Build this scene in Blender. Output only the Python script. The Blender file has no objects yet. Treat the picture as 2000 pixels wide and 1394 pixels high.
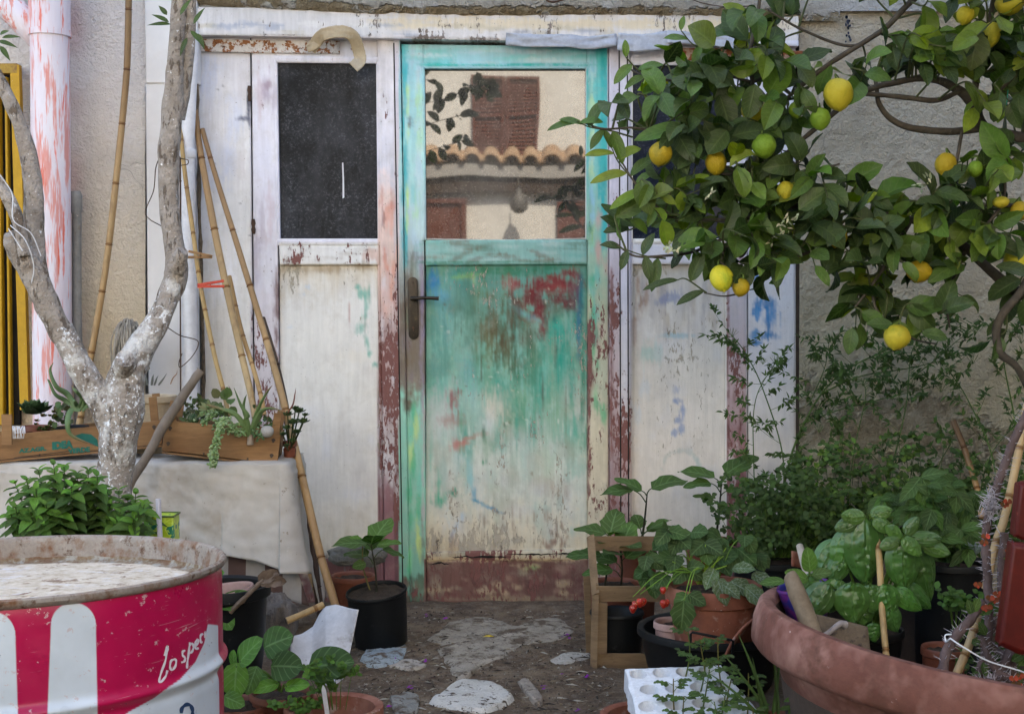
import bpy, math, random
import numpy as np
from mathutils import Vector, Matrix, noise as MN

random.seed(7); RS = np.random.RandomState(11)
S = bpy.context.scene
COL = S.collection
V = Vector
R = math.radians
# ------------------------------------------------------------------ camera geometry
CH, CY, F = 1.03, -1.63, 2700.0
PITCH = math.atan(97/2700)
CAM = V((0, CY, CH))
FW = V((0, math.cos(PITCH), -math.sin(PITCH))); UP = V((0, math.sin(PITCH), math.cos(PITCH)))
def ray(x, y):
    return V(((x-1000)/F, 0, 0)) + UP*(-(y-697)/F) + FW
def P(x, y, Y):
    d = ray(x, y); return CAM + d*((Y-CY)/d.y)
def G(x, y, z=0.0):
    d = ray(x, y); return CAM + d*((z-CH)/d.z)
def m(px, Y):
    return px*(Y-CY)/F
def w2p(a):
    a = np.asarray(a, float); r = a-np.array([0, CY, CH])
    dz = r@np.array(FW); return 1000+F*r[..., 0]/dz, 697-F*(r@np.array(UP))/dz
def lin(c):
    c = c/255.0; return c/12.92 if c <= .04045 else ((c+.055)/1.055)**2.4
def K(r, g, b, s=1.0):
    return tuple(min(.9, lin(q)*s) for q in (r, g, b))
# ------------------------------------------------------------------ objects
ORG = {}
def thing(name, label, cat, loc, group=None):
    o = bpy.data.objects.new(name, None); COL.objects.link(o)
    o.empty_display_size = .05
    o.location = loc; o['label'] = label; o['category'] = cat
    if group: o['group'] = group
    ORG[o.name] = V(loc); return o
def tag(o, label, cat, group=None):
    o['label'] = label; o['category'] = cat
    if group: o['group'] = group
    return o
def kind(o, k):
    o['kind'] = k; return o
class MB:
    def __init__(s): s.v = []; s.f = []; s.c = []; s.l = []; s.n = 0
    def add(s, vs, fs, col=(1, 1, 1), lp=None):
        vs = np.array([tuple(p) for p in vs], float) if not isinstance(vs, np.ndarray) else vs
        k = len(vs)
        s.v.append(vs)
        s.f.append((s.n, fs))
        c = np.asarray(col, float)
        if c.ndim == 1: c = np.tile(c, (k, 1))
        if c.shape[1] == 3: c = np.hstack([c, np.ones((k, 1))])
        s.c.append(c)
        s.l.append(np.zeros((k, 3)) if lp is None else np.asarray(lp, float))
        s.n += k
    def build(s, name, mat, parent=None, loc=None, smooth=True, ang=40, bevel=0, label=None):
        v = np.vstack(s.v)
        if parent is not None:
            q = parent
            while q.parent: q = q.parent
            org = ORG[q.name]
        else:
            if loc is None: loc = V(((v[:, 0].min()+v[:, 0].max())/2, (v[:, 1].min()+v[:, 1].max())/2, v[:, 2].min()))
            org = V(loc)
        me = bpy.data.meshes.new(name)
        loops = []; tot = []
        for base, fs in s.f:
            if isinstance(fs, np.ndarray):
                loops.append((fs+base).ravel()); tot.append(np.full(len(fs), fs.shape[1]))
            else:
                for f in fs: loops.append(np.array(f)+base); tot.append(np.array([len(f)]))
        loops = np.concatenate(loops).astype(np.int32); tot = np.concatenate(tot).astype(np.int32)
        me.vertices.add(len(v)); me.vertices.foreach_set('co', (v-np.array(org)).ravel().astype(np.float32))
        me.loops.add(len(loops)); me.loops.foreach_set('vertex_index', loops)
        me.polygons.add(len(tot))
        st = np.concatenate([[0], np.cumsum(tot)[:-1]]).astype(np.int32)
        me.polygons.foreach_set('loop_start', st)
        a = me.attributes.new('Col', 'FLOAT_COLOR', 'POINT'); a.data.foreach_set('color', np.vstack(s.c).ravel().astype(np.float32))
        a = me.attributes.new('lp', 'FLOAT_VECTOR', 'POINT'); a.data.foreach_set('vector', np.vstack(s.l).ravel().astype(np.float32))
        me.update(calc_edges=True); me.validate()
        if smooth:
            me.polygons.foreach_set('use_smooth', np.ones(len(me.polygons), bool))
            me.set_sharp_from_angle(angle=R(ang))
        else: me.polygons.foreach_set('use_smooth', np.zeros(len(me.polygons), bool))
        o = bpy.data.objects.new(name, me); COL.objects.link(o)
        me.materials.append(mat)
        if parent is not None: o.parent = parent
        else: o.location = org; ORG[o.name] = org
        if bevel:
            b = o.modifiers.new('bevel', 'BEVEL'); b.width = bevel; b.segments = 2; b.limit_method = 'ANGLE'; b.angle_limit = R(40)
        if label: o['label'] = label
        return o
def catmull(pts, k):
    pts = [V(p) for p in pts]
    if len(pts) < 3 or k < 2: return pts
    out = []
    for i in range(len(pts)-1):
        a = pts[i-1] if i else pts[0]*2-pts[1]
        b, c = pts[i], pts[i+1]; d = pts[i+2] if i+2 < len(pts) else c*2-b
        for j in range(k):
            t = j/k
            out.append(.5*((2*b)+(c-a)*t+(2*a-5*b+4*c-d)*t*t+(3*b-a-3*c+d)*t**3))
    out.append(pts[-1]); return out
def interp(r, n):
    if isinstance(r, (int, float)): return [r]*n
    return list(np.interp(np.linspace(0, 1, n), np.linspace(0, 1, len(r)), r))
def tube(mb, pts, rad, n=8, col=(1, 1, 1), sm=1, bump=0, bs=20, cap=True, cols=None, flat=1.0):
    if sm > 1: pts = catmull(pts, sm)
    pts = [V(p) for p in pts]; N = len(pts); rr = interp(rad, N)
    t0 = (pts[1]-pts[0]).normalized(); nrm = t0.orthogonal().normalized()
    vs = []; lp = []; L = 0
    for i, p in enumerate(pts):
        t = (pts[min(i+1, N-1)]-pts[max(i-1, 0)])
        t = t.normalized() if t.length > 1e-9 else t0
        nrm = (nrm-t*nrm.dot(t)); nrm = nrm.normalized() if nrm.length > 1e-6 else t.orthogonal().normalized()
        b = t.cross(nrm)
        if i: L += (p-pts[i-1]).length
        for j in range(n):
            a = 2*math.pi*j/n; d = nrm*math.cos(a)+b*math.sin(a)*flat
            q = rr[i]
            if bump: q *= 1+bump*MN.noise((p+d*rr[i])*bs)+bump*.5*MN.noise((p+d*rr[i])*bs*2.7)
            vs.append(p+d*q); lp.append((L, j/n, 0))
    fs = [(i*n+j, i*n+(j+1) % n, (i+1)*n+(j+1) % n, (i+1)*n+j) for i in range(N-1) for j in range(n)]
    if cap: fs += [tuple(range(n-1, -1, -1)), tuple((N-1)*n+j for j in range(n))]
    c = col if cols is None else np.repeat(np.array(interpcols(cols, N)), n, axis=0)
    mb.add(vs, fs, c, lp)
def interpcols(cols, n):
    c = np.array(cols, float); x = np.linspace(0, 1, n); k = np.linspace(0, 1, len(c))
    return np.stack([np.interp(x, k, c[:, i]) for i in range(3)], 1)
def lathe(mb, prof, c, n=56, M=None, col=(1, 1, 1), bump=0, bs=15, cols=None, smp=0, ell=(1, 1)):
    c = V(c); vs = []; lp = []
    if smp:
        q = catmull([V((r, z, 0)) for r, z in prof], smp); prof = [(max(0, a.x), a.y) for a in q]
    for r, z in prof:
        for j in range(n):
            a = 2*math.pi*j/n; p = V((r*math.cos(a)*ell[0], r*math.sin(a)*ell[1], z))
            if bump: p = V((p.x, p.y, p.z))+V((math.cos(a), math.sin(a), .6))*bump*MN.noise(p*bs+c)
            if M: p = M @ p
            vs.append(c+p); lp.append((j/n, z, r))
    N = len(prof)
    fs = [(i*n+j, i*n+(j+1) % n, (i+1)*n+(j+1) % n, (i+1)*n+j) for i in range(N-1) for j in range(n)]
    mb.add(vs, fs, col if cols is None else np.repeat(np.array(cols), n, axis=0), lp)
def box(mb, c, s, M=None, col=(1, 1, 1)):
    c = V(c); h = V(s)*.5
    vs = [V((x*h.x, y*h.y, z*h.z)) for x in (-1, 1) for y in (-1, 1) for z in (-1, 1)]
    if M: vs = [M @ v for v in vs]
    mb.add([c+v for v in vs], [(0, 1, 3, 2), (4, 6, 7, 5), (0, 4, 5, 1), (2, 3, 7, 6), (0, 2, 6, 4), (1, 5, 7, 3)], col)
def beam(mb, a, b, w, t, up=V((0, 0, 1)), col=(1, 1, 1), k=1, warp=0):
    """board from a to b; w along up-ish, t the thickness"""
    a = V(a); b = V(b); d = (b-a).normalized(); s = d.cross(up).normalized(); u = s.cross(d).normalized()
    vs = []
    for i in range(k+1):
        p = a.lerp(b, i/k)+u*warp*math.sin(3.1*i/k)+s*warp*.5*MN.noise(a*9+V((i*.7, 0, 0)))
        for x, y in ((-1, -1), (1, -1), (1, 1), (-1, 1)): vs.append(p+s*x*t/2+u*y*w/2*(1+.04*MN.noise(p*30+V((y, 0, 0)))))
    fs = [(i*4+j, i*4+(j+1) % 4, i*4+4+(j+1) % 4, i*4+4+j) for i in range(k) for j in range(4)]
    fs += [(3, 2, 1, 0), (4*k, 4*k+1, 4*k+2, 4*k+3)]
    mb.add(vs, fs, col)
def gridfaces(nu, nv):
    i, j = np.meshgrid(np.arange(nu-1), np.arange(nv-1), indexing='ij')
    a = (i*nv+j).ravel(); return np.stack([a, a+nv, a+nv+1, a+1], 1)
# ------------------------------------------------------------------ materials
class NT:
    def __init__(s, name):
        s.m = bpy.data.materials.new(name); s.m.use_nodes = True
        s.t = s.m.node_tree; s.t.nodes.clear()
        s.out = s.t.nodes.new('ShaderNodeOutputMaterial')
        s.b = s.t.nodes.new('ShaderNodeBsdfPrincipled'); s.t.links.new(s.b.outputs[0], s.out.inputs[0])
        s.pos = s.t.nodes.new('ShaderNodeNewGeometry').outputs['Position']
    def n(s, typ, ins=None, out=0, **kw):
        q = s.t.nodes.new('ShaderNode'+typ)
        for k, v in kw.items(): setattr(q, k, v)
        for k, v in (ins or {}).items():
            if hasattr(v, 'is_output'): s.t.links.new(v, q.inputs[k])
            else: q.inputs[k].default_value = v
        return q.outputs[out]
    def set(s, k, v):
        if hasattr(v, 'is_output'): s.t.links.new(v, s.b.inputs[k])
        else: s.b.inputs[k].default_value = v
    def vec(s, sc, off=(0, 0, 0), src=None):
        return s.n('Mapping', {0: src or s.pos, 1: off, 3: sc if isinstance(sc, tuple) else (sc,)*3})
    def noise(s, sc, det=4, rough=.6, off=(0, 0, 0), src=None, dist=0):
        return s.n('TexNoise', {'Vector': s.vec(sc, off, src), 'Scale': 1.0, 'Detail': min(det, 4.5), 'Roughness': rough, 'Distortion': dist})
    def ramp(s, f, stops, interp='LINEAR'):
        q = s.t.nodes.new('ShaderNodeValToRGB'); s.t.links.new(f, q.inputs[0]); cr = q.color_ramp; cr.interpolation = interp
        while len(cr.elements) < len(stops): cr.elements.new(.5)
        for e, (p, c) in zip(cr.elements, stops):
            e.position = p; e.color = (*c, 1) if not isinstance(c, (int, float)) else (c, c, c, 1)
        return q.outputs[0]
    def mix(s, f, a, b, mode='MIX'):
        q = s.t.nodes.new('ShaderNodeMix'); q.data_type = 'RGBA'; q.blend_type = mode
        for i, v in ((0, f), (6, a), (7, b)):
            if hasattr(v, 'is_output'): s.t.links.new(v, q.inputs[i])
            else: q.inputs[i].default_value = v if i == 0 else (*v, 1) if len(v) == 3 else v
        return q.outputs[2]
    def math(s, op, a, b=None, c=None, clamp=False):
        ins = {0: a}
        if b is not None: ins[1] = b
        if c is not None: ins[2] = c
        return s.n('Math', ins, operation=op, use_clamp=clamp)
    def attr(s, name, out='Color'):
        q = s.t.nodes.new('ShaderNodeAttribute'); q.attribute_name = name; return q.outputs[out]
    def bump(s, h, st=.5, d=.002, nrm=None):
        ins = {'Strength': st, 'Distance': d, 'Height': h}
        if nrm is not None: ins['Normal'] = nrm
        return s.n('Bump', ins)
def gen(name, c1, c2, sc=6, rough=.8, bump=(60, .4, .002), spots=(), spec=.3, usecol=False, metal=0, var=.25, stretch=(1, 1, 1), coat=0):
    """two-tone noise colour, optional patches: (scale, threshold, colour, softness, stretch)"""
    t = NT(name)
    vs = tuple(sc*q for q in stretch)
    c = t.ramp(t.noise(vs, 8, .65), [(.3, c1), (.7, c2)])
    if usecol: c = t.mix(1, c, t.attr('Col'), 'MULTIPLY')
    fine = t.ramp(t.noise(tuple(sc*9*q for q in stretch), 5, .7), [(.25, 1-var), (.75, 1.0)])
    c = t.mix(1, c, fine, 'MULTIPLY')
    h = t.noise(tuple(bump[0]*q for q in stretch), 3, .65)
    i = 0
    for sp in spots:
        i += 1
        ss = tuple(sp[0]*q for q in (sp[4] if len(sp) > 4 else (1, 1, 1)))
        f = t.noise(ss, 8, .7, off=(i*3.1, i*7.7, i))
        mk = t.ramp(f, [(sp[1], 0.), (min(1, sp[1]+sp[3]), 1.)])
        c = t.mix(mk, c, sp[2])
        h = h if i > 1 else t.math('ADD', h, t.math('MULTIPLY', mk, .25))
    t.set('Base Color', c); t.set('Roughness', rough); t.set('Specular IOR Level', spec); t.set('Metallic', metal)
    if coat: t.set('Coat Weight', coat); t.set('Coat Roughness', .25)
    t.set('Normal', t.bump(h, bump[1], bump[2]))
    return t.m
def leafmat(name, gloss=.42, vein=(.35, .5, .2), vs=.45, trans=.28, nv=7., bumpd=.002, dirt=0.0, spec=.12):
    t = NT(name)
    c = t.attr('Col'); lp = t.attr('lp', 'Vector')
    sp = t.n('SeparateXYZ', {0: lp}); x = sp; y = sp.node.outputs[1]
    ay = t.math('ABSOLUTE', y)
    mid = t.ramp(ay, [(0.02, 1.), (.10, 0.)])
    ph = t.math('SUBTRACT', t.math('MULTIPLY', x, nv), t.math('MULTIPLY', ay, 1.6))
    tri = t.math('PINGPONG', ph, .5)
    side = t.ramp(tri, [(0.0, .75), (.12, 0.)])
    vm = t.math('MAXIMUM', mid, side)
    nz = t.noise(55, 4, .6)
    c = t.mix(1, c, t.ramp(nz, [(.25, .6), (.7, 1.25)]), 'MULTIPLY')
    c = t.mix(t.math('MULTIPLY', vm, vs), c, t.mix(.5, c, vein))
    if dirt:
        c = t.mix(t.math('MULTIPLY', t.ramp(t.noise(160, 4, .7, off=(4, 1, 9)), [(.52, 0.), (.7, 1.)]), dirt), c, (.35, .36, .30))
    bf = t.pos.node.outputs['Backfacing']
    c = t.mix(t.math('MULTIPLY', bf, .35), c, t.mix(.6, c, (.20, .28, .12)))
    t.set('Base Color', c); t.set('Roughness', t.math('ADD', t.math('MULTIPLY', nz, .25), gloss-.12)); t.set('Specular IOR Level', spec)
    h = t.math('SUBTRACT', t.math('MULTIPLY', t.noise(90, 3), .35), t.math('MULTIPLY', vm, .6))
    nb = t.bump(h, .6, bumpd); t.set('Normal', nb)
    tr = t.n('BsdfTranslucent', {'Color': t.mix(1, c, (1.3, 1.5, .6), 'MULTIPLY')})
    mx = t.n('MixShader', {0: trans, 1: t.b.outputs[0], 2: tr})
    t.t.links.new(mx, t.out.inputs[0])
    return t.m
# ------------------------------------------------------------------ paint canvas for the timber front (local paint colour, flaking amount in alpha)
X0, Y0, CW, CHT = 370, 0, 1230, 1210
def up(h, w, sy, sx, seed):
    r = np.random.RandomState(seed); gh, gw = int(h/sy)+3, int(w/sx)+3
    g = r.rand(gh, gw).astype(np.float32)
    y = np.arange(h)/sy; x = np.arange(w)/sx
    yi = y.astype(int); xi = x.astype(int); fy = (y-yi)[:, None]; fx = (x-xi)[None]
    fy = fy*fy*(3-2*fy); fx = fx*fx*(3-2*fx)
    a = g[yi][:, xi]; b = g[yi][:, xi+1]; c = g[yi+1][:, xi]; d = g[yi+1][:, xi+1]
    return (a*(1-fx)+b*fx)*(1-fy)+(c*(1-fx)+d*fx)*fy
def fbm(h, w, sy, sx, seed, o=4):
    s = 0; a = 1; t = 0
    for k in range(o):
        s = s+a*up(h, w, max(1, sy/2**k), max(1, sx/2**k), seed*13+k); t += a; a *= .6
    return s/t
cv = np.zeros((CHT, CW, 4), np.float32)
YY, XX = np.mgrid[0:CHT, 0:CW].astype(np.float32); XX += X0; YY += Y0
NV = fbm(CHT, CW, 60, 5, 1, 4)        # vertical brush streaks
NF = fbm(CHT, CW, 24, 18, 2, 5)       # blotches
NS = fbm(CHT, CW, 7, 4, 3, 3)         # specks
NQ = fbm(CHT, CW, 22, 2.2, 9, 3)       # fine bristle streaks
NB = fbm(CHT, CW, 150, 110, 4, 4)     # wide
NH = fbm(CHT, CW, 5, 60, 5, 4)        # horizontal streaks
def win(x0, y0, x1, y1):
    a, b, c, d = max(0, int(y0-Y0)), min(CHT, int(y1-Y0)+1), max(0, int(x0-X0)), min(CW, int(x1-X0)+1)
    return (slice(a, b), slice(c, d))
def fill(x0, y0, x1, y1, col, fl=.1, var=.05):
    w = win(x0, y0, x1, y1); c = np.array(K(*col))
    cv[w][..., :3] = c*(1+var*(NV[w]-.5)*2+var*(NB[w]-.5)*2)[..., None]; cv[w][..., 3] = fl
def grad(x0, y0, x1, y1, stops, fl=None, var=.06):
    """vertical gradient of paint colours: [(y, colour, flake)]"""
    w = win(x0, y0, x1, y1); ys = YY[w]+(NV[w]-.5)*60+(NF[w]-.5)*90+(NB[w]-.5)*70
    k = [s[0] for s in stops]
    for i in range(3): cv[w][..., i] = np.interp(ys, k, [K(*s[1])[i] for s in stops])*(1+var*(NV[w]-.5)*2+var*(NF[w]-.5)*2)
    cv[w][..., 3] = np.interp(ys, k, [s[2] for s in stops])
def st(x, y, rx, ry, col, al=.8, ang=0, hard=.7, n=None, fl=None, lim=None):
    """a brushed blotch of paint"""
    r = max(rx, ry)*1.5
    x0, y0, x1, y1 = x-r, y-r, x+r, y+r
    if lim: x0, y0, x1, y1 = max(x0, lim[0]), max(y0, lim[1]), min(x1, lim[2]), min(y1, lim[3])
    w = win(x0, y0, x1, y1)
    if cv[w].size == 0: return
    a = R(ang); dx = XX[w]-x; dy = YY[w]-y
    u = (dx*math.cos(a)+dy*math.sin(a))/rx; v = (-dx*math.sin(a)+dy*math.cos(a))/ry
    q = NV if n is None else n
    d = np.sqrt(u*u+v*v)+(q[w]-.5)*1.3+(NF[w]-.5)*1.0+(NS[w]-.5)*.5+(NQ[w]-.5)*1.1
    k = np.clip((1.0-d)/hard, 0, 1)*al*(.72+.5*NS[w])
    k = np.clip(k, 0, 1)[..., None]
    cv[w][..., :3] = cv[w][..., :3]*(1-k)+np.array(K(*col), np.float32)*k
    if fl is not None: cv[w][..., 3:4] = cv[w][..., 3:4]*(1-k)+fl*k
WHT = (224, 220, 214); CRM = (216, 208, 192); LIL = (214, 209, 212); RED = (112, 68, 64)
fill(370, 0, 1600, 1210, WHT)
# lintel
fill(370, 0, 1600, 100, (208, 204, 204), .34, .12)
for x in range(760, 1560, 45): st(x, 42+x*.006, 60, 14, (214, 200, 176), .85, n=NH)
for i in range(26): st(400+i*44, 52+i*.6+random.uniform(-8, 12), 30, 7, random.choice([(150, 158, 178), (190, 180, 160), (135, 140, 155), (225, 222, 220)]), .7, n=NH, fl=.42)
for i in range(8): st(560+i*130, 70+i*2, 60, 4, (120, 100, 84), .6, n=NH, fl=.6)
# far left plank, with bluish top and creamier foot
grad(370, 70, 492, 1210, [(70, (214, 212, 218), .12), (400, (222, 220, 220), .08), (560, (220, 217, 214), .1), (900, (214, 208, 198), .15), (1120, (196, 186, 170), .4), (1210, (150, 120, 110), .7)])
for i in range(16): st(random.uniform(395, 480), random.uniform(110, 560), 22, 60, random.choice([(206, 212, 232), (232, 232, 238), (210, 204, 206)]), .6)
st(487, 205, 6, 40, (58, 62, 84), .95, hard=.6); st(478, 232, 14, 5, (84, 88, 112), .8, n=NH); st(488, 240, 5, 18, (70, 74, 98), .9)
for p in ((436, 168), (425, 175), (487, 460), (470, 398), (420, 320), (455, 560)): st(p[0], p[1], 4, 3, (90, 88, 100), .8)
# left window frame
grad(490, 70, 790, 1210, [(70, LIL, .3), (300, (218, 216, 228), .22), (520, (212, 208, 216), .3), (620, (206, 198, 204), .38), (1210, (200, 190, 180), .45)])
for i in range(10): st(random.uniform(495, 540), random.uniform(110, 700), 10, 60, random.choice([(172, 158, 172), (228, 226, 232), (196, 172, 178)]), .55)
for y in (560, 610, 660, 700, 735): st(540, y, 7, 34, RED, .8, fl=.3)
st(520, 175, 12, 40, (168, 150, 168), .7); st(524, 165, 8, 12, (140, 110, 120), .5)
fill(545, 476, 742, 520, (218, 216, 214), .35, .05)
for i in range(7): st(570+i*26, 498+random.uniform(-10, 10), 26, 5, (182, 174, 166), .5, n=NH, fl=.45)
st(725, 495, 18, 14, (206, 158, 140), .6)
# panel below the left window
grad(545, 517, 745, 1110, [(517, (206, 196, 180), .36), (600, (222, 220, 216), .25), (800, (220, 216, 210), .22), (980, (218, 213, 205), .28), (1060, (206, 198, 184), .2), (1110, (176, 164, 146), .5)], var=.03)
for i in range(24): st(random.uniform(560, 735), random.uniform(540, 1060), random.uniform(10, 40), random.uniform(10, 50), random.choice([(230, 226, 220), (206, 200, 196), (226, 218, 204), (214, 214, 220)]), .4, n=NB)
for i in range(12): st(560+i*15, random.uniform(517, 530), 14, 9, (150, 126, 100), .4)
LP = (548, 517, 742, 1100)
for a in ((708, 575, 14, 14, 0), (712, 610, 9, 40, 4), (705, 640, 10, 16, 0), (716, 665, 5, 30, -6), (722, 690, 6, 8, 0), (733, 711, 8, 7, 0), (700, 560, 6, 6, 0)): st(*a[:4], (92, 172, 156), .75, a[4], lim=LP)
st(714, 640, 4, 40, (120, 116, 112), .4); st(682, 615, 2, 26, (170, 110, 100), .6); st(722, 580, 4, 30, (110, 168, 156), .6)
for p in ((592, 575), (600, 560), (565, 640)): st(p[0], p[1], 9, 6, (196, 208, 222), .7, n=NF)
# rotten foot of the left panel
fill(545, 1085, 745, 1130, (112, 106, 100), .55, .3); fill(545, 1118, 745, 1210, (120, 76, 72), .5, .25)
for i in range(34): st(random.uniform(550, 745), random.uniform(1118, 1185), 9, 6, random.choice([(206, 186, 150), (92, 52, 56), (170, 150, 130)]), .8, n=NF)
st(690, 1112, 50, 10, (140, 70, 76), .7, n=NH)
# post between left window and door
grad(738, 75, 772, 1210, [(75, LIL, .24), (330, (212, 208, 216), .24), (400, (222, 196, 188), .3), (560, (206, 176, 164), .38), (620, (186, 158, 152), .42), (760, (178, 150, 148), .46), (900, (196, 190, 190), .46), (960, (150, 100, 104), .3), (1210, (128, 70, 76), .22)], var=.16)
grad(770, 75, 803, 1210, [(75, (206, 202, 214), .26), (420, (200, 190, 192), .34), (600, (178, 154, 152), .48), (860, (160, 138, 136), .55), (1000, (120, 78, 82), .4), (1210, (104, 58, 62), .3)], var=.14)
for i in range(16): st(random.uniform(745, 780), random.uniform(390, 640), 7, 30, random.choice([(226, 142, 112), (232, 170, 150), (214, 120, 96)]), .75)
for i in range(18): st(random.uniform(740, 775), random.uniform(560, 960), 7, 36, random.choice([(150, 100, 96), (210, 202, 204), (214, 206, 206)]), .7)
st(752, 590, 10, 40, (214, 138, 106), .5); st(747, 430, 6, 40, (120, 56, 62), .7)
# door leaf: stiles
grad(780, 80, 832, 1210, [(80, (150, 204, 212), .05), (240, (156, 202, 204), .06), (330, (172, 214, 210), .08), (420, (176, 200, 202), .1), (540, (150, 156, 150), .2), (600, (110, 96, 86), .3), (760, (126, 116, 104), .3), (800, (140, 196, 176), .12), (1000, (138, 190, 168), .2), (1120, (120, 172, 150), .3), (1160, (92, 96, 82), .5), (1210, (80, 70, 60), .5)], var=.12)
LS = (784, 85, 832, 1178)
for y in range(100, 520, 28):
    st(790+random.uniform(-2, 3), y, 7, 34, (56, 176, 184), .7, lim=LS); st(815+random.uniform(-8, 8), y+8, 9, 34, random.choice([(176, 200, 214), (196, 216, 216), (126, 196, 196), (172, 214, 160)]), .6, lim=LS)
for y in (180, 215, 260, 380, 400, 430): st(796, y, 4, 24, (206, 226, 116), .6, lim=LS)
for y in (240, 232, 246): st(800, y, 8, 5, (96, 92, 100), .6, lim=LS)
for y in range(500, 790, 24): st(random.uniform(795, 812), y, 11, 26, random.choice([(92, 78, 66), (120, 104, 84), (134, 120, 124), (112, 124, 108)]), .65, lim=LS); st(824, y, 5, 30, (142, 130, 150), .7, lim=LS)
for y in range(810, 1150, 26): st(random.uniform(796, 820), y, 7, 34, random.choice([(64, 176, 130), (132, 208, 150), (176, 196, 206), (196, 214, 130), (110, 200, 176)]), .7, lim=LS)
for y in range(790, 1040, 30): st(827, y, 5, 32, (176, 164, 168), .75, lim=LS)
for y in (1030, 1060, 1090): st(827, y, 6, 20, (112, 130, 114), .8, lim=LS)
for i in range(14): st(random.uniform(788, 828), random.uniform(1120, 1175), 10, 14, random.choice([(92, 118, 96), (74, 62, 50), (120, 80, 70)]), .7, lim=LS)
grad(1145, 80, 1192, 1210, [(80, (66, 176, 176), .15), (300, (112, 190, 184), .2), (420, (140, 184, 170), .3), (540, (150, 184, 160), .34), (620, (176, 176, 150), .40), (760, (176, 178, 156), .42), (840, (200, 190, 166), .4), (1100, (196, 184, 164), .42), (1210, (120, 76, 70), .5)], var=.16)
RSX = (1146, 85, 1190, 1178)
for y in range(95, 470, 22):
    st(1178, y, 9, 30, random.choice([(20, 158, 160), (36, 170, 172), (60, 180, 176)]), .85, lim=RSX)
    st(1157, y+6, 8, 30, random.choice([(176, 214, 196), (202, 222, 150), (150, 196, 214), (140, 206, 196)]), .7, lim=RSX)
for y in range(430, 700, 18): st(random.uniform(1150, 1186), y, 8, 24, random.choice([(52, 168, 132), (150, 190, 130), (126, 62, 56), (196, 160, 150), (112, 180, 168), (36, 130, 110)]), .75, lim=RSX)
for y in range(690, 830, 20): st(random.uniform(1152, 1182), y, 8, 20, random.choice([(60, 170, 120), (120, 60, 54), (56, 156, 112), (150, 190, 150)]), .75, lim=RSX)
for y in range(640, 960, 26): st(1150, y, 4, 22, (120, 56, 54), .8, lim=RSX, fl=.5)
# door top rail and middle rail
fill(826, 85, 1152, 134, (150, 198, 208), .06, .1)
for i in range(22): st(random.uniform(830, 1150), random.uniform(92, 128), 44, 6, random.choice([(86, 190, 190), (176, 206, 222), (196, 214, 220), (120, 196, 196), (160, 196, 190)]), .65, n=NH)
for i in range(14): st(840+i*23, 127, 26, 3, (30, 170, 160), .8, n=NH)
fill(830, 468, 1146, 517, (132, 174, 164), .12, .12)
for i in range(30): st(random.uniform(834, 1144), random.uniform(474, 512), 34, 6, random.choice([(96, 168, 156), (176, 196, 190), (120, 104, 84), (150, 190, 186), (92, 122, 104)]), .55, n=NH)
for x, y, a in ((900, 500, -25), (935, 505, -20), (1010, 505, 15), (1060, 500, 25)): st(x, y, 40, 7, (106, 88, 66), .55, a, n=NH)
for x in range(835, 1145, 30): st(x, 512, 24, 3, (34, 120, 92), .6, n=NH)
# door lower panel
DP = (832, 515, 1146, 1100)
grad(832, 515, 1147, 1120, [(515, (96, 150, 138), .34), (640, (120, 160, 146), .34), (760, (130, 180, 164), .32), (850, (176, 194, 182), .32), (960, (196, 200, 190), .33), (1040, (204, 196, 176), .40), (1090, (192, 178, 152), .5), (1120, (170, 150, 124), .5)], var=.12)
def D(x, y, rx, ry, c, al=.7, ang=0, n=None, hard=.95): st(x, y, rx, ry, c, al, ang, hard, n, lim=DP)
for i in range(40): D(random.uniform(840, 960), random.uniform(520, 760), random.uniform(10, 26), random.uniform(40, 90), random.choice([(98, 160, 158), (120, 172, 170), (92, 146, 130), (140, 176, 160), (110, 150, 120)]), .55)
for i in range(40): D(random.uniform(940, 1140), random.uniform(560, 800), random.uniform(10, 26), random.uniform(40, 90), random.choice([(84, 140, 112), (110, 160, 130), (140, 170, 140), (60, 160, 140), (130, 150, 116)]), .5)
for i in range(34): D(random.uniform(900, 1140), random.uniform(760, 920), random.uniform(12, 34), random.uniform(30, 80), random.choice([(196, 202, 190), (170, 196, 184), (150, 190, 176), (210, 206, 196), (180, 190, 160)]), .55)
for i in range(20): D(random.uniform(840, 940), random.uniform(760, 960), random.uniform(8, 24), random.uniform(30, 70), random.choice([(190, 200, 190), (150, 186, 172), (206, 206, 196), (160, 196, 196)]), .55)
for i in range(22): D(random.uniform(900, 1130), random.uniform(740, 900), random.uniform(14, 34), random.uniform(30, 70), random.choice([(90, 160, 140), (120, 176, 156), (70, 150, 130), (130, 160, 130)]), .6)
for i in range(46): D(random.uniform(850, 1130), random.uniform(800, 1040), random.uniform(10, 40), random.uniform(14, 60), random.choice([(186, 196, 192), (196, 196, 196), (150, 186, 178), (206, 204, 200), (170, 190, 170), (180, 172, 160)]), .5, n=random.choice([NV, NF, NB]))
for i in range(16): D(random.uniform(960, 1130), random.uniform(620, 860), random.uniform(5, 14), random.uniform(30, 80), random.choice([(30, 150, 130), (44, 160, 140), (60, 140, 110)]), .6)
D(990, 532, 150, 16, (34, 120, 84), .75, n=NH); D(900, 545, 70, 18, (70, 150, 140), .6, n=NH)
D(848, 548, 22, 30, (56, 126, 176), .85); D(862, 575, 26, 16, (110, 170, 196), .6); D(872, 545, 4, 20, (206, 214, 210), .9); D(910, 540, 34, 7, (150, 190, 110), .8, -6, NH); D(925, 548, 5, 12, (190, 210, 150), .7)
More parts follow.
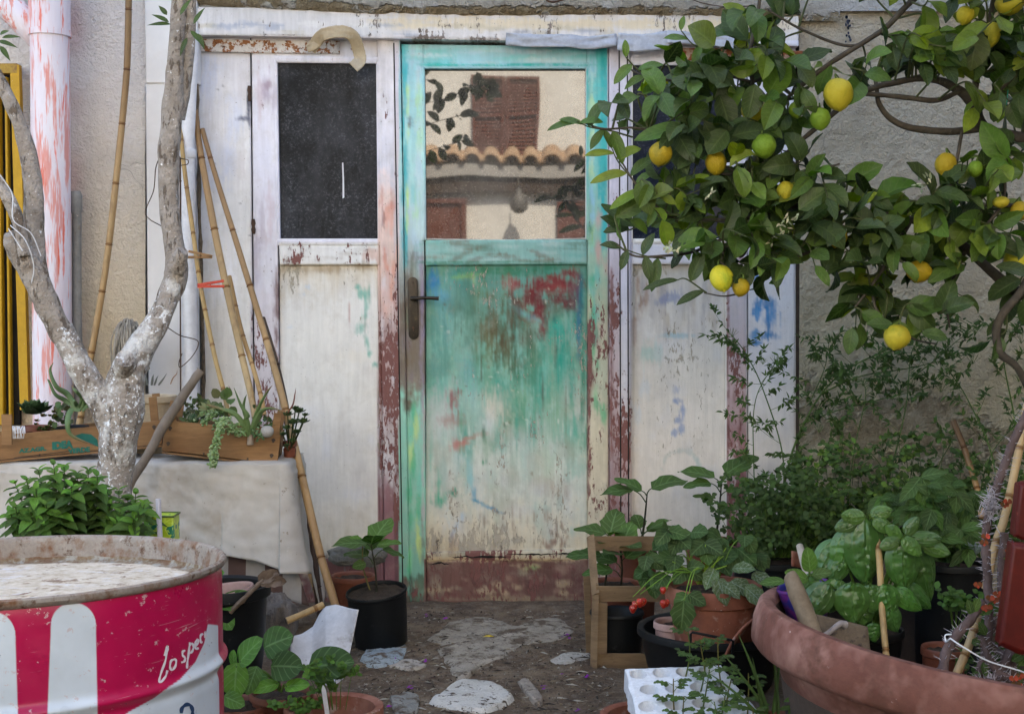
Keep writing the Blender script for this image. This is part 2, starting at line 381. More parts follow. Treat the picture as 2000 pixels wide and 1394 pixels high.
D(935, 620, 60, 80, (96, 118, 88), .55); D(965, 640, 30, 70, (104, 92, 62), .7); D(985, 690, 28, 50, (74, 68, 42), .8); D(1000, 620, 26, 60, (92, 88, 74), .7, 20)
D(1004, 700, 12, 44, (26, 84, 56), .85); D(1010, 740, 9, 26, (30, 110, 76), .7); D(960, 580, 40, 24, (116, 120, 84), .5)
for a in ((1010, 560, 30, 16, 30), (1035, 590, 46, 26, 35), (1060, 560, 60, 22, 10), (1100, 555, 40, 18, 5), (1050, 620, 30, 22, 25), (1090, 590, 48, 16, 10), (1060, 640, 12, 30, 10), (1110, 535, 30, 12, 0)):
    D(a[0], a[1], a[2], a[3], random.choice([(140, 34, 36), (120, 32, 38), (156, 56, 54)]), 1.0, a[4], NF); D(a[0]+4, a[1]-3, a[2]*.7, a[3]*.6, (126, 34, 38), .9, a[4], NB)
D(1000, 555, 22, 20, (186, 92, 88), .7); D(1022, 612, 30, 9, (130, 190, 190), .9, 35); D(1050, 625, 20, 7, (110, 186, 190), .8, 40)
D(1030, 660, 34, 40, (112, 70, 66), .55, 15); D(1130, 640, 8, 90, (74, 110, 150), .75); D(1120, 570, 14, 40, (112, 60, 76), .6)
D(1092, 640, 34, 44, (36, 168, 150), .95); D(1100, 700, 22, 60, (22, 156, 136), .85); D(1118, 740, 14, 70, (24, 148, 130), .7); D(1139, 720, 7, 130, (16, 122, 96), .85); D(1137, 590, 7, 60, (30, 120, 130), .8)
D(1060, 705, 20, 60, (70, 180, 160), .6); D(1020, 780, 30, 60, (100, 160, 130), .6); D(1080, 820, 40, 50, (130, 176, 148), .6); D(980, 760, 24, 50, (90, 166, 150), .55); D(1110, 850, 30, 40, (126, 184, 166), .6)
for x, y in ((1105, 780), (1085, 680), (1020, 690), (940, 720), (900, 640), (1060, 760)): D(x, y, 3, 50, (92, 44, 44), .6)
D(975, 640, 46, 80, (96, 86, 62), .6); D(1040, 700, 26, 50, (84, 110, 84), .6); D(900, 600, 30, 70, (84, 130, 116), .6); D(1010, 600, 30, 60, (90, 78, 60), .55); D(870, 700, 20, 60, (100, 150, 140), .6); D(1075, 600, 60, 30, (96, 40, 40), .6); D(965, 800, 36, 50, (222, 214, 198), .8); D(950, 830, 26, 30, (206, 216, 214), .7)
D(886, 780, 16, 30, (150, 76, 72), .85); D(880, 820, 30, 18, (164, 112, 100), .7); D(905, 862, 30, 9, (206, 104, 88), .8, -25, NH); D(930, 850, 24, 10, (200, 120, 104), .6, -10, NH); D(895, 765, 12, 10, (150, 60, 60), .7); D(890, 868, 18, 16, (196, 136, 124), .6)
D(945, 850, 6, 24, (14, 92, 62), .95); D(943, 903, 6, 7, (24, 140, 100), .95); D(900, 830, 4, 60, (40, 150, 110), .6); D(985, 830, 3, 10, (60, 70, 50), .8)
D(860, 975, 18, 16, (40, 160, 126), .85); D(858, 940, 7, 26, (60, 170, 140), .7); D(884, 962, 10, 12, (28, 140, 110), .9, 30); D(842, 905, 5, 90, (120, 190, 172), .6); D(918, 930, 8, 34, (120, 190, 196), .6)
D(935, 980, 26, 5, (50, 140, 170), .9, 25, NH); D(965, 995, 26, 5, (60, 136, 176), .85, 22, NH); D(925, 965, 6, 16, (70, 150, 180), .7); D(890, 1030, 7, 34, (160, 190, 214), .7, 25); D(875, 1010, 8, 40, (170, 196, 206), .6)
D(1090, 960, 30, 26, (176, 160, 146), .6); D(1050, 900, 30, 30, (190, 186, 176), .5); D(1110, 880, 26, 30, (170, 150, 136), .45); D(1000, 900, 16, 60, (160, 176, 160), .4)
for i in range(46): D(random.uniform(900, 1100), random.uniform(1005, 1075), random.uniform(2, 5), random.uniform(8, 20), (150, 136, 122), .75)
for i in range(14): D(random.uniform(1060, 1110), random.uniform(1020, 1070), 4, 8, (138, 110, 96), .75)
D(920, 1085, 50, 18, (146, 146, 128), .8, n=NH); D(885, 1060, 16, 34, (140, 104, 86), .6); D(850, 1070, 16, 40, (150, 130, 110), .7)
for i in range(70): D(random.uniform(836, 1144), random.uniform(540, 1090), random.uniform(1.5, 4), random.uniform(2, 5), random.choice([(206, 196, 170), (110, 90, 70), (230, 226, 216)]), .6, hard=.8)
# door foot board
fill(828, 1092, 1150, 1210, (118, 76, 66), .42, .25)
FB = (830, 1085, 1150, 1180)
for i in range(46): st(random.uniform(832, 1148), random.uniform(1095, 1175), random.uniform(6, 22), random.uniform(4, 12), random.choice([(186, 158, 120), (150, 110, 92), (104, 54, 54), (150, 140, 118), (120, 60, 60)]), .75, n=NF, lim=FB)
for i in range(14): st(840+i*22, 1092, 26, 6, (196, 172, 136), .8, n=NH, lim=FB)
st(1042, 1108, 16, 7, (112, 150, 100), .8, lim=FB); st(848, 1140, 16, 40, (150, 138, 120), .7, lim=FB); st(990, 1168, 170, 6, (150, 130, 104), .7, n=NH, lim=FB)
# right post (two boards), right frame
grad(1187, 80, 1212, 1210, [(80, (204, 200, 214), .24), (440, (196, 188, 200), .34), (560, (190, 178, 186), .42), (760, (180, 160, 160), .46), (1000, (150, 110, 110), .44), (1210, (110, 62, 66), .4)], var=.12)
grad(1210, 80, 1234, 1210, [(80, (216, 214, 226), .2), (560, (206, 202, 214), .28), (760, (200, 194, 198), .4), (900, (176, 150, 150), .5), (1210, (140, 90, 92), .48)], var=.1)
for y in range(540, 900, 24): st(1194, y, 5, 22, (122, 58, 50), .75)
fill(1232, 80, 1420, 128, (214, 214, 226), .2); grad(1416, 80, 1462, 1210, [(80, (212, 212, 222), .14), (430, (206, 200, 206), .3), (560, (186, 182, 190), .3), (720, (190, 170, 170), .45), (900, (150, 96, 98), .42), (1210, (130, 80, 84), .4)], var=.1)
fill(1232, 474, 1418, 517, (206, 204, 212), .2)
for y in range(580, 1000, 24): st(1421, y, 4, 20, (120, 54, 52), .8); st(1440+random.uniform(-6, 12), y+200, 6, 26, (126, 66, 64), .6)
for i in range(12): st(random.uniform(1420, 1450), random.uniform(440, 560), 8, 24, (160, 120, 134), .5)
# panel below the right window
grad(1232, 515, 1418, 1210, [(515, (196, 190, 184), .36), (700, (206, 200, 192), .32), (900, (212, 204, 196), .3), (1210, (200, 190, 176), .2)], var=.05)
RP = (1234, 519, 1416, 1200)
def E(x, y, rx, ry, c, al=.6, ang=0, n=None): st(x, y, rx, ry, c, al, ang, .5, n, lim=RP)
for i in range(44): E(random.uniform(1250, 1400), random.uniform(545, 660), random.uniform(4, 12), random.uniform(20, 50), random.choice([(168, 160, 160), (190, 184, 180), (150, 146, 150), (204, 198, 196), (176, 160, 140)]), .5)
for x, y in ((1246, 560), (1252, 600), (1262, 580), (1240, 640)): E(x, y, 6, 34, (150, 104, 72), .55)
E(1265, 635, 12, 40, (224, 220, 212), .7, -20); E(1275, 690, 26, 24, (150, 190, 180), .6); E(1310, 582, 26, 12, (92, 112, 160), .55, -20); E(1320, 655, 40, 6, (120, 170, 186), .6, n=NH)
for a in ((1320, 760, 8, 10), (1322, 782, 12, 7), (1334, 800, 7, 12), (1326, 820, 10, 8), (1316, 845, 9, 9), (1330, 838, 8, 14)): E(*a, (118, 138, 178), .75)
E(1262, 755, 16, 24, (186, 200, 214), .4); E(1245, 810, 8, 30, (186, 200, 214), .4)
for t in range(22):
    a = R(180+t*9); E(1330+36*math.cos(a), 915+36*math.sin(a), 6, 6, (170, 182, 178), .5, n=NF)
for i in range(30): E(random.uniform(1240, 1410), random.uniform(600, 1000), random.uniform(10, 30), random.uniform(10, 30), random.choice([(222, 214, 206), (196, 190, 184), (206, 204, 206)]), .35, n=NB)
# far right plank with blue marks
grad(1459, 80, 1560, 1210, [(80, (216, 216, 228), .1), (600, (210, 208, 212), .08), (900, (206, 198, 192), .18), (1210, (180, 168, 156), .4)], var=.05)
BL = (1462, 380, 1545, 690)
for a in ((1478, 450, 10, 30), (1475, 520, 14, 36), (1495, 595, 28, 16), (1478, 610, 16, 14), (1504, 620, 18, 26), (1472, 655, 14, 14), (1498, 655, 22, 12), (1488, 580, 4, 60), (1500, 640, 5, 34), (1480, 670, 14, 5)):
    st(*a, random.choice([(36, 110, 168), (52, 130, 184), (44, 118, 170)]), .9, hard=.6, lim=BL)
for i in range(20): st(random.uniform(1420, 1462), random.uniform(840, 1150), 6, 22, random.choice([(126, 60, 62), (206, 196, 196)]), .7)
wd = win(832, 515, 1148, 1092); kk = np.interp(YY[wd], [500, 780, 1000], [1, .8, .15])[..., None]
l_ = cv[wd][..., :3].mean(-1, keepdims=True); cv[wd][..., :3] = cv[wd][..., :3]*(1-kk)+np.clip(l_+(cv[wd][..., :3]-l_)*1.15, .01, 1)*(1-.22*(1-NF[wd][..., None]*.6))*kk
lum = cv[..., :3].mean(-1, keepdims=True)
sat = cv[..., :3].max(-1)-cv[..., :3].min(-1)
redm = ((cv[..., 0] > 1.5*cv[..., 1])[..., None])*1.0
cv[..., :3] = cv[..., :3]*(1-.22*redm)+lum*.22*redm
NM = fbm(CHT, CW, 34, 26, 77, 5)[..., None]; fine = fbm(CHT, CW, 3, 3, 78, 2)[..., None]
cv[..., :3] *= (.93+.14*NM)*(.97+.06*fine)
grime = np.clip((NM-.60)*5, 0, 1)*.10
cv[..., :3] = cv[..., :3]*(1-grime)+np.array([.32, .26, .19])*grime
cv[..., :3] = np.clip(cv[..., :3]*1.06, .005, .86)
def samp(px, py):
    x = np.clip(px-X0, 0, CW-1.01); y = np.clip(py-Y0, 0, CHT-1.01)
    xi = x.astype(int); yi = y.astype(int); fx = (x-xi)[..., None]; fy = (y-yi)[..., None]
    xj = np.minimum(xi+1, CW-1); yj = np.minimum(yi+1, CHT-1)
    return (cv[yi, xi]*(1-fx)+cv[yi, xj]*fx)*(1-fy)+(cv[yj, xi]*(1-fx)+cv[yj, xj]*fx)*fy
def woodmat(name, under=((.17, .062, .055), (.23, .10, .085)), grain=.6, old=(.20, .17, .15), oldth=.62):
    t = NT(name); at = t.n('Attribute', attribute_name='Col'); al = at.node.outputs['Alpha']
    g = t.noise((170, 170, 9), 6, .65, dist=.15); g2 = t.noise((60, 60, 5), 5, .6, off=(3, 1, 5))
    c = t.mix(1, at, t.ramp(g2, [(.3, .92), (.7, 1.04)]), 'MULTIPLY')
    c = t.mix(t.math('MULTIPLY', t.ramp(t.noise(14, 8, .75, off=(1, 8, 2)), [(.5, 0.), (.75, 1.)]), .28), c, (.42, .36, .28))
    n1 = t.noise((85, 85, 30), 8, .72, off=(9, 3, 1)); n2 = t.noise((10, 10, 4), 3, .5, off=(2, 2, 2))
    f = t.math('ADD', t.math('MULTIPLY', n1, .72), t.math('MULTIPLY', n2, .5))
    th = t.math('SUBTRACT', .97, t.math('MULTIPLY', al, .78))
    mk = t.math('MULTIPLY', t.math('SUBTRACT', f, th), 30., clamp=True)
    u = t.mix(t.noise(50, 5), under[0], under[1])
    u = t.mix(t.ramp(t.noise((30, 30, 8), 5, .6, off=(7, 7, 1)), [(oldth, 0.), (oldth+.06, 1.)]), u, old)
    c = t.mix(mk, c, u)
    specks = t.ramp(t.noise(120, 3, .5, off=(5, 5, 5)), [(.70, 0.), (.75, 1.)])
    c = t.mix(t.math('MULTIPLY', specks, .55), c, (.12, .085, .06))
    h = t.math('SUBTRACT', t.math('ADD', t.math('MULTIPLY', g, grain), t.math('MULTIPLY', t.noise(220, 4), .2)), t.math('MULTIPLY', mk, .55))
    t.set('Base Color', c); t.set('Roughness', .62); t.set('Specular IOR Level', .28)
    t.set('Normal', t.bump(h, .8, .003)); return t.m
M = {}
M['paint'] = woodmat('painted_wood')
M['lintel'] = woodmat('weathered_lintel', ((.20, .18, .18), (.26, .20, .16)), 1.0, (.15, .12, .10), .5)
M['panel'] = woodmat('scuffed_panel_paint', ((.34, .29, .22), (.48, .43, .36)), .5, (.13, .10, .075), .60)
def slab(name, quad, Y, th, parent, mat=None, res=3.0, bevel=True, bulge=0, label=None, wav=0):
    """board on the wall plane; quad = px corners tl,tr,br,bl; front face at depth Y"""
    tl, tr, br, bl = [np.array(q, float) for q in quad]
    nu = max(2, int(max(np.linalg.norm(tr-tl), np.linalg.norm(br-bl))/res)+1); nv = max(2, int(max(np.linalg.norm(bl-tl), np.linalg.norm(br-tr))/res)+1)
    u = np.linspace(0, 1, nu)[:, None, None]; v = np.linspace(0, 1, nv)[None, :, None]
    q = (tl*(1-u)+tr*u)*(1-v)+(bl*(1-u)+br*u)*v
    px, py = q[..., 0], q[..., 1]
    dy = -(py-697)/F; d = np.stack([(px-1000)/F, np.zeros_like(px), np.zeros_like(px)], -1)
    d = d+dy[..., None]*np.array(UP)+np.array(FW)
    w = np.array([0, CY, CH])+d*((Y-CY)/d[..., 1])[..., None]
    col = samp(px, py)
    e = np.minimum(np.minimum(px-px[0:1], px[-1:]-px), np.minimum(py-py[:, 0:1], py[:, -1:]-py))
    if bevel: w[..., 1] += np.clip(1-e/3.5, 0, 1)**2*.0025
    if wav:
        w[..., 1] -= wav*(up(nu, nv, 26, 40, int(px[0, 0])+3)-.5)
    mb = MB(); n = nu*nv
    mb.add(w.reshape(-1, 3), gridfaces(nu, nv), col.reshape(-1, 4))
    # rim going back
    ring = [(i, 0) for i in range(nu)]+[(nu-1, j) for j in range(1, nv)]+[(i, nv-1) for i in range(nu-2, -1, -1)]+[(0, j) for j in range(nv-2, 0, -1)]
    a = np.array([w[i, j] for i, j in ring]); c = np.array([col[i, j] for i, j in ring]); k = len(ring)
    b = a.copy(); b[:, 1] = Y+th
    idx = np.arange(k); nx = (idx+1) % k
    mb.add(np.vstack([a, b]), np.stack([nx, idx, idx+k, nx+k], 1), np.vstack([c, c]))
    return mb.build(name, mat or M['paint'], parent, label=label)
def rect(x0, y0, x1, y1): return ((x0, y0), (x1, y0), (x1, y1), (x0, y1))
# ------------------------------------------------------------------ materials
M['crate2'] = gen('weathered_slats', (.13, .08, .042), (.27, .17, .09), 9, .8, (130, .6, .002), [(9, .58, (.09, .055, .035), .2, (1, 1, 2.5)), (40, .70, (.04, .03, .02), .06)], usecol=True, stretch=(.35, .6, 2.4))
M['soil'] = gen('soil', (.028, .018, .012), (.075, .05, .034), 40, .95, (140, 1, .006), [(90, .66, (.16, .13, .10), .05)])
M['black'] = gen('black_plastic', (.004, .0045, .005), (.010, .011, .012), 9, .5, (40, .15, .001), [(26, .62, (.05, .05, .05), .2), (70, .68, (.12, .11, .10), .1)], spec=.25)
M['terra'] = gen('terracotta', (.20, .065, .038), (.30, .105, .065), 7, .75, (70, .35, .0015), [(5, .54, (.36, .17, .12), .25), (13, .57, (.42, .30, .25), .14), (60, .66, (.50, .42, .38), .05), (9, .64, (.19, .06, .035), .2)])
M['brownpot'] = gen('brown_plastic', (.15, .045, .025), (.22, .07, .04), 8, .5, (30, .15, .001), [(20, .62, (.25, .14, .10), .2)])
M['palepot'] = gen('pale_pink_pot', (.42, .24, .20), (.5, .32, .28), 8, .75, (50, .3, .001), [(12, .6, (.3, .16, .12), .2)])
M['creampot'] = gen('cream_clay', (.40, .30, .19), (.55, .43, .29), 8, .8, (60, .4, .002), [(10, .58, (.30, .22, .13), .2)])
M['bamboo'] = gen('bamboo', (.33, .21, .10), (.48, .33, .17), 7, .45, (60, .2, .001), [(12, .56, (.20, .115, .05), .16, (1, 1, .4)), (60, .70, (.06, .04, .03), .05)], usecol=True, stretch=(1, 1, .3))
M['greywood'] = gen('grey_wood', (.14, .105, .078), (.27, .21, .16), 12, .8, (90, .7, .002), [(18, .62, (.07, .05, .04), .15)], usecol=True, stretch=(1, 1, .35))
M['crate'] = gen('crate_wood', (.20, .095, .038), (.36, .20, .09), 9, .75, (130, .5, .0015), [(9, .60, (.16, .075, .035), .22, (1, 1, 2.5)), (40, .72, (.05, .03, .02), .06)], usecol=True, stretch=(.35, .6, 2.4))
M['darkwood'] = gen('dark_wood', (.05, .035, .028), (.11, .08, .06), 20, .85, (90, .8, .003), usecol=True)
M['bark'] = gen('pale_bark', (.27, .225, .19), (.44, .39, .35), 16, .9, (48, 1, .014), [(44, .55, (.15, .115, .09), .06, (1, 1, .35)), (26, .60, (.13, .095, .07), .12), (60, .64, (.70, .70, .72), .03)])
M['barkw'] = gen('limewashed_bark', (.27, .225, .19), (.42, .37, .33), 16, .9, (48, 1, .014), [(44, .56, (.15, .115, .09), .06, (1, 1, .35)), (26, .60, (.14, .10, .075), .12), (80, .575, (.74, .75, .77), .03), (9, .50, (.56, .54, .52), .12), (22, .62, (.74, .74, .76), .05)])
M['lbark'] = gen('lemon_bark', (.055, .045, .038), (.12, .10, .08), 30, .85, (90, .7, .002), [(30, .62, (.17, .16, .13), .1)])
M['stem'] = gen('green_stem', (.07, .11, .03), (.13, .18, .05), 30, .6, (80, .2, .001), usecol=True)
M['iron'] = gen('rusty_wire', (.05, .03, .022), (.10, .055, .035), 60, .8, (200, .4, .001))
M['white'] = gen('white_paint', (.66, .66, .70), (.76, .76, .79), 5, .6, (40, .25, .001), [(7, .66, (.55, .48, .38), .2), (70, .74, (.25, .2, .16), .04)])
M['smooth'] = gen('smooth_render', (.62, .60, .60), (.74, .73, .73), 2.2, .85, (26, .3, .002), [(3, .58, (.55, .50, .42), .3), (90, .75, (.3, .26, .2), .04)], var=.08)
M['rust'] = gen('rust_flaked_steel', (.60, .54, .50), (.74, .70, .68), 10, .7, (80, .5, .002), [(42, .50, (.26, .10, .035), .05), (60, .58, (.10, .035, .015), .05)])
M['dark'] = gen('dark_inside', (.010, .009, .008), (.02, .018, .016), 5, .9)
M['poly'] = gen('polystyrene', (.66, .69, .74), (.78, .80, .84), 12, .7, (160, .6, .001), [(11, .64, (.50, .42, .33), .18), (50, .72, (.30, .22, .15), .05)], spec=.3)
M['cane_dark'] = M['darkwood']
# --- stucco: position dependent wear comes from the vertex colour
def stucco(name, sc=34, st=.9, d=.012):
    t = NT(name); at = t.n('Attribute', attribute_name='Col'); al = at.node.outputs['Alpha']
    c = t.mix(1, at, t.ramp(t.noise(3.2, 8, .7), [(.25, .84), (.7, 1.05)]), 'MULTIPLY')
    n1 = t.noise(9, 8, .72, off=(4, 2, 1))
    wear = t.math('MULTIPLY', t.math('SUBTRACT', t.math('ADD', n1, t.math('MULTIPLY', t.noise(30, 5), .22)), t.math('SUBTRACT', .98, t.math('MULTIPLY', al, .62))), 16., clamp=True)
    under = t.ramp(t.noise(26, 8, .7), [(.3, (.24, .18, .115)), (.5, (.42, .34, .23)), (.72, (.56, .48, .36))])
    c = t.mix(wear, c, under)
    c = t.mix(t.math('MULTIPLY', t.ramp(t.noise(150, 3, .5, off=(2, 0, 0)), [(.68, 0.), (.75, 1.)]), .35), c, (.30, .25, .2))
    v = t.n('TexVoronoi', {'Vector': t.vec(sc*.9), 'Scale': 1.0, 'Randomness': 1.0}, feature='SMOOTH_F1')
    h = t.math('ADD', t.noise(sc, 6, .62, dist=.6), t.math('MULTIPLY', v, -.2))
    h = t.math('ADD', h, t.math('MULTIPLY', t.noise(sc*2.6, 4, .65), .55)); h = t.math('ADD', h, t.math('MULTIPLY', t.noise(13, 3, .6, off=(1, 1, 8)), .5))
    cr_ = t.ramp(t.n('TexVoronoi', {'Vector': t.vec(3.1, (5, 2, 1), t.n('VectorMath', {0: t.pos, 1: t.n('VectorMath', {0: t.n('TexNoise', {'Vector': t.pos, 'Scale': 9.0}, out=1), 1: (.12, .12, .12)}, operation='MULTIPLY')}, operation='ADD')), 'Scale': 1.0}, feature='DISTANCE_TO_EDGE'), [(.0, .7), (.0035, 0.)]); cr_ = t.math('MULTIPLY', cr_, t.ramp(t.noise(1.6, 2, .5, off=(3, 3, 8)), [(.5, 0.), (.6, .8)])); c = t.mix(cr_, c, (.16, .12, .09)); h = t.math('SUBTRACT', h, t.math('MULTIPLY', cr_, .5))
    h = t.math('SUBTRACT', h, t.math('MULTIPLY', wear, .7))
    t.set('Base Color', c); t.set('Roughness', .9); t.set('Specular IOR Level', .15)
    t.set('Normal', t.bump(h, st, d)); return t.m
M['stucco'] = stucco('rough_stucco', 52, 1.0, .055)
M['stucco_soft'] = stucco('soft_stucco', 54, .9, .020)
# ------------------------------------------------------------------ the house wall (plaster, pilaster, ledge)
house = thing('house_wall', 'cream and white stuccoed house front around the old timber door', 'house wall', (0, 3.4, 0))
def wallsheet(name, xs, ys, Yf, colf, mat, parent=house, und=.0, usc=3.):
    px, py = np.meshgrid(np.array(xs, float), np.array(ys, float), indexing='ij')
    pts = [];
    w = np.zeros(px.shape+(3,)); d = np.stack([(px-1000)/F, np.zeros_like(px), np.zeros_like(px)], -1)+(-(py-697)/F)[..., None]*np.array(UP)+np.array(FW)
    w = np.array([0, CY, CH])+d*((Yf-CY)/d[..., 1])[..., None]
    if und:
        for i in range(w.shape[0]):
            for j in range(w.shape[1]):
                q = V((w[i, j, 0], w[i, j, 2], 0))
                w[i, j, 1] -= und*(MN.noise(q*usc)+.5*MN.noise(q*usc*3.1)+.25*MN.noise(q*usc*9))
    mb = MB(); mb.add(w.reshape(-1, 3), gridfaces(*px.shape), colf(px, py).reshape(-1, 4))
    return mb.build(name, mat, parent)
def dense(a, b, s, lo=None, hi=None):
    r = list(np.arange(a, b, s))+[b]
    if lo is not None: r = list(np.linspace(lo, a, 8)[:-1])+r
    if hi is not None: r = r+list(np.linspace(b, hi, 8)[1:])
    return r
def c4(base, fl): return np.concatenate([base, fl[..., None]], -1)
def lwall(px, py):
    c = np.zeros(px.shape+(3,))
    a = np.array(K(226, 220, 218)); b = np.array(K(222, 204, 176)); k = np.clip((py-120)/520, 0, 1)[..., None]
    c[:] = a*(1-k)+b*k
    r = np.exp(-((px-142)/22)**2)*.75*np.clip((px-128)/4, 0, 1); r = r*(.6+.5*np.sin(py*.031)*np.sin(py*.011+1))
    r = np.clip(r, 0, 1)[..., None]
    c = c*(1-r*.75)+np.array(K(196, 148, 142))*r*.75  # reddish stain and shadow beside the pipe, put into the wall colour
    return c4(c, np.full(px.shape, .18))
wallsheet('wall', dense(-140, 284, 8, lo=-3500), dense(-40, 1010, 8, lo=-2600, hi=1400), 3.16, lwall, M['stucco_soft'], und=.006)
def rwall(px, py):
    c = np.zeros(px.shape+(3,))
    a = np.array(K(230, 214, 190)); b = np.array(K(216, 200, 168)); k = np.clip((py-330)/420, 0, 1)[..., None]
    c[:] = a*(1-k)+b*k
    fl = .10+.20*np.clip((py-600)/160, 0, 1)+.27*np.clip((py-740)/200, 0, 1)
    for x, y, r in ((1820, 800, 70), (1590, 830, 60), (1900, 840, 80), (1700, 860, 90), (1585, 740, 30), (1640, 150, 10)):
        fl = fl+.36*np.exp(-((px-x)**2+(py-y)**2)/r**2)
    return c4(c, np.clip(fl, 0, 1.1))
wallsheet('wall', dense(1561, 2100, 7, hi=5400), dense(20, 1060, 7, lo=-40, hi=1400), 3.17, rwall, M['stucco'], und=.010, usc=4)
wallsheet('wall', dense(284, 2100, 30, hi=5400), dense(-300, 22, 20, lo=-2600), 3.15, lambda px, py: c4(np.tile(np.array(K(218, 214, 210)), px.shape+(1,)), np.full(px.shape, .14)), M['stucco'], und=.006)
# top, back and sides so the house has real depth and casts the shade of the yard
mb = MB(); box(mb, (0, 5.6, 3.7), (12.2, 4.6, 7.6), col=K(220, 214, 200)); mb.build('wall', M['smooth'], house)
# ledge above the timber front
mb = MB(); vs = []; cs = []; nx = 330; prof = [(0, 40), (.018, 36), (.034, 26), (.045, 8), (.048, -14), (.045, -40), (.043, -90), (.04, -160), (0, -200)]
for i in range(nx):
    x = 372+i*(1640-372)/(nx-1); base = np.interp(x, [372, 390, 520, 740, 980, 1240, 1460, 1640], [4, 8, 19, 30, 33, 32, 37, 40])
    for j, (o, h) in enumerate(prof):
        q = V((x*.02, j*.7, 0)); n = MN.noise(q)*.5+MN.noise(q*2.9)*.35
        k = max(0, 1-max(0, x-1480)/160)
        p = P(x, base-(38-h)+n*5, 3.15); p.y -= o*k*(1+.35*n)+.004*MN.noise(V((x*.07, j*1.3, 4)))+.003; vs.append(p); cs.append((*K(218, 212, 204), .1 if h < 20 else .75))
mb.add(vs, gridfaces(nx, len(prof)), np.array(cs)); mb.build('ledge', M['stucco'], house)
# smooth pilaster left of the door
mb = MB(); a = P(283, 0, 3.13); b = P(350, 0, 3.13)
for (x0, x1, Y, y0, y1) in ((282, 386, 3.125, -60, 163), (284, 388, 3.13, 163, 1300)):
    p = P(x0, y0, Y); q = P(x1, y1, Y); box(mb, ((p.x+q.x)/2, Y+.03, (p.z+q.z)/2), (q.x-p.x, .06, p.z-q.z))
mb.build('pilaster', M['smooth'], house, bevel=.004)
# black cable clipped along the ledge
mb = MB(); tube(mb, [P(1075, -8, 3.06), P(1068, 1, 3.05), P(1084, 4, 3.05), P(1110, -4, 3.06)], .004, 6, sm=6)
tube(mb, [P(1330, -10, 3.07), P(1370, 6, 3.065), P(1420, 14, 3.07), P(1470, 12, 3.08)], .0016, 6, sm=6); mb.build('cable', M['iron'], house)
# flecks of blue-black paint and mortar marks on the right wall
mb = MB()
for i in range(26):
    x = 1657+random.uniform(-5, 4); y = random.uniform(32, 58) if i < 18 else random.uniform(64, 82); Y = 3.152
    c = P(x, y, Y); r = random.uniform(.002, .005)
    mb.add([c+V((r*math.cos(a), -.002*(a > 9), r*1.4*math.sin(a))) for a in np.linspace(0, 5.2, 6)], [tuple(range(6))])
mb.build('paint_mark', gen('ink_paint', (.03, .035, .06), (.05, .06, .09), 20), house)
# ------------------------------------------------------------------ timber front: fixed frame, door, two side panels
fr = thing('door_frame', 'flaking white timber lintel and posts framing the turquoise door', 'door frame', P(990, 1178, 3.2))
slab('lintel_beam', ((383, 14), (1560, 27), (1560, 90), (383, 68)), 3.135, .10, fr, M['lintel'], wav=.004)
slab('post', ((737, 78), (781, 76), (800, 1180), (752, 1180)), 3.172, .06, fr)
slab('post', ((1190, 86), (1230, 86), (1232, 1180), (1191, 1180)), 3.172, .06, fr)
mb = MB()
for (x0, x1, x2, x3) in ((768, 773, 786, 789), (1208, 1211, 1212, 1213), (1224, 1226, 1227, 1229)):
    for xa, xb in ((x0, x2),):
        mb.add([P(xa, 84, 3.1705), P(xa+2.4, 84, 3.1705), P(xb+2.4, 1178, 3.1705), P(xb, 1178, 3.1705)], [(0, 1, 2, 3)])
mb.build('groove', M['dark'], fr)
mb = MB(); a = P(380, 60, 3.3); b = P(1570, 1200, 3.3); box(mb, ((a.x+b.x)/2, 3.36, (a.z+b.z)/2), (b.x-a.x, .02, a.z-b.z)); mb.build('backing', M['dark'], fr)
a = P(1556, 90, 3.2); b = P(1562, 1190, 3.2); mb = MB(); box(mb, ((a.x+b.x)/2, 3.22, (a.z+b.z)/2), (.018, .05, a.z-b.z)); mb.build('edge_strip', M['darkwood'], fr)
tp = gen('duct_tape', (.36, .39, .47), (.48, .51, .58), 12, .45, (60, .3, .001), [(14, .6, (.60, .60, .64), .2)])
def strip(mb, pts, w, Y, seed=0, col=(1, 1, 1), k=9, amp=.006):
    """band along px points lying on the boards, rumpled"""
    c = catmull([V((x, y, o)) for x, y, o in pts], 8); vs = []
    for i, q in enumerate(c):
        d = (c[min(i+1, len(c)-1)]-c[max(i-1, 0)]); d.z = 0; d.normalize(); n = V((-d.y, d.x, 0))
        for j in range(k):
            t = j/(k-1)-.5; r = V((q.x*.05+seed, t*3, seed))
            e = 1+.10*MN.noise(V((i*.9, j*.1, seed)))
            p = P(q.x+n.x*w*t*e, q.y+n.y*w*t*e, Y-q.z); p.y -= amp*(MN.noise(r)+.6*MN.noise(r*2.3)); vs.append(p)
    mb.add(vs, gridfaces(len(c), k), col)
mb = MB(); strip(mb, [(988, 77, .006), (1050, 80, .008), (1110, 80, .004), (1150, 84, .008), (1205, 78, .004)], 25, 3.125, 1)
strip(mb, [(1206, 82, .006), (1260, 84, .004), (1310, 76, .008)], 34, 3.122, 2)
strip(mb, [(1302, 72, .008), (1370, 76, .004), (1436, 84, .010), (1448, 92, .014)], 24, 3.118, 3)
o = mb.build('tape', tp, fr, label='grey duct tape strips over the door head'); o.modifiers.new('s', 'SOLIDIFY').thickness = .0008
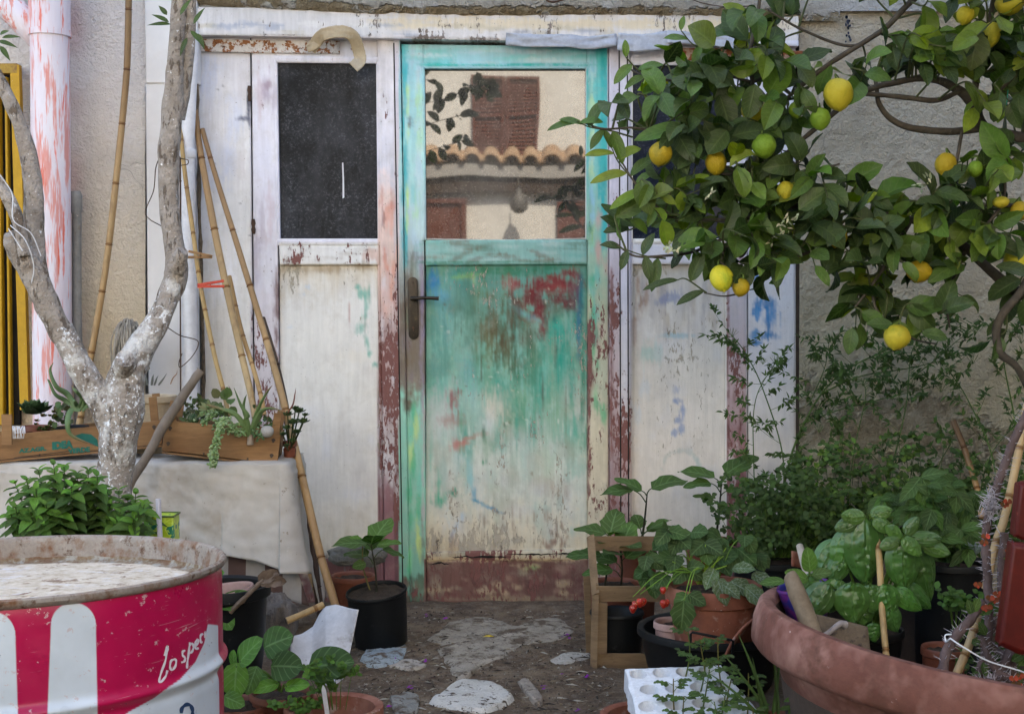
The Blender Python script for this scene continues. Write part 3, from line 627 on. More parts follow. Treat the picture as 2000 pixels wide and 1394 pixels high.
# door leaf
door = thing('door', 'old wooden door smeared with turquoise, red and green paint, glazed at the top', 'door', P(980, 1178, 3.2))
YD = 3.196
slab('stile', ((784, 87), (826, 87), (832, 1177), (800, 1177)), YD-.014, .045, door)
slab('stile', ((1147, 91), (1188, 91), (1189, 1177), (1149, 1177)), YD-.014, .045, door)
slab('top_rail', ((826.5, 87), (1146.5, 91), (1146.5, 134), (826.5, 134)), YD-.013, .045, door)
slab('middle_rail', ((831, 469), (1146, 468), (1146.3, 516), (831.5, 518)), YD-.011, .04, door, wav=.001)
slab('panel', ((832, 518), (1146.4, 516), (1148.5, 1092), (832, 1092)), YD+.004, .02, door, M['panel'], wav=.0012)
slab('foot_board', ((833, 1092), (1148.6, 1092), (1148.8, 1176), (833, 1177)), YD-.006, .04, door, wav=.004)
def bead(name, quads, Y, parent):
    for q in quads: slab(name, q, Y, .03, parent)
bead('glazing_bead', [((820, 124), (1152, 122), (1144, 134), (829, 134)), ((820.5, 124.5), (829, 134.5), (832, 469), (823, 469)), ((1152, 122.5), (1152, 468), (1144, 468), (1144, 134.5))], YD-.018, door)
mb = MB()  # cracked rot line above the foot board
for i, (x0, x1, y) in enumerate(((836, 880, 1100), (876, 1000, 1087), (990, 1090, 1082), (1080, 1148, 1080))):
    pts = [P(x, y+3*MN.noise(V((x*.06, i, 0)))+2*MN.noise(V((x*.2, i, 3))), YD-.0125) for x in np.linspace(x0, x1, 22)]
    vs = []
    for k, p in enumerate(pts):
        h = .0028*max(.1, math.sin(math.pi*k/21))*(1+1.2*MN.noise(p*60)); vs += [p+V((0, 0, h)), p-V((0, 0, h))]
    mb.add(vs, [(2*k, 2*k+2, 2*k+3, 2*k+1) for k in range(21)])
mb.build('crack', M['dark'], door)
slab('sill_splinter', ((834, 1078), (1146, 1072), (1147, 1094), (834, 1096)), YD-.010, .02, door, wav=.006)
# glass
def glass(name, base, dust, refl, dth=.56, rough=.02, tint=(1, 1, 1), dw=.34, base_d=.3):
    t = NT(name)
    n1 = t.noise(130, 6, .8); n2 = t.noise((11, 11, 11), 5, .7, off=(3, 3, 3)); sc = t.noise((60, 60, 14), 6, .7, off=(0, 9, 2))
    dm = t.math('ADD', t.math('MULTIPLY', t.ramp(n1, [(dth, 0.), (dth+.12, 1.)]), t.ramp(n2, [(.36, .12), (.64, 1.)])), t.math('MULTIPLY', t.ramp(n2, [(.4, 0.), (.75, 1.)]), base_d))
    dm = t.math('ADD', dm, t.math('MULTIPLY', t.ramp(t.noise((5, 5, 2.6), 4, .7, off=(1, 6, 2)), [(.46, 0.), (.66, 1.)]), base_d*1.6))
    dm = t.math('ADD', dm, t.math('MULTIPLY', t.ramp(sc, [(.58, 0.), (.75, 1.)]), base_d*.8), clamp=True)
    z = t.n('SeparateXYZ', {0: t.pos}).node.outputs[2]
    t.set('Base Color', base); t.set('Roughness', .3); t.set('Specular IOR Level', .06)  # dark opaque base stands in for the unlit room behind the pane
    dust_b = t.n('BsdfDiffuse', {'Color': (*dust, 1)})
    wav = t.bump(t.noise(2.2, 1, .5), .05, .02)
    gl = t.n('BsdfGlossy', {'Color': (*tint, 1), 'Roughness': rough, 'Normal': wav})
    m1 = t.n('MixShader', {0: refl, 1: t.b.outputs[0], 2: gl})
    m2 = t.n('MixShader', {0: t.math('MULTIPLY', dm, dw), 1: m1, 2: dust_b})
    t.t.links.new(m2, t.out.inputs[0]); return t.m
def plate(name, quad, Y, mat, parent, th=.004, label=None):
    mb = MB(); a = [P(x, y, Y) for x, y in quad]; b = [p+V((0, th, 0)) for p in a]
    mb.add(a+b, [(0, 1, 2, 3), (7, 6, 5, 4), (0, 4, 5, 1), (1, 5, 6, 2), (2, 6, 7, 3), (3, 7, 4, 0)]); return mb.build(name, mat, parent, smooth=False, label=label)
YG = 3.206
plate('glass_pane', ((828, 130), (1147, 130), (1147, 472), (830, 472)), YG, glass('door_glass', (.02, .018, .016, 1), (.60, .56, .50), .105, .54, dw=.24, base_d=.20), door, label='dusty glass mirroring the house opposite')
mb = MB(); tube(mb, [P(831, 467, YD-.004), P(900, 468, YD-.003), P(1000, 469, YD-.003), P(1143, 466, YD-.003)], .0025, 6, sm=8, bump=.5, bs=150); mb.build('putty', gen('putty', (.5, .45, .38), (.62, .58, .5), 30), door)
# handle
hm = gen('worn_bronze', (.020, .016, .013), (.05, .038, .028), 30, .38, (60, .3, .001), [(20, .6, (.12, .085, .055), .15)], metal=.6, spec=.5)
mb = MB(); n = 20
def plateshape(cx, yt, yb, w, Yp, th):
    top = [(cx+w*math.cos(a), yt+w-w*math.sin(a)) for a in np.linspace(math.pi, 0, 9)]
    bot = [(cx+2+w*math.cos(a), yb-w-w*math.sin(a)) for a in np.linspace(0, -math.pi, 9)]
    pts = top+bot; k = len(pts)
    f = [P(x, y, Yp) for x, y in pts]; g = [p+V((0, th, 0)) for p in f]
    c = V((sum(p.x for p in f)/k, f[0].y, sum(p.z for p in f)/k)); f2 = [c+(p-c)*.82-V((0, .002, 0)) for p in f]
    mb.add(f+g+f2, [(i, (i+1) % k, k+(i+1) % k, k+i) for i in range(k)]+[(i, (i+1) % k, 2*k+(i+1) % k, 2*k+i) for i in range(k)]+[tuple(2*k+i for i in range(k))])
plateshape(806, 541, 663, 10, YD-.020, .006)
hd = mb.build('handle', hm, door)
mb = MB(); c = P(807, 583, YD-.022)
tube(mb, [c+V((0, .003, 0)), c+V((0, -.02, 0)), c+V((0, -.038, .0))], [.009, .0075, .007], 14)
tube(mb, [c+V((-.006, -.038, 0)), c+V((.012, -.042, 0)), c+V((.045, -.043, .002)), P(857, 583, YD-.064)], [.0075, .0065, .006, .0068], 12, sm=5); mb.build('lever', hm, hd)
mb = MB()
for (x, y, r) in ((807, 640, .0045), (806, 552, .003), (808, 655, .003)):
    c = P(x, y, YD-.0235); tube(mb, [c, c+V((0, -.0015, 0))], r, 12)
c = P(807.5, 640, YD-.0245); box(mb, c-V((0, .001, .006)), (.004, .003, .012)); mb.build('keyhole', M['iron'], hd)
# left side panel
sl = thing('side_panel', 'white timber side panel left of the door with a black dusty window', 'side panel', P(600, 1178, 3.2))
slab('plank', ((386, 70), (488, 70), (498, 1178), (402, 1178)), 3.190, .03, sl)
slab('stile', ((491, 71), (538, 71), (548, 1178), (501, 1178)), 3.183, .04, sl)
slab('stile', ((734, 78), (738, 78), (751, 1178), (744, 1178)), 3.186, .04, sl)
slab('top_rail', ((538, 71), (735, 78), (736, 124), (538, 122)), 3.183, .04, sl)
slab('middle_rail', ((545, 478), (740, 478), (741.5, 517), (546.5, 517)), 3.181, .04, sl, wav=.003)
slab('panel', ((546, 517), (742, 517), (746, 1092), (549, 1090)), 3.201, .02, sl, M['panel'], wav=.001)
slab('foot_board', ((549, 1090), (746, 1092), (748, 1180), (549, 1180)), 3.192, .03, sl, wav=.006)
bead('glazing_bead', [((532, 110), (742, 112), (735, 124), (541, 122)), ((532, 111), (541, 122.5), (547, 468), (540, 468)), ((735, 124.5), (742, 113), (746, 468), (739, 468)), ((541, 466), (745, 466), (745, 479), (541, 479))], 3.178, sl)
plate('glass_pane', ((536, 118), (742, 118), (745, 472), (540, 472)), 3.196, glass('dark_dusty_glass', (.006, .008, .011, 1), (.32, .33, .38), .0028, .52, .25, dw=.26, base_d=.2), sl)
mb = MB(); vs = [P(668, 318, 3.1945), P(670.5, 318, 3.1945), P(672, 350, 3.1945), P(672.5, 386, 3.1945), P(669, 388, 3.1945), P(669, 350, 3.1945)]; mb.add(vs, [(0, 1, 2, 3, 4, 5)]); mb.build('paint_drip', M['white'], sl)
mb = MB(); strip(mb, [(386, 89, 0), (520, 92, 0), (664, 93, 0)], 25, 3.179, 5, amp=.0006)
o = mb.build('metal_strap', M['rust'], sl, label='rusty flaking steel strap'); o.modifiers.new('s', 'SOLIDIFY').thickness = .003
for (x, y0, y1, w) in ((486.5, 168, 198, 4), (494.5, 428, 457, 4.5)):
    mb = MB(); a = P(x, y0, 3.181); b = P(x+1, y1, 3.181); tube(mb, [a, a.lerp(b, .3), a.lerp(b, .5), a.lerp(b, .7), b], [m(w*.7, 3.18), m(w, 3.18), m(w*.6, 3.18), m(w, 3.18), m(w*.7, 3.18)], 10); mb.build('hinge', M['iron'], sl)
mb = MB()
for x0, x1 in ((488.6, 499.3),): mb.add([P(x0, 72, 3.1815), P(x0+2, 72, 3.1815), P(x1+2, 1176, 3.1815), P(x1, 1176, 3.1815)], [(0, 1, 2, 3)])
mb.build('gap', M['dark'], sl)
# dirt seam between pilaster and planks
mb = MB(); tube(mb, [P(384, 95, 3.15), P(387, 240, 3.15), P(389, 400, 3.15), P(395, 600, 3.15), P(400, 900, 3.15)], .006, 6, sm=10, bump=.9, bs=60); mb.build('dirt_seam', gen('dirt_seam', (.05, .035, .025), (.20, .15, .10), 50, .95, (120, 1, .004)), sl)
# right side panel
sr = thing('side_panel', 'white timber side panel right of the door, half hidden by the lemon tree', 'side panel', P(1400, 1178, 3.2))
slab('stile', ((1231, 85), (1236, 85), (1236, 1178), (1231, 1178)), 3.186, .04, sr)
slab('top_rail', ((1236, 88), (1418, 90), (1418, 126), (1236, 126)), 3.183, .04, sr)
slab('middle_rail', ((1236, 475), (1417, 475), (1417, 516), (1236, 516)), 3.181, .04, sr, wav=.002)
slab('panel', ((1233, 516), (1418, 516), (1418, 1100), (1233, 1100)), 3.201, .02, sr, M['panel'], wav=.001)
slab('foot_board', ((1233, 1100), (1418, 1100), (1418, 1180), (1233, 1180)), 3.192, .03, sr)
slab('stile', ((1418, 90), (1458, 90), (1460, 1178), (1418, 1178)), 3.183, .04, sr)
slab('plank', ((1461, 90), (1554, 90), (1555, 1178), (1461, 1178)), 3.190, .03, sr)
bead('glazing_bead', [((1230, 114), (1424, 116), (1418, 127), (1237, 127)), ((1237, 466), (1418, 466), (1418, 476), (1237, 476))], 3.178, sr)
plate('glass_pane', ((1233, 120), (1424, 120), (1424, 470), (1233, 470)), 3.196, glass('blue_black_glass', (.008, .012, .024, 1), (.30, .34, .42), .006, .52, .15, dw=.24, base_d=.04), sr)
mb = MB(); strip(mb, [(1310, 106, 0), (1440, 108, 0), (1570, 112, 0)], 24, 3.166, 8, amp=.0006)
o = mb.build('metal_strap', gen('heavy_rust', (.30, .16, .10), (.55, .45, .40), 14, .8, (80, .5, .002), [(40, .45, (.22, .07, .025), .06)]), sr, label='heavily rusted steel strap'); o.modifiers.new('s', 'SOLIDIFY').thickness = .003
# brown parcel tape looped over the lintel
mb = MB(); bt = gen('brown_tape', (.38, .29, .18), (.50, .40, .27), 9, .4, (40, .25, .001), [(12, .62, (.55, .52, .46), .15)])
strip(mb, [(606, 98, .012), (615, 86, .02), (632, 68, .05), (668, 62, .06), (690, 72, .05), (700, 98, .03), (703, 118, .03), (690, 132, .05)], 24, 3.12, 4, amp=.003)
strip(mb, [(600, 96, .010), (610, 92, .018), (622, 84, .014)], 15, 3.112, 6, col=(.9, .95, 1), amp=.002)
o = mb.build('tape_loop', bt); tag(o, 'loop of brown parcel tape sticking out above the left window', 'tape'); o.modifiers.new('s', 'SOLIDIFY').thickness = .0008
# ------------------------------------------------------------------ ground
def gh(x, y):
    q = V((x*2.2, y*2.2, 0)); return .010*MN.noise(q)+.006*MN.noise(q*3.3)+.0035*MN.noise(q*9)+.0022*MN.noise(q*24)
gx = list(np.linspace(-30, -1.3, 14)[:-1])+list(np.arange(-1.3, 1.3, .011))+list(np.linspace(1.31, 30, 14))
gy = list(np.linspace(-30, 1.9, 20)[:-1])+list(np.arange(1.9, 3.3, .011))+[3.4, 8, 30]
mb = MB(); vs = [(x, y, gh(x, y)) for x in gx for y in gy]; mb.add(np.array(vs), gridfaces(len(gx), len(gy)))
t = NT('damp_earth')
c = t.ramp(t.noise(7, 9, .7), [(.28, (.055, .032, .018)), (.5, (.125, .078, .045)), (.7, (.23, .16, .10))])
c = t.mix(t.ramp(t.noise(38, 6, .7, off=(3, 3, 3)), [(.52, 0.), (.68, .75)]), c, (.24, .195, .15))
c = t.mix(t.ramp(t.noise(110, 4, .6, off=(7, 3, 3)), [(.60, 0.), (.66, .8)]), c, (.022, .015, .010))
c = t.mix(t.ramp(t.noise(160, 2, .5, off=(9, 3, 3)), [(.72, 0.), (.74, .7)]), c, (.42, .38, .30))
t.set('Base Color', c); t.set('Roughness', .88)
t.set('Normal', t.bump(t.math('ADD', t.noise(60, 8, .7), t.math('MULTIPLY', t.noise(220, 5, .7), .4)), 1.0, .012)); M['earth'] = t.m
kind(mb.build('ground', M['earth'], loc=V((0, 0, 0))), 'structure')
def stone(pts, z, col1, col2, label, dirt=.5, ds=9, group=None, sc=1):
    w = [G(x, y, z) for x, y in pts]; c = sum(w, V())/len(w); w = catmull(w+[w[0]], 5)[:-1]; k = len(w); vs = []; rings = [1.06, 1.0, .96, .86, .7, .5, .3, .12]; zz = [-.012, -.002, .002, .004, .005, .006, .006, .006]
    for r, h in zip(rings, zz):
        for p in w:
            q = c+(p-c)*r*(1+.05*MN.noise(p*14)+.03*MN.noise(p*50)); q.z = z+h+.006*MN.noise(q*16)+.004*MN.noise(q*45)*(r < 1.01); vs.append(q)
    mb = MB(); fs = [(i*k+j, i*k+(j+1) % k, (i+1)*k+(j+1) % k, (i+1)*k+j) for i in range(len(rings)-1) for j in range(k)]+[tuple((len(rings)-1)*k+j for j in range(k))]
    mb.add(vs, fs)
    mt = gen('stone', col1, col2, 16, .85, (90, .9, .005), [(ds*1.6, dirt-.035, (.10, .068, .045), .10), (44, .57, (.07, .048, .035), .07), (130, .64, (.05, .035, .03), .04)])
    o = mb.build('paving_stone', mt); tag(o, label, 'paving stone', group); return o
stone([(838, 1248), (880, 1215), (930, 1204), (975, 1212), (1010, 1222), (1040, 1210), (1085, 1206), (1118, 1228), (1100, 1246), (1030, 1262), (985, 1282), (940, 1298), (905, 1322), (882, 1305), (862, 1275)], .004, (.24, .195, .145), (.40, .34, .27), 'large flat beige flagstone set in the earth below the door', .54)
stone([(842, 1366), (875, 1340), (900, 1326), (950, 1328), (985, 1342), (1000, 1358), (975, 1374), (940, 1384), (880, 1378)], .008, (.50, .46, .40), (.66, .62, .56), 'small whitish cracked stone at the bottom centre', .66)
stone([(1074, 1288), (1110, 1276), (1150, 1276), (1150, 1288), (1112, 1298), (1084, 1297)], .004, (.34, .30, .25), (.48, .44, .38), 'narrow pale stone beside the slatted crate', .6)
stone([(705, 1285), (720, 1262), (756, 1248), (792, 1256), (786, 1284), (750, 1300), (720, 1304)], .003, (.28, .32, .33), (.42, .46, .46), 'bluish grey stone just right of the white plastic sheet', .56)
stone([(758, 1300), (800, 1288), (832, 1298), (800, 1306)], .004, (.36, .30, .25), (.50, .45, .38), 'small pinkish pale stone left of the large flagstone', .6)
stone([(762, 1362), (790, 1352), (818, 1358), (812, 1392), (775, 1398)], .002, (.20, .19, .17), (.32, .30, .26), 'grey stone beside the terracotta rim at bottom left of centre', .55)
stone([(1010, 1330), (1030, 1326), (1060, 1360), (1045, 1372)], .002, (.26, .21, .17), (.38, .32, .26), 'thin slanting brown stone right of the whitish stone', .55)
# litter: crumbs, twigs and petals
mb = MB()
for i in range(2600):
    x = random.uniform(690, 1200); y = random.uniform(1190, 1394); p = G(x, y, 0); p.z = gh(p.x, p.y)+.003; r = random.choice([.0015, .002, .003, .005])
    c = random.choice([(.03, .022, .016), (.12, .09, .06), (.35, .31, .25), (.06, .04, .03), (.2, .15, .1)])
    a = random.random()*6.3; L = r*random.choice([1, 1, 1.6, 4]); d = V((math.cos(a), math.sin(a), 0)); n = V((-d.y, d.x, 0))
    mb.add([p-d*L, p+n*r*.5, p+d*L, p-n*r*.5, p+V((0, 0, r*.8))], [(0, 1, 4), (1, 2, 4), (2, 3, 4), (3, 0, 4)], c)
for (x, y) in [(1106, 1248), (1110, 1252), (1101, 1250), (775, 1288), (832, 1294), (1096, 1320), (1148, 1328), (925, 1378), (930, 1384), (1130, 1392), (800, 1345), (834, 1205), (871, 1212), (760, 1384), (1060, 1345)]:
    for k in range(3):
        p = G(x+random.uniform(-4, 4), y+random.uniform(-3, 3), 0); p.z = gh(p.x, p.y)+.008; d = V((random.uniform(-1, 1), random.uniform(-1, 1), 0)).normalized()*.007; n = V((-d.y, d.x, 0))*.6
        mb.add([p-d, p+n, p+d+V((0, 0, .003)), p-n], [(0, 1, 2, 3)], (.30, .03, .34))
kind(mb.build('ground_litter', gen('litter', (.9, .9, .9), (1, 1, 1), 30, .9, usecol=True)), 'stuff')
mb = MB()
p = G(953, 1243, .02); pts = [p+V((-.018, -.006, 0)), p+V((-.006, .004, .004)), p+V((.008, .0, .006)), p+V((.02, .006, 0)), p+V((.006, -.007, .002)), p+V((-.008, -.009, .003))]
mb.add(pts, [(0, 1, 5), (1, 4, 5), (1, 2, 4), (2, 3, 4)], (.62, .42, .03)); tag(mb.build('fallen_leaf', gen('yellow_leaf', (.9, .9, .9), (1, 1, 1), 30, .6, usecol=True)), 'small yellow fallen leaf on the large flagstone', 'leaf')
# unseen hedge behind the viewer; added to keep the light of the open yard off the pots
hg = thing('shade_hedge', 'added unseen hedge across the yard behind the viewer, outside the picture', 'shade_hedge', (0, -2.9, 0))
mb = MB(); q_ = []
for i in range(60):
    for j in range(30):
        a = j/29*math.pi; x = -3.2+6.4*i/59; p = V((x, -2.9-.42*math.cos(a), 1.30*math.sin(a)**.5)); p += V((0, MN.noise(p*4), MN.noise(p*5+V((3, 0, 0)))))*.09; p.z = min(p.z, 1.38); q_.append(p)
mb.add(q_, gridfaces(60, 30)); mb.build('shade_hedge_body', gen('shade_hedge_leaf_mass', (.012, .03, .008), (.05, .10, .025), 40, .8, (60, 1, .03)), hg)
# unseen wall added on the right, outside the picture, to shade that side
yw = thing('shade_wall', 'added unseen wall shading the right side, beyond the lemon tree, outside the picture', 'wall', (3.5, 0, 0))
mb = MB(); box(mb, (3.5, .2, 1.7), (.3, 5.8, 3.4)); mb.build('wall', gen('shade_wall_masonry', (.16, .13, .10), (.28, .24, .19), 3, .9, (10, .8, .02)), yw)
# ------------------------------------------------------------------ house opposite (seen in the door glass)
def Rf(x, y, D=16.5, off=0):
    p = P(x, y, D); return V((p.x, 2*YG-D-off*-1, p.z))
FY = 2*YG-16.5
op = thing('house_opposite', 'cream house across the yard mirrored in the door glass, brown shutters and tiled canopy', 'house', (0, FY, 0))
mb = MB(); box(mb, (0, FY-.15, 3.4), (18, .3, 7.4)); mb.build('wall', gen('cream_render', (.74, .71, .64), (.82, .80, .73), 2, .9, (14, .5, .01)), op)
shm = gen('brown_shutter', (.13, .042, .026), (.18, .062, .04), 6, .6, (60, .2, .001))
def sh(x0, y0, x1, y1, name, slats=True):
    a = Rf(x0, y0); b = Rf(x1, y1); w = b.x-a.x; h = a.z-b.z; cx = (a.x+b.x)/2; cz = (a.z+b.z)/2
    mb = MB(); t = .09*w
    for s in (-1, 1): box(mb, (cx+s*(w-t)/2, FY+.05, cz), (t, .07, h))
    for z in (a.z-t/2, cz, b.z+t/2): box(mb, (cx, FY+.05, z), (w-2*t-.002, .068, t))
    if slats:
        n = int(h/.05)
        for i in range(n):
            z = b.z+t+(h-2*t)*(i+.5)/n; box(mb, (cx, FY+.045, z), (w-2*t, .008, .045), Matrix.Rotation(R(35), 3, 'X'))
    else: box(mb, (cx, FY+.03, cz), (w-2*t, .02, h-2*t))
    return mb.build(name, shm, op, smooth=False)
sh(922, 148, 985, 306, 'shutter'); sh(987, 148, 1054, 306, 'shutter')
sh(815, 388, 910, 640, 'door', False); sh(1092, 393, 1180, 640, 'door', False)
mb = MB(); a = Rf(700, 325); b = Rf(1300, 348)
box(mb, ((a.x+b.x)/2, FY+.09, (a.z+b.z)/2), (b.x-a.x, .18, a.z-b.z)); mb.build('fascia', gen('grey_fascia', (.38, .36, .33), (.46, .44, .40), 5, .8), op)
mb = MB(); box(mb, ((a.x+b.x)/2, FY+.06, b.z-.10), (b.x-a.x, .12, .20)); mb.build('shadow_gap', M['darkwood'], op)  # dark bar stands in for the shadow gap under the canopy
mb = MB(); n = 15
for i in range(n):
    x = a.x+(b.x-a.x)*(i+.5)/n; r = (b.x-a.x)/n*.36; vs = []
    for yy, zz, rr in ((.24, 0, 1.1), (.12, .08, .95), (0, .16, .85)):
        for ang in np.linspace(0, math.pi, 9): vs.append((x+r*rr*math.cos(ang), FY+yy, a.z+.01+zz+r*rr*math.sin(ang)))
    mb.add(vs, gridfaces(3, 9))
    vs = []
    for yy, zz, rr in ((.24, 0, 1.0), (0, .16, 1.0)):
        for ang in np.linspace(0, math.pi, 7): vs.append((x+r*1.4+r*.75*math.cos(ang), FY+yy-.03, a.z+.07+zz-r*.5*math.sin(ang)))
    mb.add(vs, gridfaces(2, 7))
o = mb.build('roof_tiles', gen('clay_tiles', (.36, .22, .13), (.55, .40, .26), 6, .85, (20, .6, .01)), op); o.modifiers.new('s', 'SOLIDIFY').thickness = .03
c = Rf(1013, 397); mb = MB(); lathe(mb, [(.0, .16), (.03, .15), (.035, .11), (.09, .05), (.12, -.03), (.11, -.1), (.05, -.15), (0, -.16)], (c.x, FY+.35, c.z), 20); tube(mb, [(c.x, FY+.35, c.z+.14), (c.x, FY+.35, c.z+.30)], .01, 6)
mb.build('lamp', gen('grey_lamp', (.10, .09, .08), (.16, .15, .13), 5, .5), op)
# ------------------------------------------------------------------ leaf and plant builders
LK = .52
def shape_w(kind_, t, s=1):
    if kind_ == 'lemon': return max(0, math.sin(math.pi*min(1, t**.9)))**.75
    if kind_ == 'lance': return max(0, math.sin(math.pi*t**.7))**1.0
    if kind_ == 'round': return max(0, math.sin(math.pi*t**.8))**.5
    if kind_ == 'egg': return max(0, math.sin(math.pi*t**.72))**.7*(1+.10*math.sin(t*19)*(1-t*.4))
    if kind_ == 'basil': return max(0, math.sin(math.pi*t**.8))**.55
    if kind_ == 'strap': return min(1, t*8+.5)*(1-t)**.55
    if kind_ == 'mint': return max(0, math.sin(math.pi*t**.66))**.9*(1+.09*math.cos(t*44))
    if kind_ == 'lobed': return max(0, math.sin(math.pi*t**.8))**.5*(1+.22*math.cos(t*15))
    return math.sin(math.pi*t)
def leaf(mb, base, d, nrm, L, W, kd='lemon', col=(.1, .2, .05), n=7, curl=.6, fold=.25, wave=.0, puff=0, m_=2, seed=None):
    d = V(d).normalized(); nrm = V(nrm); nrm = nrm-d*nrm.dot(d)
    nrm = nrm.normalized() if nrm.length > 1e-4 else d.orthogonal().normalized()
    s = d.cross(nrm).normalized(); vs = []; lp = []; p = V(base); st_ = L/n; ss = [-1, -.5, 0, .5, 1] if m_ == 2 else ([-1, 0, 1] if m_ == 1 else [k/m_ for k in range(-m_, m_+1)])
    ph = random.random()*6; sd = random.random()*50
    for i in range(n+1):
        t = i/n; w = W/2*max(.02, shape_w(kd, t)) if i not in (0, n) else W*.015
        a = curl*t; dd = (d*math.cos(a)-nrm*math.sin(a)); nn = (nrm*math.cos(a)+d*math.sin(a))
        if i: p = p+dd*st_
        for q in ss:
            h = fold*abs(q)*w+wave*W*math.sin(t*9+ph+q)*abs(q)
            if puff: h += puff*W*(1-abs(q)**4)*(1.5*abs(MN.noise(V((t*7-abs(q)*1.5, q*2.6, sd))))+.9*abs(MN.noise(V((t*15-abs(q)*2, q*5, sd+9))))+.25*abs(math.sin(t*math.pi*5-abs(q)*2)))-puff*W*.9*max(0, 1-abs(q)*7)
            vs.append(p+s*q*w+nn*h); lp.append((t, q, sd))
    k = len(ss)
    c = np.array(col)*random.uniform(.48, 1.36)*(1+np.array([random.uniform(-.12, .3), 0, random.uniform(-.1, .1)]))*(LK if max(col) < .5 else 1)*np.array([.95, 1, .5 if max(col) < .5 else 1])
    mb.add(vs, gridfaces(n+1, k), c, lp)
def rnd(a=1): return V((random.gauss(0, a), random.gauss(0, a), random.gauss(0, a)))
def pick(cols): return random.choice(cols)
LM = dict(
 lemon=leafmat('lemon_leaf', .42, (.30, .42, .14), .35, .26, 7, .0015, .10, .32),
 soft=leafmat('soft_leaf', .5, (.35, .55, .25), .55, .28, 5, .002),
 basil=leafmat('basil_leaf', .30, (.12, .30, .06), .3, .12, 0, .003, spec=.5),
 mint=leafmat('mint_leaf', .45, (.2, .4, .12), .3, .25, 7, .0015),
 fine=leafmat('fine_leaf', .55, (.2, .35, .1), .1, .3, 3, .001),
 fuzzy=leafmat('downy_leaf', .7, (.42, .52, .5), .6, .1, 6, .002, .6),
 succ=leafmat('succulent_leaf', .45, (.3, .45, .3), .08, .05, 2, .001, .12))
GD = [(.030, .085, .016), (.040, .11, .020), (.055, .14, .025), (.045, .10, .035)]
GL = [(.13, .30, .03), (.17, .36, .04), (.10, .26, .03)]
def pot(parent, c, rt, rb, h, mat, rim=(.018, .006), soil=.8, tilt=None, n=64, name='pot', ribs=0, drop=.015, lip=0):
    """a moulded pot: wall, thick rim, inside wall down to the soil, then the soil"""
    Mx = tilt; rh, rt_ = rim; wl = max(.002, rt_*.5)
    prof = [(rb*.3, .0), (rb*.96, .0), (rb, .004), (rb+(rt-rb)*.5, h*.5), (rt-rt_*.9, h-rh-.003), (rt-rt_*.8, h-rh-.001), (rt, h-rh+.002), (rt+lip, h-.006), (rt-.001+lip, h-.0015), (rt-rt_*.4, h), (rt-rt_, h-.0015), (rt-rt_-wl, h-.006), (rb+(rt-rb)*(1-drop/h)-wl-rt_*.6, h-drop-.01)]
    mb = MB(); lathe(mb, prof, c, n, Mx, bump=.0016, bs=9)
    o = mb.build(name, mat, parent)
    if soil:
        mb = MB(); r = rt-rt_-wl*.4-(rt-rb)*drop/h; rings = [1.0, .92, .8, .66, .5, .34, .18, .05]; vs = []
        for q in rings:
            for j in range(36):
                a = j*math.pi/18; p = V((r*q*math.cos(a), r*q*math.sin(a), h-drop)); p.z += .006*MN.noise(p*60+V(c))+.005*MN.noise(p*140)+.008*(1-q)
                if Mx: p = Mx @ p
                vs.append(V(c)+p)
        mb.add(vs, [(i*36+j, i*36+(j+1) % 36, (i+1)*36+(j+1) % 36, (i+1)*36+j) for i in range(7) for j in range(36)]+[tuple(7*36+j for j in range(36))]); mb.build('soil', M['soil'], parent)
    return o
def eggplant(parent, base, h, leaves, lean=(0, 0), col=None, mat='soft', kd='egg', sc=1, stemc=(.16, .10, .12)):
    """leaves: (height fraction, azimuth deg, petiole, length, pitch deg)"""
    b = V(base); top = b+V((lean[0], lean[1], h)); ms = MB(); ml = MB()
    tube(ms, [b-V((0, 0, .02)), b.lerp(top, .4)+V((.004, 0, 0)), top], [.0036*sc, .003*sc, .0018*sc], 7, stemc, sm=5)
    for (f, az, pe, L, pt) in leaves:
        L *= 1.28
        a = R(az); p = b.lerp(top, f); o = V((math.cos(a), math.sin(a), 0)); q = p+o*pe*.75+V((0, 0, pe*.75)); tube(ms, [p, p+o*pe*.35+V((0, 0, pe*.5)), q], [.0018*sc, .0013*sc], 5, (.22, .30, .14), sm=4)
        d = o*math.cos(R(pt))+V((0, 0, math.sin(R(pt)))); nn = V((0, 0, 1))*math.cos(R(pt))-o*math.sin(R(pt))+V((0, -.35, 0))
        leaf(ml, q, d, nn, L, L*.68, kd, col or pick([(.07, .18, .04), (.09, .22, .05), (.055, .15, .035)]), 10, .45, .12, .05)
    ms.build('stem', M['stem'], parent); ml.build('leaves', LM[mat], parent)
# ------------------------------------------------------------------ far left: shutter, pipes
ys = thing('shutter', 'mustard yellow boarded shutter at the left edge of the wall', 'shutter', P(20, 800, 3.1))
mb = MB()
for x0, x1, Y in ((-70, -32, 3.105), (-31, 7, 3.105), (8, 22, 3.107)):
    a = P(x0, 150, Y); b = P(x1, 830, Y); box(mb, ((a.x+b.x)/2, Y+.015, (a.z+b.z)/2), (b.x-a.x, .03, a.z-b.z))
ym = gen('yellow_paint', (.46, .26, .012), (.56, .33, .02), 5, .55, (60, .3, .001), [(26, .66, (.12, .09, .06), .08, (1, 1, .4)), (60, .70, (.6, .55, .45), .04)])
mb.build('board', ym, ys, bevel=.003)
mb = MB(); beam(mb, P(31, 128, 3.09), P(50, 800, 3.09), .03, .028, V((1, 0, 0)), k=8); mb.build('frame', ym, ys)
mb = MB(); beam(mb, P(-70, 135, 3.09), P(36, 135, 3.09), .032, .03, k=3); mb.build('frame', gen('scuffed_yellow', (.30, .18, .03), (.44, .28, .05), 14, .6, spots=[(20, .5, (.16, .08, .04), .15)]), ys)
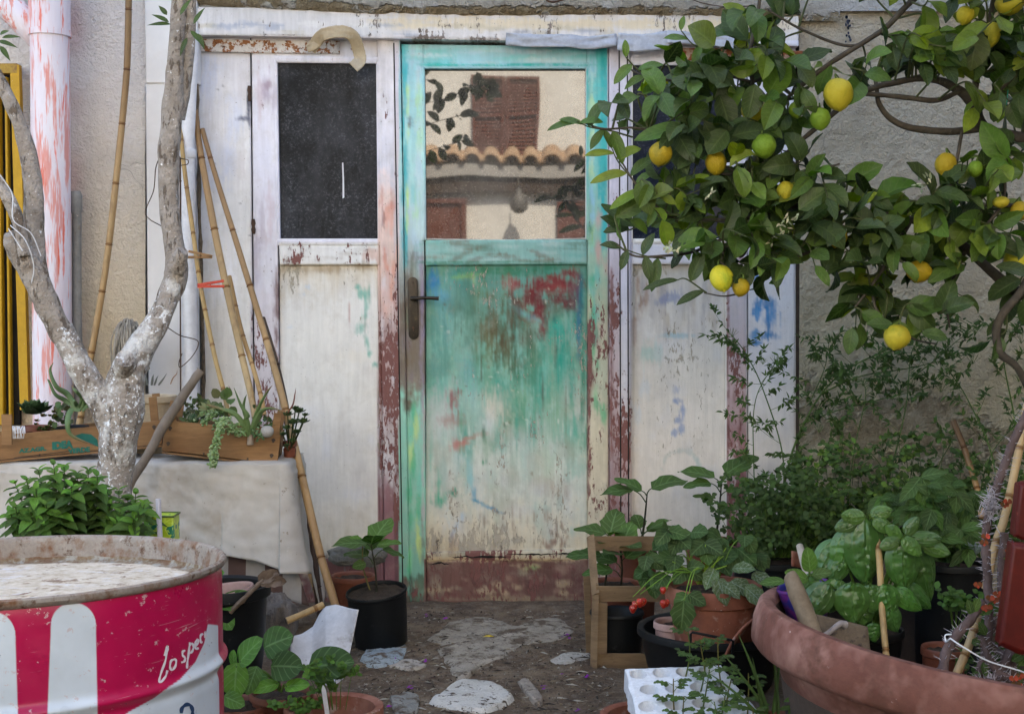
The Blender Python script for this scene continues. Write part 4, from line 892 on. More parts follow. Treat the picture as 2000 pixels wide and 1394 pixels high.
mb = MB(); a = P(-80, 128, 3.14); b = P(40, 830, 3.14); box(mb, ((a.x+b.x)/2, 3.142, (a.z+b.z)/2), (b.x-a.x, .02, a.z-b.z)); mb.build('gap', M['dark'], ys)
pk = NT('brushed_pipe_paint')
n1 = pk.noise((34, 34, 3.2), 6, .7); n2 = pk.noise((9, 9, 2.2), 5, .6, off=(3, 1, 1))
c = pk.ramp(n2, [(.3, (.62, .50, .54)), (.5, (.68, .62, .68)), (.7, (.74, .72, .78))])
c = pk.mix(pk.ramp(pk.math('ADD', pk.math('MULTIPLY', n1, .6), pk.math('MULTIPLY', n2, .4)), [(.515, 0.), (.56, .75)]), c, (.64, .16, .10))
c = pk.mix(pk.ramp(pk.noise((60, 60, 5), 6, .7, off=(8, 0, 4)), [(.58, 0.), (.64, .85)]), c, (.70, .10, .035))
pk.set('Base Color', c); pk.set('Roughness', .6); pk.set('Normal', pk.bump(pk.noise((120, 120, 10), 5), .7, .003))
dp = thing('drain_pipe', 'thick white drain pipe streaked with red paint, with a branch joining at its top', 'drain pipe', P(98, 800, 3.02))
Yp = 3.03
mb = MB(); r = m(37, Yp)
tube(mb, [P(96, -120, Yp), P(97, 60, Yp)], r*1.06, 36, sm=1); tube(mb, [P(97, 60, Yp), P(97, 72, Yp)], [r*1.09, r*1.09], 36)
tube(mb, [P(97, 70, Yp), P(100, 400, Yp), P(103, 860, Yp), P(104, 1190, Yp)], r, 36)
mb.build('pipe', pk.m, dp)
mb = MB(); tube(mb, [P(-70, -70, Yp), P(0, -5, Yp), P(60, 55, Yp+.01), P(85, 80, Yp+.03)], m(27, Yp), 28, sm=4); mb.build('branch_pipe', pk.m, dp)
mb = MB(); Yq = 3.08; pts = [(147, 374), (148, 384), (148, 392), (149, 412), (150, 418), (150, 600), (154, 760), (156, 1180)]
tube(mb, [P(x, y, Yq) for x, y in pts], [m(10, Yq), m(13, Yq), m(12, Yq), m(12, Yq), m(9, Yq), m(9, Yq), m(9, Yq), m(9, Yq)], 20)
tag(mb.build('water_pipe', gen('galvanised_pipe', (.20, .20, .20), (.32, .31, .29), 14, .5, spots=[(16, .58, (.16, .10, .07), .15), (30, .66, (.6, .5, .4), .05)])), 'thin grey galvanised water pipe beside the thick streaked drain pipe', 'pipe')
vp = thing('downpipe', 'smooth white plastic downpipe between the pilaster and the timber front', 'downpipe', P(372, 1180, 3.07))
mb = MB(); Yv = 3.07; tube(mb, [P(376, 60, Yv), P(366, 292, Yv)], m(13, Yv), 24); tube(mb, [P(365.5, 300, Yv), P(372, 800, Yv), P(378, 1185, Yv)], m(15, Yv), 24)
mb.build('pipe', M['white'], vp)
mb = MB(); tube(mb, [P(366, 290, Yv), P(365.5, 294, Yv), P(365.6, 306, Yv), P(365.7, 310, Yv)], [m(16, Yv), m(17.5, Yv), m(17.5, Yv), m(16, Yv)], 24); mb.build('collar', M['white'], vp)
mb = MB(); tube(mb, [P(352, 262, 3.05), P(352, 500, 3.05), P(353, 860, 3.02)], .0028, 6); tag(mb.build('iron_rod', M['iron']), 'thin rusty iron rod standing beside the white downpipe', 'rod')
def wires(lst, label):
    mb = MB()
    for l in lst: tube(mb, [P(x, y, Y) for x, y, Y in l], .0016, 5, sm=7)
    tag(mb.build('wire', M['iron']), label, 'wire')
wires([[(311, 308, 2.5), (304, 330, 2.6), (300, 372, 2.7), (284, 412, 2.7), (292, 428, 2.6), (314, 441, 2.5)]], 'black bent wire bowing left of the grey tree trunk')
wires([[(343, 304, 2.5), (355, 310, 2.6), (367, 313, 2.6), (366, 321, 2.6), (352, 324, 2.6), (340, 333, 2.6), (338, 342, 2.6), (346, 353, 2.6), (355, 354, 2.6)]], 'small curled rusty wire at the right side of the grey trunk')
wires([[(347, 462, 2.5), (358, 470, 2.6), (352, 479, 2.6)]], 'short kinked wire end above the trunk knot')
wires([[(328, 640, 2.6), (352, 655, 2.7), (384, 664, 2.8), (386, 678, 2.8), (372, 700, 2.8), (352, 717, 2.8), (350, 706, 2.8), (356, 690, 2.8)], [(318, 548, 2.6), (309, 570, 2.6), (306, 582, 2.6)]], 'long hooked wire crossing the white downpipe below the knot')
# ------------------------------------------------------------------ canes and sticks leaning on the front
def cane(pts, r, label, every=.17, name='bamboo_cane', cols=((1, 1, 1),), node=(.55, .42, .32), mat=None, group=None, rr=None):
    c = catmull([P(*p) for p in pts], 10); L = [0]
    for a, b in zip(c, c[1:]): L.append(L[-1]+(b-a).length)
    tot = L[-1]; pos = []; k = random.uniform(.3, .9)*every; nodes = []
    while k < tot: nodes.append(k); k += every*random.uniform(.8, 1.15)
    ss = sorted(set([0, tot]+list(np.linspace(0, tot, 26))+[q+e for q in nodes for e in (-.006, -.003, 0, .003, .008) if 0 < q+e < tot]))
    P_, Rr, Cc = [], [], []
    cc = interpcols(cols, 101)
    for s in ss:
        i = min(max(0, int(np.searchsorted(L, s))-1), len(c)-2); f = (s-L[i])/max(1e-9, L[i+1]-L[i]); P_.append(c[i].lerp(c[i+1], f))
        q = min([abs(s-n_) for n_ in nodes] or [1]); base = r*(np.interp(s/tot, np.linspace(0, 1, len(rr)), rr) if rr else 1)
        Rr.append(base*(1.16 if q < .0015 else .93 if .002 < q < .005 else 1)); k = cc[int(100*s/tot)]
        Cc.append(k*np.array(node) if q < .0045 else k)
    mb = MB(); n = 12; tube(mb, P_, 1.0, n, cap=True)
    # rebuild with radii per ring
    mb = MB(); t = []
    tube(mb, P_, Rr if len(Rr) == len(P_) else r, n, cols=Cc)
    return tag(mb.build(name, mat or M['bamboo']), label, 'cane', group)
_interp = interp
def interp(r, n):
    if isinstance(r, (list, tuple)) and len(r) == n: return list(r)
    return _interp(r, n)
_ic = interpcols
def interpcols(cols, n):
    return np.array(cols, float) if len(cols) == n else _ic(cols, n)
DK = (.55, .45, .38)
cane([(252, -60, 3.06), (250, 70, 3.06), (246, 160, 3.06), (228, 340, 3.04), (207, 520, 3.0), (175, 712, 2.95), (150, 860, 2.9)], m(6.5, 3), 'long tan bamboo cane leaning alone on the bare plaster wall', .19, cols=((.55, .5, .45), (.7, .6, .5), (1, .95, .85), (1, .9, .75), (1, .95, .8)))
cane([(381, 215, 3.1), (392, 300, 3.08), (425, 480, 2.98), (462, 650, 2.85), (490, 770, 2.74), (498, 815, 2.7)], m(6.8, 2.95), 'thick bamboo cane whose dark top end stands highest, leaning left of the window', .26, cols=(DK, (.9, .8, .7), (1, .95, .85), (1, 1, .9), (1, 1, .95)), rr=(.85, 1.05, 1, .9))
cane([(395, 252, 3.09), (420, 340, 3.06), (470, 500, 2.98), (535, 715, 2.80), (580, 890, 2.64), (625, 1080, 2.50), (655, 1180, 2.45), (672, 1250, 2.42)], m(6.6, 2.9), 'longest bamboo cane running down past the crate corner to the ground', .24, cols=(DK, (.8, .7, .62), (1, .92, .8), (1, .95, .85), (.9, .8, .7), (.72, .62, .55)), rr=(.75, .9, 1, 1.15, 1.1))
cane([(350, 232, 3.08), (360, 330, 3.0), (375, 440, 2.95), (392, 560, 2.85), (418, 690, 2.72), (438, 768, 2.66), (446, 812, 2.63)], m(4.6, 2.8), 'thin yellow bamboo stick holding the clothes pegs', .16, cols=((1, .95, .7),))
cane([(448, 540, 3.0), (470, 640, 2.9), (495, 720, 2.78), (510, 775, 2.7), (516, 810, 2.67)], m(4.6, 2.8), 'thin short bamboo stick between the two thick canes', .14, cols=((.95, .85, .65),))
cane([(511, 622, 2.93), (532, 690, 2.88), (552, 770, 2.84), (573, 880, 2.74), (602, 1010, 2.70), (620, 1150, 2.68), (630, 1230, 2.66)], m(7.5, 2.85), 'dark dead branch leaning behind the longest bamboo cane', .2, 'dead_branch', ((1.2, 1.1, 1), (.7, .6, .6)), mat=M['darkwood'])
cane([(606, 1120, 2.9), (616, 1152, 2.87), (626, 1182, 2.84)], m(5, 2.9), 'short bamboo stub standing by the foot of the longest cane', .09, cols=((.75, .6, .45),))
cane([(560, 1212, 2.12), (598, 1196, 2.14), (632, 1180, 2.16)], m(6, 2.62), 'short pale bamboo piece lying on the white plastic sheet', .12, cols=((1.1, 1.05, .9),))
mb = MB(); tube(mb, [P(392, 724, 2.56), P(372, 752, 2.54), P(325, 822, 2.5), P(290, 885, 2.46), P(262, 930, 2.42), P(246, 962, 2.40), P(230, 1010, 2.38)], [m(8, 2.5), m(9, 2.5), m(10, 2.5), m(9, 2.5), m(9, 2.5), m(9, 2.4), m(9, 2.4)], 12, bump=.16, bs=40, sm=5); tag(mb.build('stick', M['greywood']), 'weathered grey stick slanting across the front of the two crates', 'stick')
def peg(c, L, ang, mat, label, sp=6):
    mb = MB(); Mx = Matrix.Rotation(-R(ang), 3, 'Y')
    for s in (-1, 1): 
        M2 = Mx @ Matrix.Rotation(R(sp*s), 3, 'Y'); box(mb, V(c)+Mx @ V((0, 0, s*.0055)), (L, .010, .0085), M2)
    tube(mb, [V(c)+Mx @ V((0, -.007, -.008)), V(c)+Mx @ V((0, -.007, .008))], .0018, 8)
    tag(mb.build('clothes_peg', mat, bevel=.001), label, 'clothes peg', 'clothes pegs on the thin bamboo stick')
peg(P(391, 499, 2.86), .078, -6, M['crate'], 'brown wooden clothes peg clipped high on the thin yellow bamboo')
peg(P(412, 556, 2.80), .085, 5, gen('red_peg', (.55, .05, .03), (.66, .09, .05), 20, .5), 'red clothes peg clipped lower on the thin yellow bamboo', -4)
# mop head
mp = MB()
for i in range(84):
    a = random.uniform(-1, 1); f = random.uniform(-.03, .03); w_ = random.uniform(.7, 1.0); yb = random.uniform(700, 780)
    top = (250+a*14, 632-random.uniform(0, 10)*(1-a*a))
    pts = [q_+rnd(.0035) for q_ in [P(250, 650, 3.05+f*.3), P(top[0], top[1], 3.03+f), P(250+a*34*w_, 648+abs(a)*8, 2.99+f), P(252+a*40*w_, 690, 2.98+f), P(252+a*40*w_+random.uniform(-4, 4), yb, 2.99+f)]]
    tube(mp, pts, random.uniform(.0018, .0028), 5, (random.uniform(.45, 1.25),)*3, sm=5, cap=False)
for i in range(16):
    y = 640+i*2; tube(mp, [P(224+i, y+10, 3.0), P(246, y+30+i*2, 2.965), P(280-i, y+8, 3.0)], .0022, 5, sm=6)
mop = thing('mop', 'upturned grey string mop head leaning on the wall behind the tree fork', 'mop', P(250, 780, 3.0)); mp.build('mop_head', gen('grey_yarn', (.34, .29, .23), (.52, .46, .38), 60, .95, (300, .5, .002), usecol=True), mop)
mb = MB(); tube(mb, [P(256, 690, 3.04), P(262, 900, 2.95)], .011, 10); mb.build('mop_handle', M['greywood'], mop)
# ------------------------------------------------------------------ whitewashed tree
tr = thing('tree', 'pale grey tree with forked whitewashed trunk in front of the cloth covered table', 'tree', (P(220, 960, 2.2).x, 2.2, 0))
def px(l): return [P(*q) for q in l]
mb = MB(); Yt = 2.2
tube(mb, px([(208, 1290, Yt), (212, 1100, Yt), (222, 960, Yt), (232, 870, Yt), (240, 800, Yt), (248, 740, Yt+.01), (268, 690, Yt+.02), (300, 640, Yt+.04), (325, 590, Yt+.06), (342, 545, Yt+.08)]), [m(q, Yt) for q in (44, 36, 34, 36, 40, 36, 29, 25, 22, 22)], 32, bump=.12, bs=13, sm=6)
tube(mb, px([(228, 860, Yt), (210, 800, Yt), (180, 755, Yt-.01), (150, 705, Yt-.02), (118, 640, Yt-.03)]), [m(q, Yt) for q in (24, 32, 25, 25, 23)], 28, bump=.12, bs=13, sm=6)
tube(mb, px([(240, 722, Yt-.02), (243, 706, Yt-.05), (245, 700, Yt-.065)]), [m(q, Yt) for q in (24, 19, 18)], 20, bump=.1, bs=20)
mb.build('trunk', M['barkw'], tr)
mb = MB()
tube(mb, px([(330, 580, Yt+.07), (345, 535, Yt+.08), (340, 480, Yt+.08), (331, 400, Yt+.08), (330, 300, Yt+.08), (338, 200, Yt+.08), (345, 80, Yt+.08), (352, -60, Yt+.08), (345, -260, Yt), (330, -420, Yt-.1)]), [m(q, Yt+.08) for q in (21, 23, 19, 19, 22, 20, 15, 13, 10, 6)], 26, bump=.14, bs=16, sm=6)
tube(mb, px([(348, 232, Yt+.10), (358, 180, Yt+.10), (366, 120, Yt+.10), (372, 40, Yt+.10), (376, -60, Yt+.10), (420, -260, Yt+.05), (520, -420, Yt-.1)]), [m(q, Yt+.1) for q in (14, 13, 12, 11, 11, 8, 5)], 22, bump=.14, bs=16, sm=5)
tube(mb, px([(345, 522, Yt+.05), (354, 498, Yt+.02), (358, 490, Yt+.01)]), [m(q, Yt) for q in (20, 15, 9)], 18, bump=.3, bs=22, sm=3)
tube(mb, px([(125, 660, Yt-.03), (96, 605, Yt-.04), (72, 550, Yt-.05), (48, 505, Yt-.06), (26, 470, Yt-.07), (20, 456, Yt-.08)]), [m(q, Yt-.05) for q in (22, 24, 24, 24, 21, 14)], 26, bump=.18, bs=16, sm=6)
tube(mb, px([(92, 590, Yt-.02), (70, 500, Yt-.0), (66, 420, Yt), (62, 340, Yt), (40, 250, Yt), (0, 160, Yt), (-80, 20, Yt), (-140, -160, Yt)]), [m(q, Yt) for q in (16, 20, 19, 18, 14, 13, 12, 9)], 24, bump=.14, bs=16, sm=6)
tube(mb, px([(48, 500, Yt-.10), (38, 440, Yt-.1), (18, 392, Yt-.1), (-10, 345, Yt-.1), (-90, 240, Yt-.1)]), [m(q, Yt-.1) for q in (11, 12, 13, 12, 11)], 20, bump=.14, bs=16, sm=5)
mb.build('limb', M['bark'], tr)
mb = MB()
for l in ([(20, 440, 2.07), (50, 470, 2.07), (66, 520, 2.1), (60, 560, 2.12)], [(0, 342, 2.05), (24, 380, 2.07), (26, 430, 2.06), (60, 455, 2.08), (80, 500, 2.1)], [(16, 446, 2.06), (44, 490, 2.07)]):
    tube(mb, px(l), .0016, 5, sm=6)
mb.build('string', M['white'], tr, label='pale string tied round the cut limb')
# dark pointed leaves near the top of the trunk and a crown above the frame
ml = MB(); mt = MB()
for (x, y, dx, dz, L) in ((334, 48, -1, .05, 46), (330, 44, -.8, .45, 36), (378, 48, .5, .8, 40), (372, 60, .6, -.6, 44), (386, 66, .4, -.8, 34), (352, 30, .5, .8, 40), (4, 74, .9, .1, 38), (0, 90, .7, -.9, 36), (0, 68, 1, .5, 20), (-5, 80, .8, -.2, 44), (366, 74, -.3, -.7, 40), (326, 30, -.6, .8, 24)):
    b = P(x, y, 2.18); leaf(ml, b, V((dx, -.2, dz)), V((0, -.8, .6)), m(L, 2.18), m(11, 2.18), 'lance', pick(GD), 6, .3, .3)
AVOID = []
def crown(ml, mt, start, tips, lens, cols, Lr=(.06, .09), wr=.45, kd='lemon', step=.028, lpn=.6, droop=.5, rad=.0016, stemcol=(.8, .8, .8)):
    for tip in tips:
        a = V(start) if not callable(start) else start(tip); b = V(tip); c = a.lerp(b, .55)+rnd(.02)+V((0, 0, .02))
        pts = catmull([a, c, b], 8); tube(mt, pts, [rad*2, rad], 5, stemcol)
        tot = (b-a).length; n = max(3, int(tot*lpn/step)); 
        for i in range(n):
            f = 1-lpn*i/n; j = f*(len(pts)-1); k = min(int(j), len(pts)-2); p = pts[k].lerp(pts[k+1], j-k); tg = (pts[k+1]-pts[k]).normalized()
            sd = tg.cross(rnd()).normalized(); d = tg*(.55 if i else 1.5)+sd*.8+V((0, -.25, -.12)); L = random.uniform(*Lr)*(.75 if i < 2 else 1)
            nn = V((random.gauss(0, .5), -.75+random.gauss(0, .4), .75+random.gauss(0, .4)))
            if AVOID:
                mid = p+d.normalized()*L*.5; ax, ay = w2p(np.array(mid))
                if any((ax-q[0])**2+(ay-q[1])**2 < (q[2]*1.25)**2 and mid.y < q[3] for q in AVOID): continue
            leaf(ml, p, d, nn, L, L*random.uniform(wr*.85, wr*1.15), kd, pick(cols(p, i) if callable(cols) else cols), 6, random.uniform(-.2, 1.5), random.uniform(.05, .7), random.uniform(.02, .09))
crown(ml, mt, P(352, -150, 2.2), [P(560+random.gauss(0, 60), -330+random.gauss(0, 30), 2.05+random.gauss(0, .1)) for _ in range(12)]+[P(350+random.gauss(0, 200), -380+random.gauss(0, 50), 2.1+random.gauss(0, .2)) for _ in range(34)], 0, GD)
# leafy sprays above the frame that the door glass mirrors
def Rp(x, y, D): p = P(x, y, D); return V((p.x, 2*YG-p.y, p.z))
for l in ([(835, 205), (880, 190), (925, 165), (960, 180)], [(830, 250), (870, 232), (910, 222)], [(832, 300), (870, 285), (915, 270)], [(834, 150), (850, 160)]):
    D = 6.0; pts = [Rp(x-40*(i == 0), y, D) for i, (x, y) in enumerate(l)]
    pts = [pts[0]+V((-.15, 0, .12))]+pts; c = catmull(pts, 5); tube(mt, c, .002, 5)
    for i in range(3, len(c)):
        for q in range(2 if l[0][0] == 835 else 1):
            d = rnd()+V((0, 0, -.2)); leaf(ml, c[i], d, V((random.gauss(0, .4), 1, .3)), .085, .045, 'lemon', pick(GD), 6, .5, .25)
tube(mt, [P(420, -260, 2.25), V((-.8, 1.3, 2.4)), Rp(760, 120, 6.0), Rp(790, 170, 6.0)], .005, 6, sm=5)
ml.build('foliage', LM['lemon'], tr); mt.build('twigs', M['lbark'], tr)
# ------------------------------------------------------------------ table with cloth
tb = thing('table', 'low wooden table hidden under the draped grey cloth', 'table', (-1.1, 2.64, 0))
TZ = P(566, 905, 2.5).z; TX1 = P(566, 905, 2.5).x; TX0 = -1.75
mb = MB(); box(mb, ((TX0+TX1)/2, 2.65, TZ-.02), (TX1-TX0-.03, .26, .022)); mb.build('tabletop', M['greywood'], tb)
for x in (TX0+.08, TX1-.08):
    for y in (2.56, 2.74): mb = MB(); box(mb, (x, y, (TZ-.03)/2), (.045, .045, TZ-.035)); mb.build('leg', M['greywood'], tb)
clm = gen('canvas_cloth', (.42, .38, .34), (.55, .51, .465), 4, .92, (160, .3, .001), [(5, .52, (.27, .22, .165), .3), (30, .64, (.18, .14, .10), .08), (24, .70, (.62, .62, .64), .03)], var=.1)
vs = []; rows = []
xs = np.linspace(TX0, TX1, 150); nb = 40
def hemz(s):  # s along perimeter in metres, 0 at corner, negative along the front
    return .0
def cl(u, v):
    """u: distance along front edge then round the corner along the right side; v: 0 top inner .. 1 hem"""
    pass
per = [(x, 2.5, 0) for x in np.linspace(TX0, TX1-.03, 150)]+[(TX1-.03+.03*math.sin(a), 2.53-.03*math.cos(a), a) for a in np.linspace(.1, 1.57, 8)]+[(TX1, y, 1.57) for y in np.linspace(2.54, 2.78, 30)]
NP = len(per); VR = [(-.22, 0), (-.12, 0), (-.06, 0), (-.03, 0), (-.012, .002), (-.003, .008), (0, .018)]+[(0, .018+k) for k in np.linspace(.012, 1, 44)]
vs = []
for i, (x, y, a) in enumerate(per):
    nx, ny = math.sin(a), -math.cos(a); side = a > 0
    s = i/NP
    if not side: hz = np.interp(x, [TX0, P(430, 1080, 2.5).x, P(500, 1092, 2.5).x, TX1-.03], [P(0, 1075, 2.5).z, P(0, 1080, 2.5).z, P(0, 1092, 2.5).z, P(0, 1108, 2.5).z])
    else: hz = np.interp(y, [2.5, 2.56, 2.62, 2.75, 3.0], [P(0, 1108, 2.5).z, P(0, 1150, 2.5).z, P(0, 1195, 2.6).z, P(0, 1180, 2.7).z, .22])+(.01*math.sin(y*60))
    for (o, dn) in VR:
        if dn <= .018: q = V((x+nx*o*1.0, y+ny*o, TZ-dn+.004)); 
        else:
            t = (dn-.018)/1.0; z = TZ-.018-(TZ-.018-hz)*t
            fold = (.022 if not side else .016)*t*(MN.noise(V((x*5+y*9, 0, z*1.2)))+.6*MN.noise(V((x*13+y*16, 3, z*2))))
            out = .012*t+fold+0+.02*t**2*(x > TX1-.2)+(.03*t if side else 0)
            q = V((x+nx*out, y+ny*out, z))
        q.z += .003*MN.noise(V((q.x*14, q.y*14, 0)))*(1 if dn < .02 else 0)+(-.004*max(0, MN.noise(V((q.x*5, q.y*5, 5)))) if o < -.01 else 0)
        w_ = .004*MN.noise(V((q.x*22+q.z*9, q.z*30, 7)))+.0045*abs(MN.noise(V((q.x*9-q.z*7, q.z*8+q.x*3, 2))))*2+.005*max(0, 1-((q.x-P(350, 960, 2.5).x)**2+(q.z-P(350, 960, 2.5).z)**2)/.010)*MN.noise(V((q.x*60+q.z*40, q.z*20, 1)))
        q += V((nx, ny, 0))*w_*(dn > .03)
        vs.append(q)
mb = MB(); mb.add(vs, gridfaces(NP, len(VR)))
# middle of the top
g = [(x, y, TZ+.003) for x in np.linspace(TX0, TX1-.2, 20) for y in np.linspace(2.71, 2.78, 6)]; mb.add(g, gridfaces(20, 6))
mb.add([(TX1-.25, 2.70, TZ+.0025), (TX1-.0, 2.70, TZ+.0025), (TX1-.0, 2.78, TZ+.0025), (TX1-.25, 2.78, TZ+.0025)], [(0, 1, 2, 3)])
o = mb.build('table_cloth', clm); tag(o, 'soiled pale grey canvas cloth hanging over the low table', 'cloth'); o.modifiers.new('s', 'SOLIDIFY').thickness = .0015
# checked rag under the hem
t = NT('checked_rag'); bx = t.n('SeparateXYZ', {0: t.pos}); 
f1 = t.math('GREATER_THAN', t.math('PINGPONG', t.math('MULTIPLY', bx, 9.0), .5), .26)
c = t.mix(f1, (.34, .32, .31), (.075, .035, .030)); c = t.mix(t.math('MULTIPLY', t.noise(30), .5), c, (.12, .09, .08)); t.set('Base Color', c); t.set('Roughness', .95)
mb = MB(); vs = []
for i in range(40):
    x = P(415, 0, 2.56).x+(P(562, 0, 2.56).x-P(415, 0, 2.56).x)*i/39
    for j in range(16): z = P(0, 1070, 2.56).z-j*(.10+.07*i/39)/15; vs.append((x+.004*j*(i/39), 2.54+.012*MN.noise(V((x*22, z*4, 1)))-.008*j/15, z))
mb.add(vs, gridfaces(40, 16)); o = mb.build('checked_rag', t.m); tag(o, 'brown checked rag hanging below the hem of the grey cloth', 'rag'); o.modifiers.new('s', 'SOLIDIFY').thickness = .002
# ------------------------------------------------------------------ crates on the table
def at(px_, py_, Y): return P(px_, py_, Y)
def crate(name, label, A, B, depth, h, posts, ph, bot=None, th=.006, yaw_in=None):
    """A, B: bottom front corners (world); depth goes back"""
    A = V(A); B = V(B); d = (B-A).normalized(); n = V((-d.y, d.x, 0)).normalized()
    if n.y < 0: n = -n
    upv = d.cross(n); upv = upv if upv.z > 0 else -upv
    root = thing(name, label, 'crate', (A+B)/2)
    L = (B-A).length
    def bd(nm, a, b, w, t_, u=upv, bev=.001, k=8, warp=0):
        mb = MB(); beam(mb, a, b, w, t_, u, k=k, warp=warp); return mb.build(nm, M['crate'], root, bevel=bev)
    o = upv*(h/2+.008)
    bd('front_board', A+o, B+o, h, th, warp=.002); bd('back_board', A+n*depth+o, B+n*depth+o, h, th)
    e = d*.004
    for p in (A, B): bd('end_board', p+n*.004+o+e*(1 if p is A else -1), p+n*(depth-.004)+o+e*(1 if p is A else -1), h, th)
    for k, w in enumerate(np.linspace(.12, .88, 5)):
        bd('bottom_slat', A+n*depth*w+upv*.004, B+n*depth*w+upv*.004, depth*.16, .004, n)
    bd('bottom_slat', A-n*.001+upv*.003, B-n*.001+upv*.003, .014, .005, n, warp=-.003)
    for (s, dd) in ((.012, 0), (L-.022, 0), (.012, depth), (L-.022, depth)):
        p = A+d*(s+.005)+n*(dd+(.009 if dd == 0 else -.009)); bd('corner_post', p+upv*.006, p+upv*(.006+ph), .024, .011, d, k=3)
    for s in (.016, L-.02, L*.36, L*.74):
        for f in ((.25, .75) if s < .03 or s > L-.03 else (.06,)):
            c = A+d*s+upv*(h*f+.008)-n*(th/2+.0012); R_ = .0055 if s < .03 or s > L-.03 else .003
            mb = MB(); mb.add([c+d*R_*math.cos(a)*(1+.3*math.sin(a*3))+upv*R_*1.25*math.sin(a) for a in np.linspace(0, 5.8, 12)], [tuple(range(12))])
            c = c-n*.0006; mb.add([c+d*R_*.3*math.cos(a)+upv*R_*.4*math.sin(a) for a in np.linspace(0, 5.5, 8)], [tuple(range(8))]); mb.build('nail_stain', M['darkwood'], root)
    return root, A, d, n, upv
cA, A1, d1, n1_, u1 = crate('fruit_crate', 'long printed fruit crate on the left of the table, green lettering on its board', P(-60, 912, 2.49)+V((0, 0, .004)), P(318, 872, 2.60), .19, m(47, 2.5), 1, m(96, 2.55))
cB, A2, d2, n2_, u2 = crate('fruit_crate', 'smaller orange brown crate of succulents at the right end of the table', P(316, 885, 2.52), P(541, 911, 2.55), .15, m(60, 2.56), 1, m(100, 2.56))
# lettering printed on the long crate
gm = gen('green_print', (.008, .13, .10), (.015, .17, .13), 40, .6)
def text(body, size, pos, dx, up_, mat, parent, name='lettering', off=.004, shear=0, sx=1, thick=.0006):
    cu = bpy.data.curves.new('t', 'FONT'); cu.body = body; cu.size = size; cu.offset = off; cu.extrude = thick; cu.shear = shear; cu.resolution_u = 3
    o = bpy.data.objects.new('t', cu); COL.objects.link(o); bpy.context.view_layer.update()
    me = bpy.data.meshes.new_from_object(o.evaluated_get(bpy.context.evaluated_depsgraph_get())); bpy.data.objects.remove(o)
    dx = V(dx).normalized(); up_ = V(up_).normalized(); n = dx.cross(up_)
    vs = [V(pos)+dx*v.co.x*sx+up_*v.co.y+n*v.co.z for v in me.vertices]; fs = [tuple(p.vertices) for p in me.polygons]
    mb = MB(); mb.add(vs, fs); r = mb.build(name, mat, parent, smooth=False); bpy.data.meshes.remove(me); return r
def onb(A, d, u, n, x, y, Yg):
    """point on the board plane under pixel x, y"""
    r = ray(x, y); o = CAM; pn = n; p0 = A-n*(.003+.0012); t_ = (p0-o).dot(pn)/r.dot(pn); return o+r*t_
up_t = u1+d1*.06
text('AZ.AGR.', .0165, onb(A1, d1, u1, n1_, 38, 884, 0), d1, up_t, gm, cA, off=.0009, sx=1.25)
text('IDEA', .029, onb(A1, d1, u1, n1_, 102, 877, 0), d1, up_t, gm, cA, off=.0022, sx=.92)
text('VERDE', .019, onb(A1, d1, u1, n1_, 134, 885, 0), d1, up_t, gm, cA, off=.0012, sx=1.1)
mb = MB(); pts = [(142, 852), (160, 846), (178, 848), (190, 858), (192, 872), (180, 868), (164, 860), (150, 856)]; mb.add([onb(A1, d1, u1, n1_, *q, 0) for q in pts], [tuple(range(8))]); mb.build('printed_leaf', gm, cA)
mb = MB()
for q in ((28, 893, 135, 880), (22, 899, 128, 887)): mb.add([onb(A1, d1, u1, n1_, *z_, 0) for z_ in ((q[0], q[1]), (q[2], q[3]), (q[2], q[3]+1.3), (q[0], q[1]+1.3))], [(0, 1, 2, 3)])
mb.build('printed_line', gen('black_print', (.02, .02, .02), (.03, .03, .03), 10), cA)
# ------------------------------------------------------------------ succulents
def rosette(parent, c, r, n, cols, tilt=(0, -.25), mat='succ', kd='basil', name='leaves', thick=.2):
    ml = MB()
    for i in range(n):
        f = i/n; a = i*2.39996; rr = r*(1-.72*f); el = .15+1.25*f
        d = V((math.cos(a)*math.cos(el), math.sin(a)*math.cos(el)+tilt[1]*.3, math.sin(el)+tilt[0])); nn = V((-math.cos(a)*math.sin(el), -math.sin(a)*math.sin(el), math.cos(el)))
        b = V(c)+V((0, 0, f*r*.15)); L = rr; W = rr*.62
        leaf(ml, b, d, nn, L, W, kd, [q*random.uniform(.9, 1.1) for q in pick(cols)], 5, -.45, .35)
        leaf(ml, b-nn*thick*W*.3, d, nn, L*.98, W*.96, kd, pick(cols), 5, -.55, -.1)
    return ml
def fleshy(ml, pts, r, col, fl=.45, tipc=None):
    pts = [V(p) for p in pts]; tube(ml, pts, [r*.8, r, r*.8, r*.5, r*.08], 8, col, sm=6, cols=None if not tipc else [col, col, col, tipc], flat=fl)
SM = gen('succulent_skin', (.85, .85, .85), (1, 1, 1), 30, .5, (50, .2, .001), usecol=True, spec=.4)
def plantpot(name, label, cat, c, rt, rb, h, mat, group=None, **k):
    t_ = thing(name, label, cat, c, group); pot(t_, c, rt, rb, h, mat, **k); return t_
zc = TZ+.012
BG = [(.06, .13, .12), (.08, .16, .14), (.05, .11, .10)]
t_ = plantpot('succulent', 'large blue green rosette succulent at the left end of the long crate', 'succulent', P(70, 856, 2.66)+V((0, 0, -.03)), .045, .035, .07, M['brownpot'])
c = P(66, 808, 2.62); rosette(t_, c, .070, 26, BG).build('leaves', LM['succ'], t_)
t_ = plantpot('succulent', 'small red tinged rosette in a black pot in the long crate', 'succulent', P(92, 868, 2.63)+V((0, 0, -.02)), .034, .028, .05, M['black'])
ml = MB()
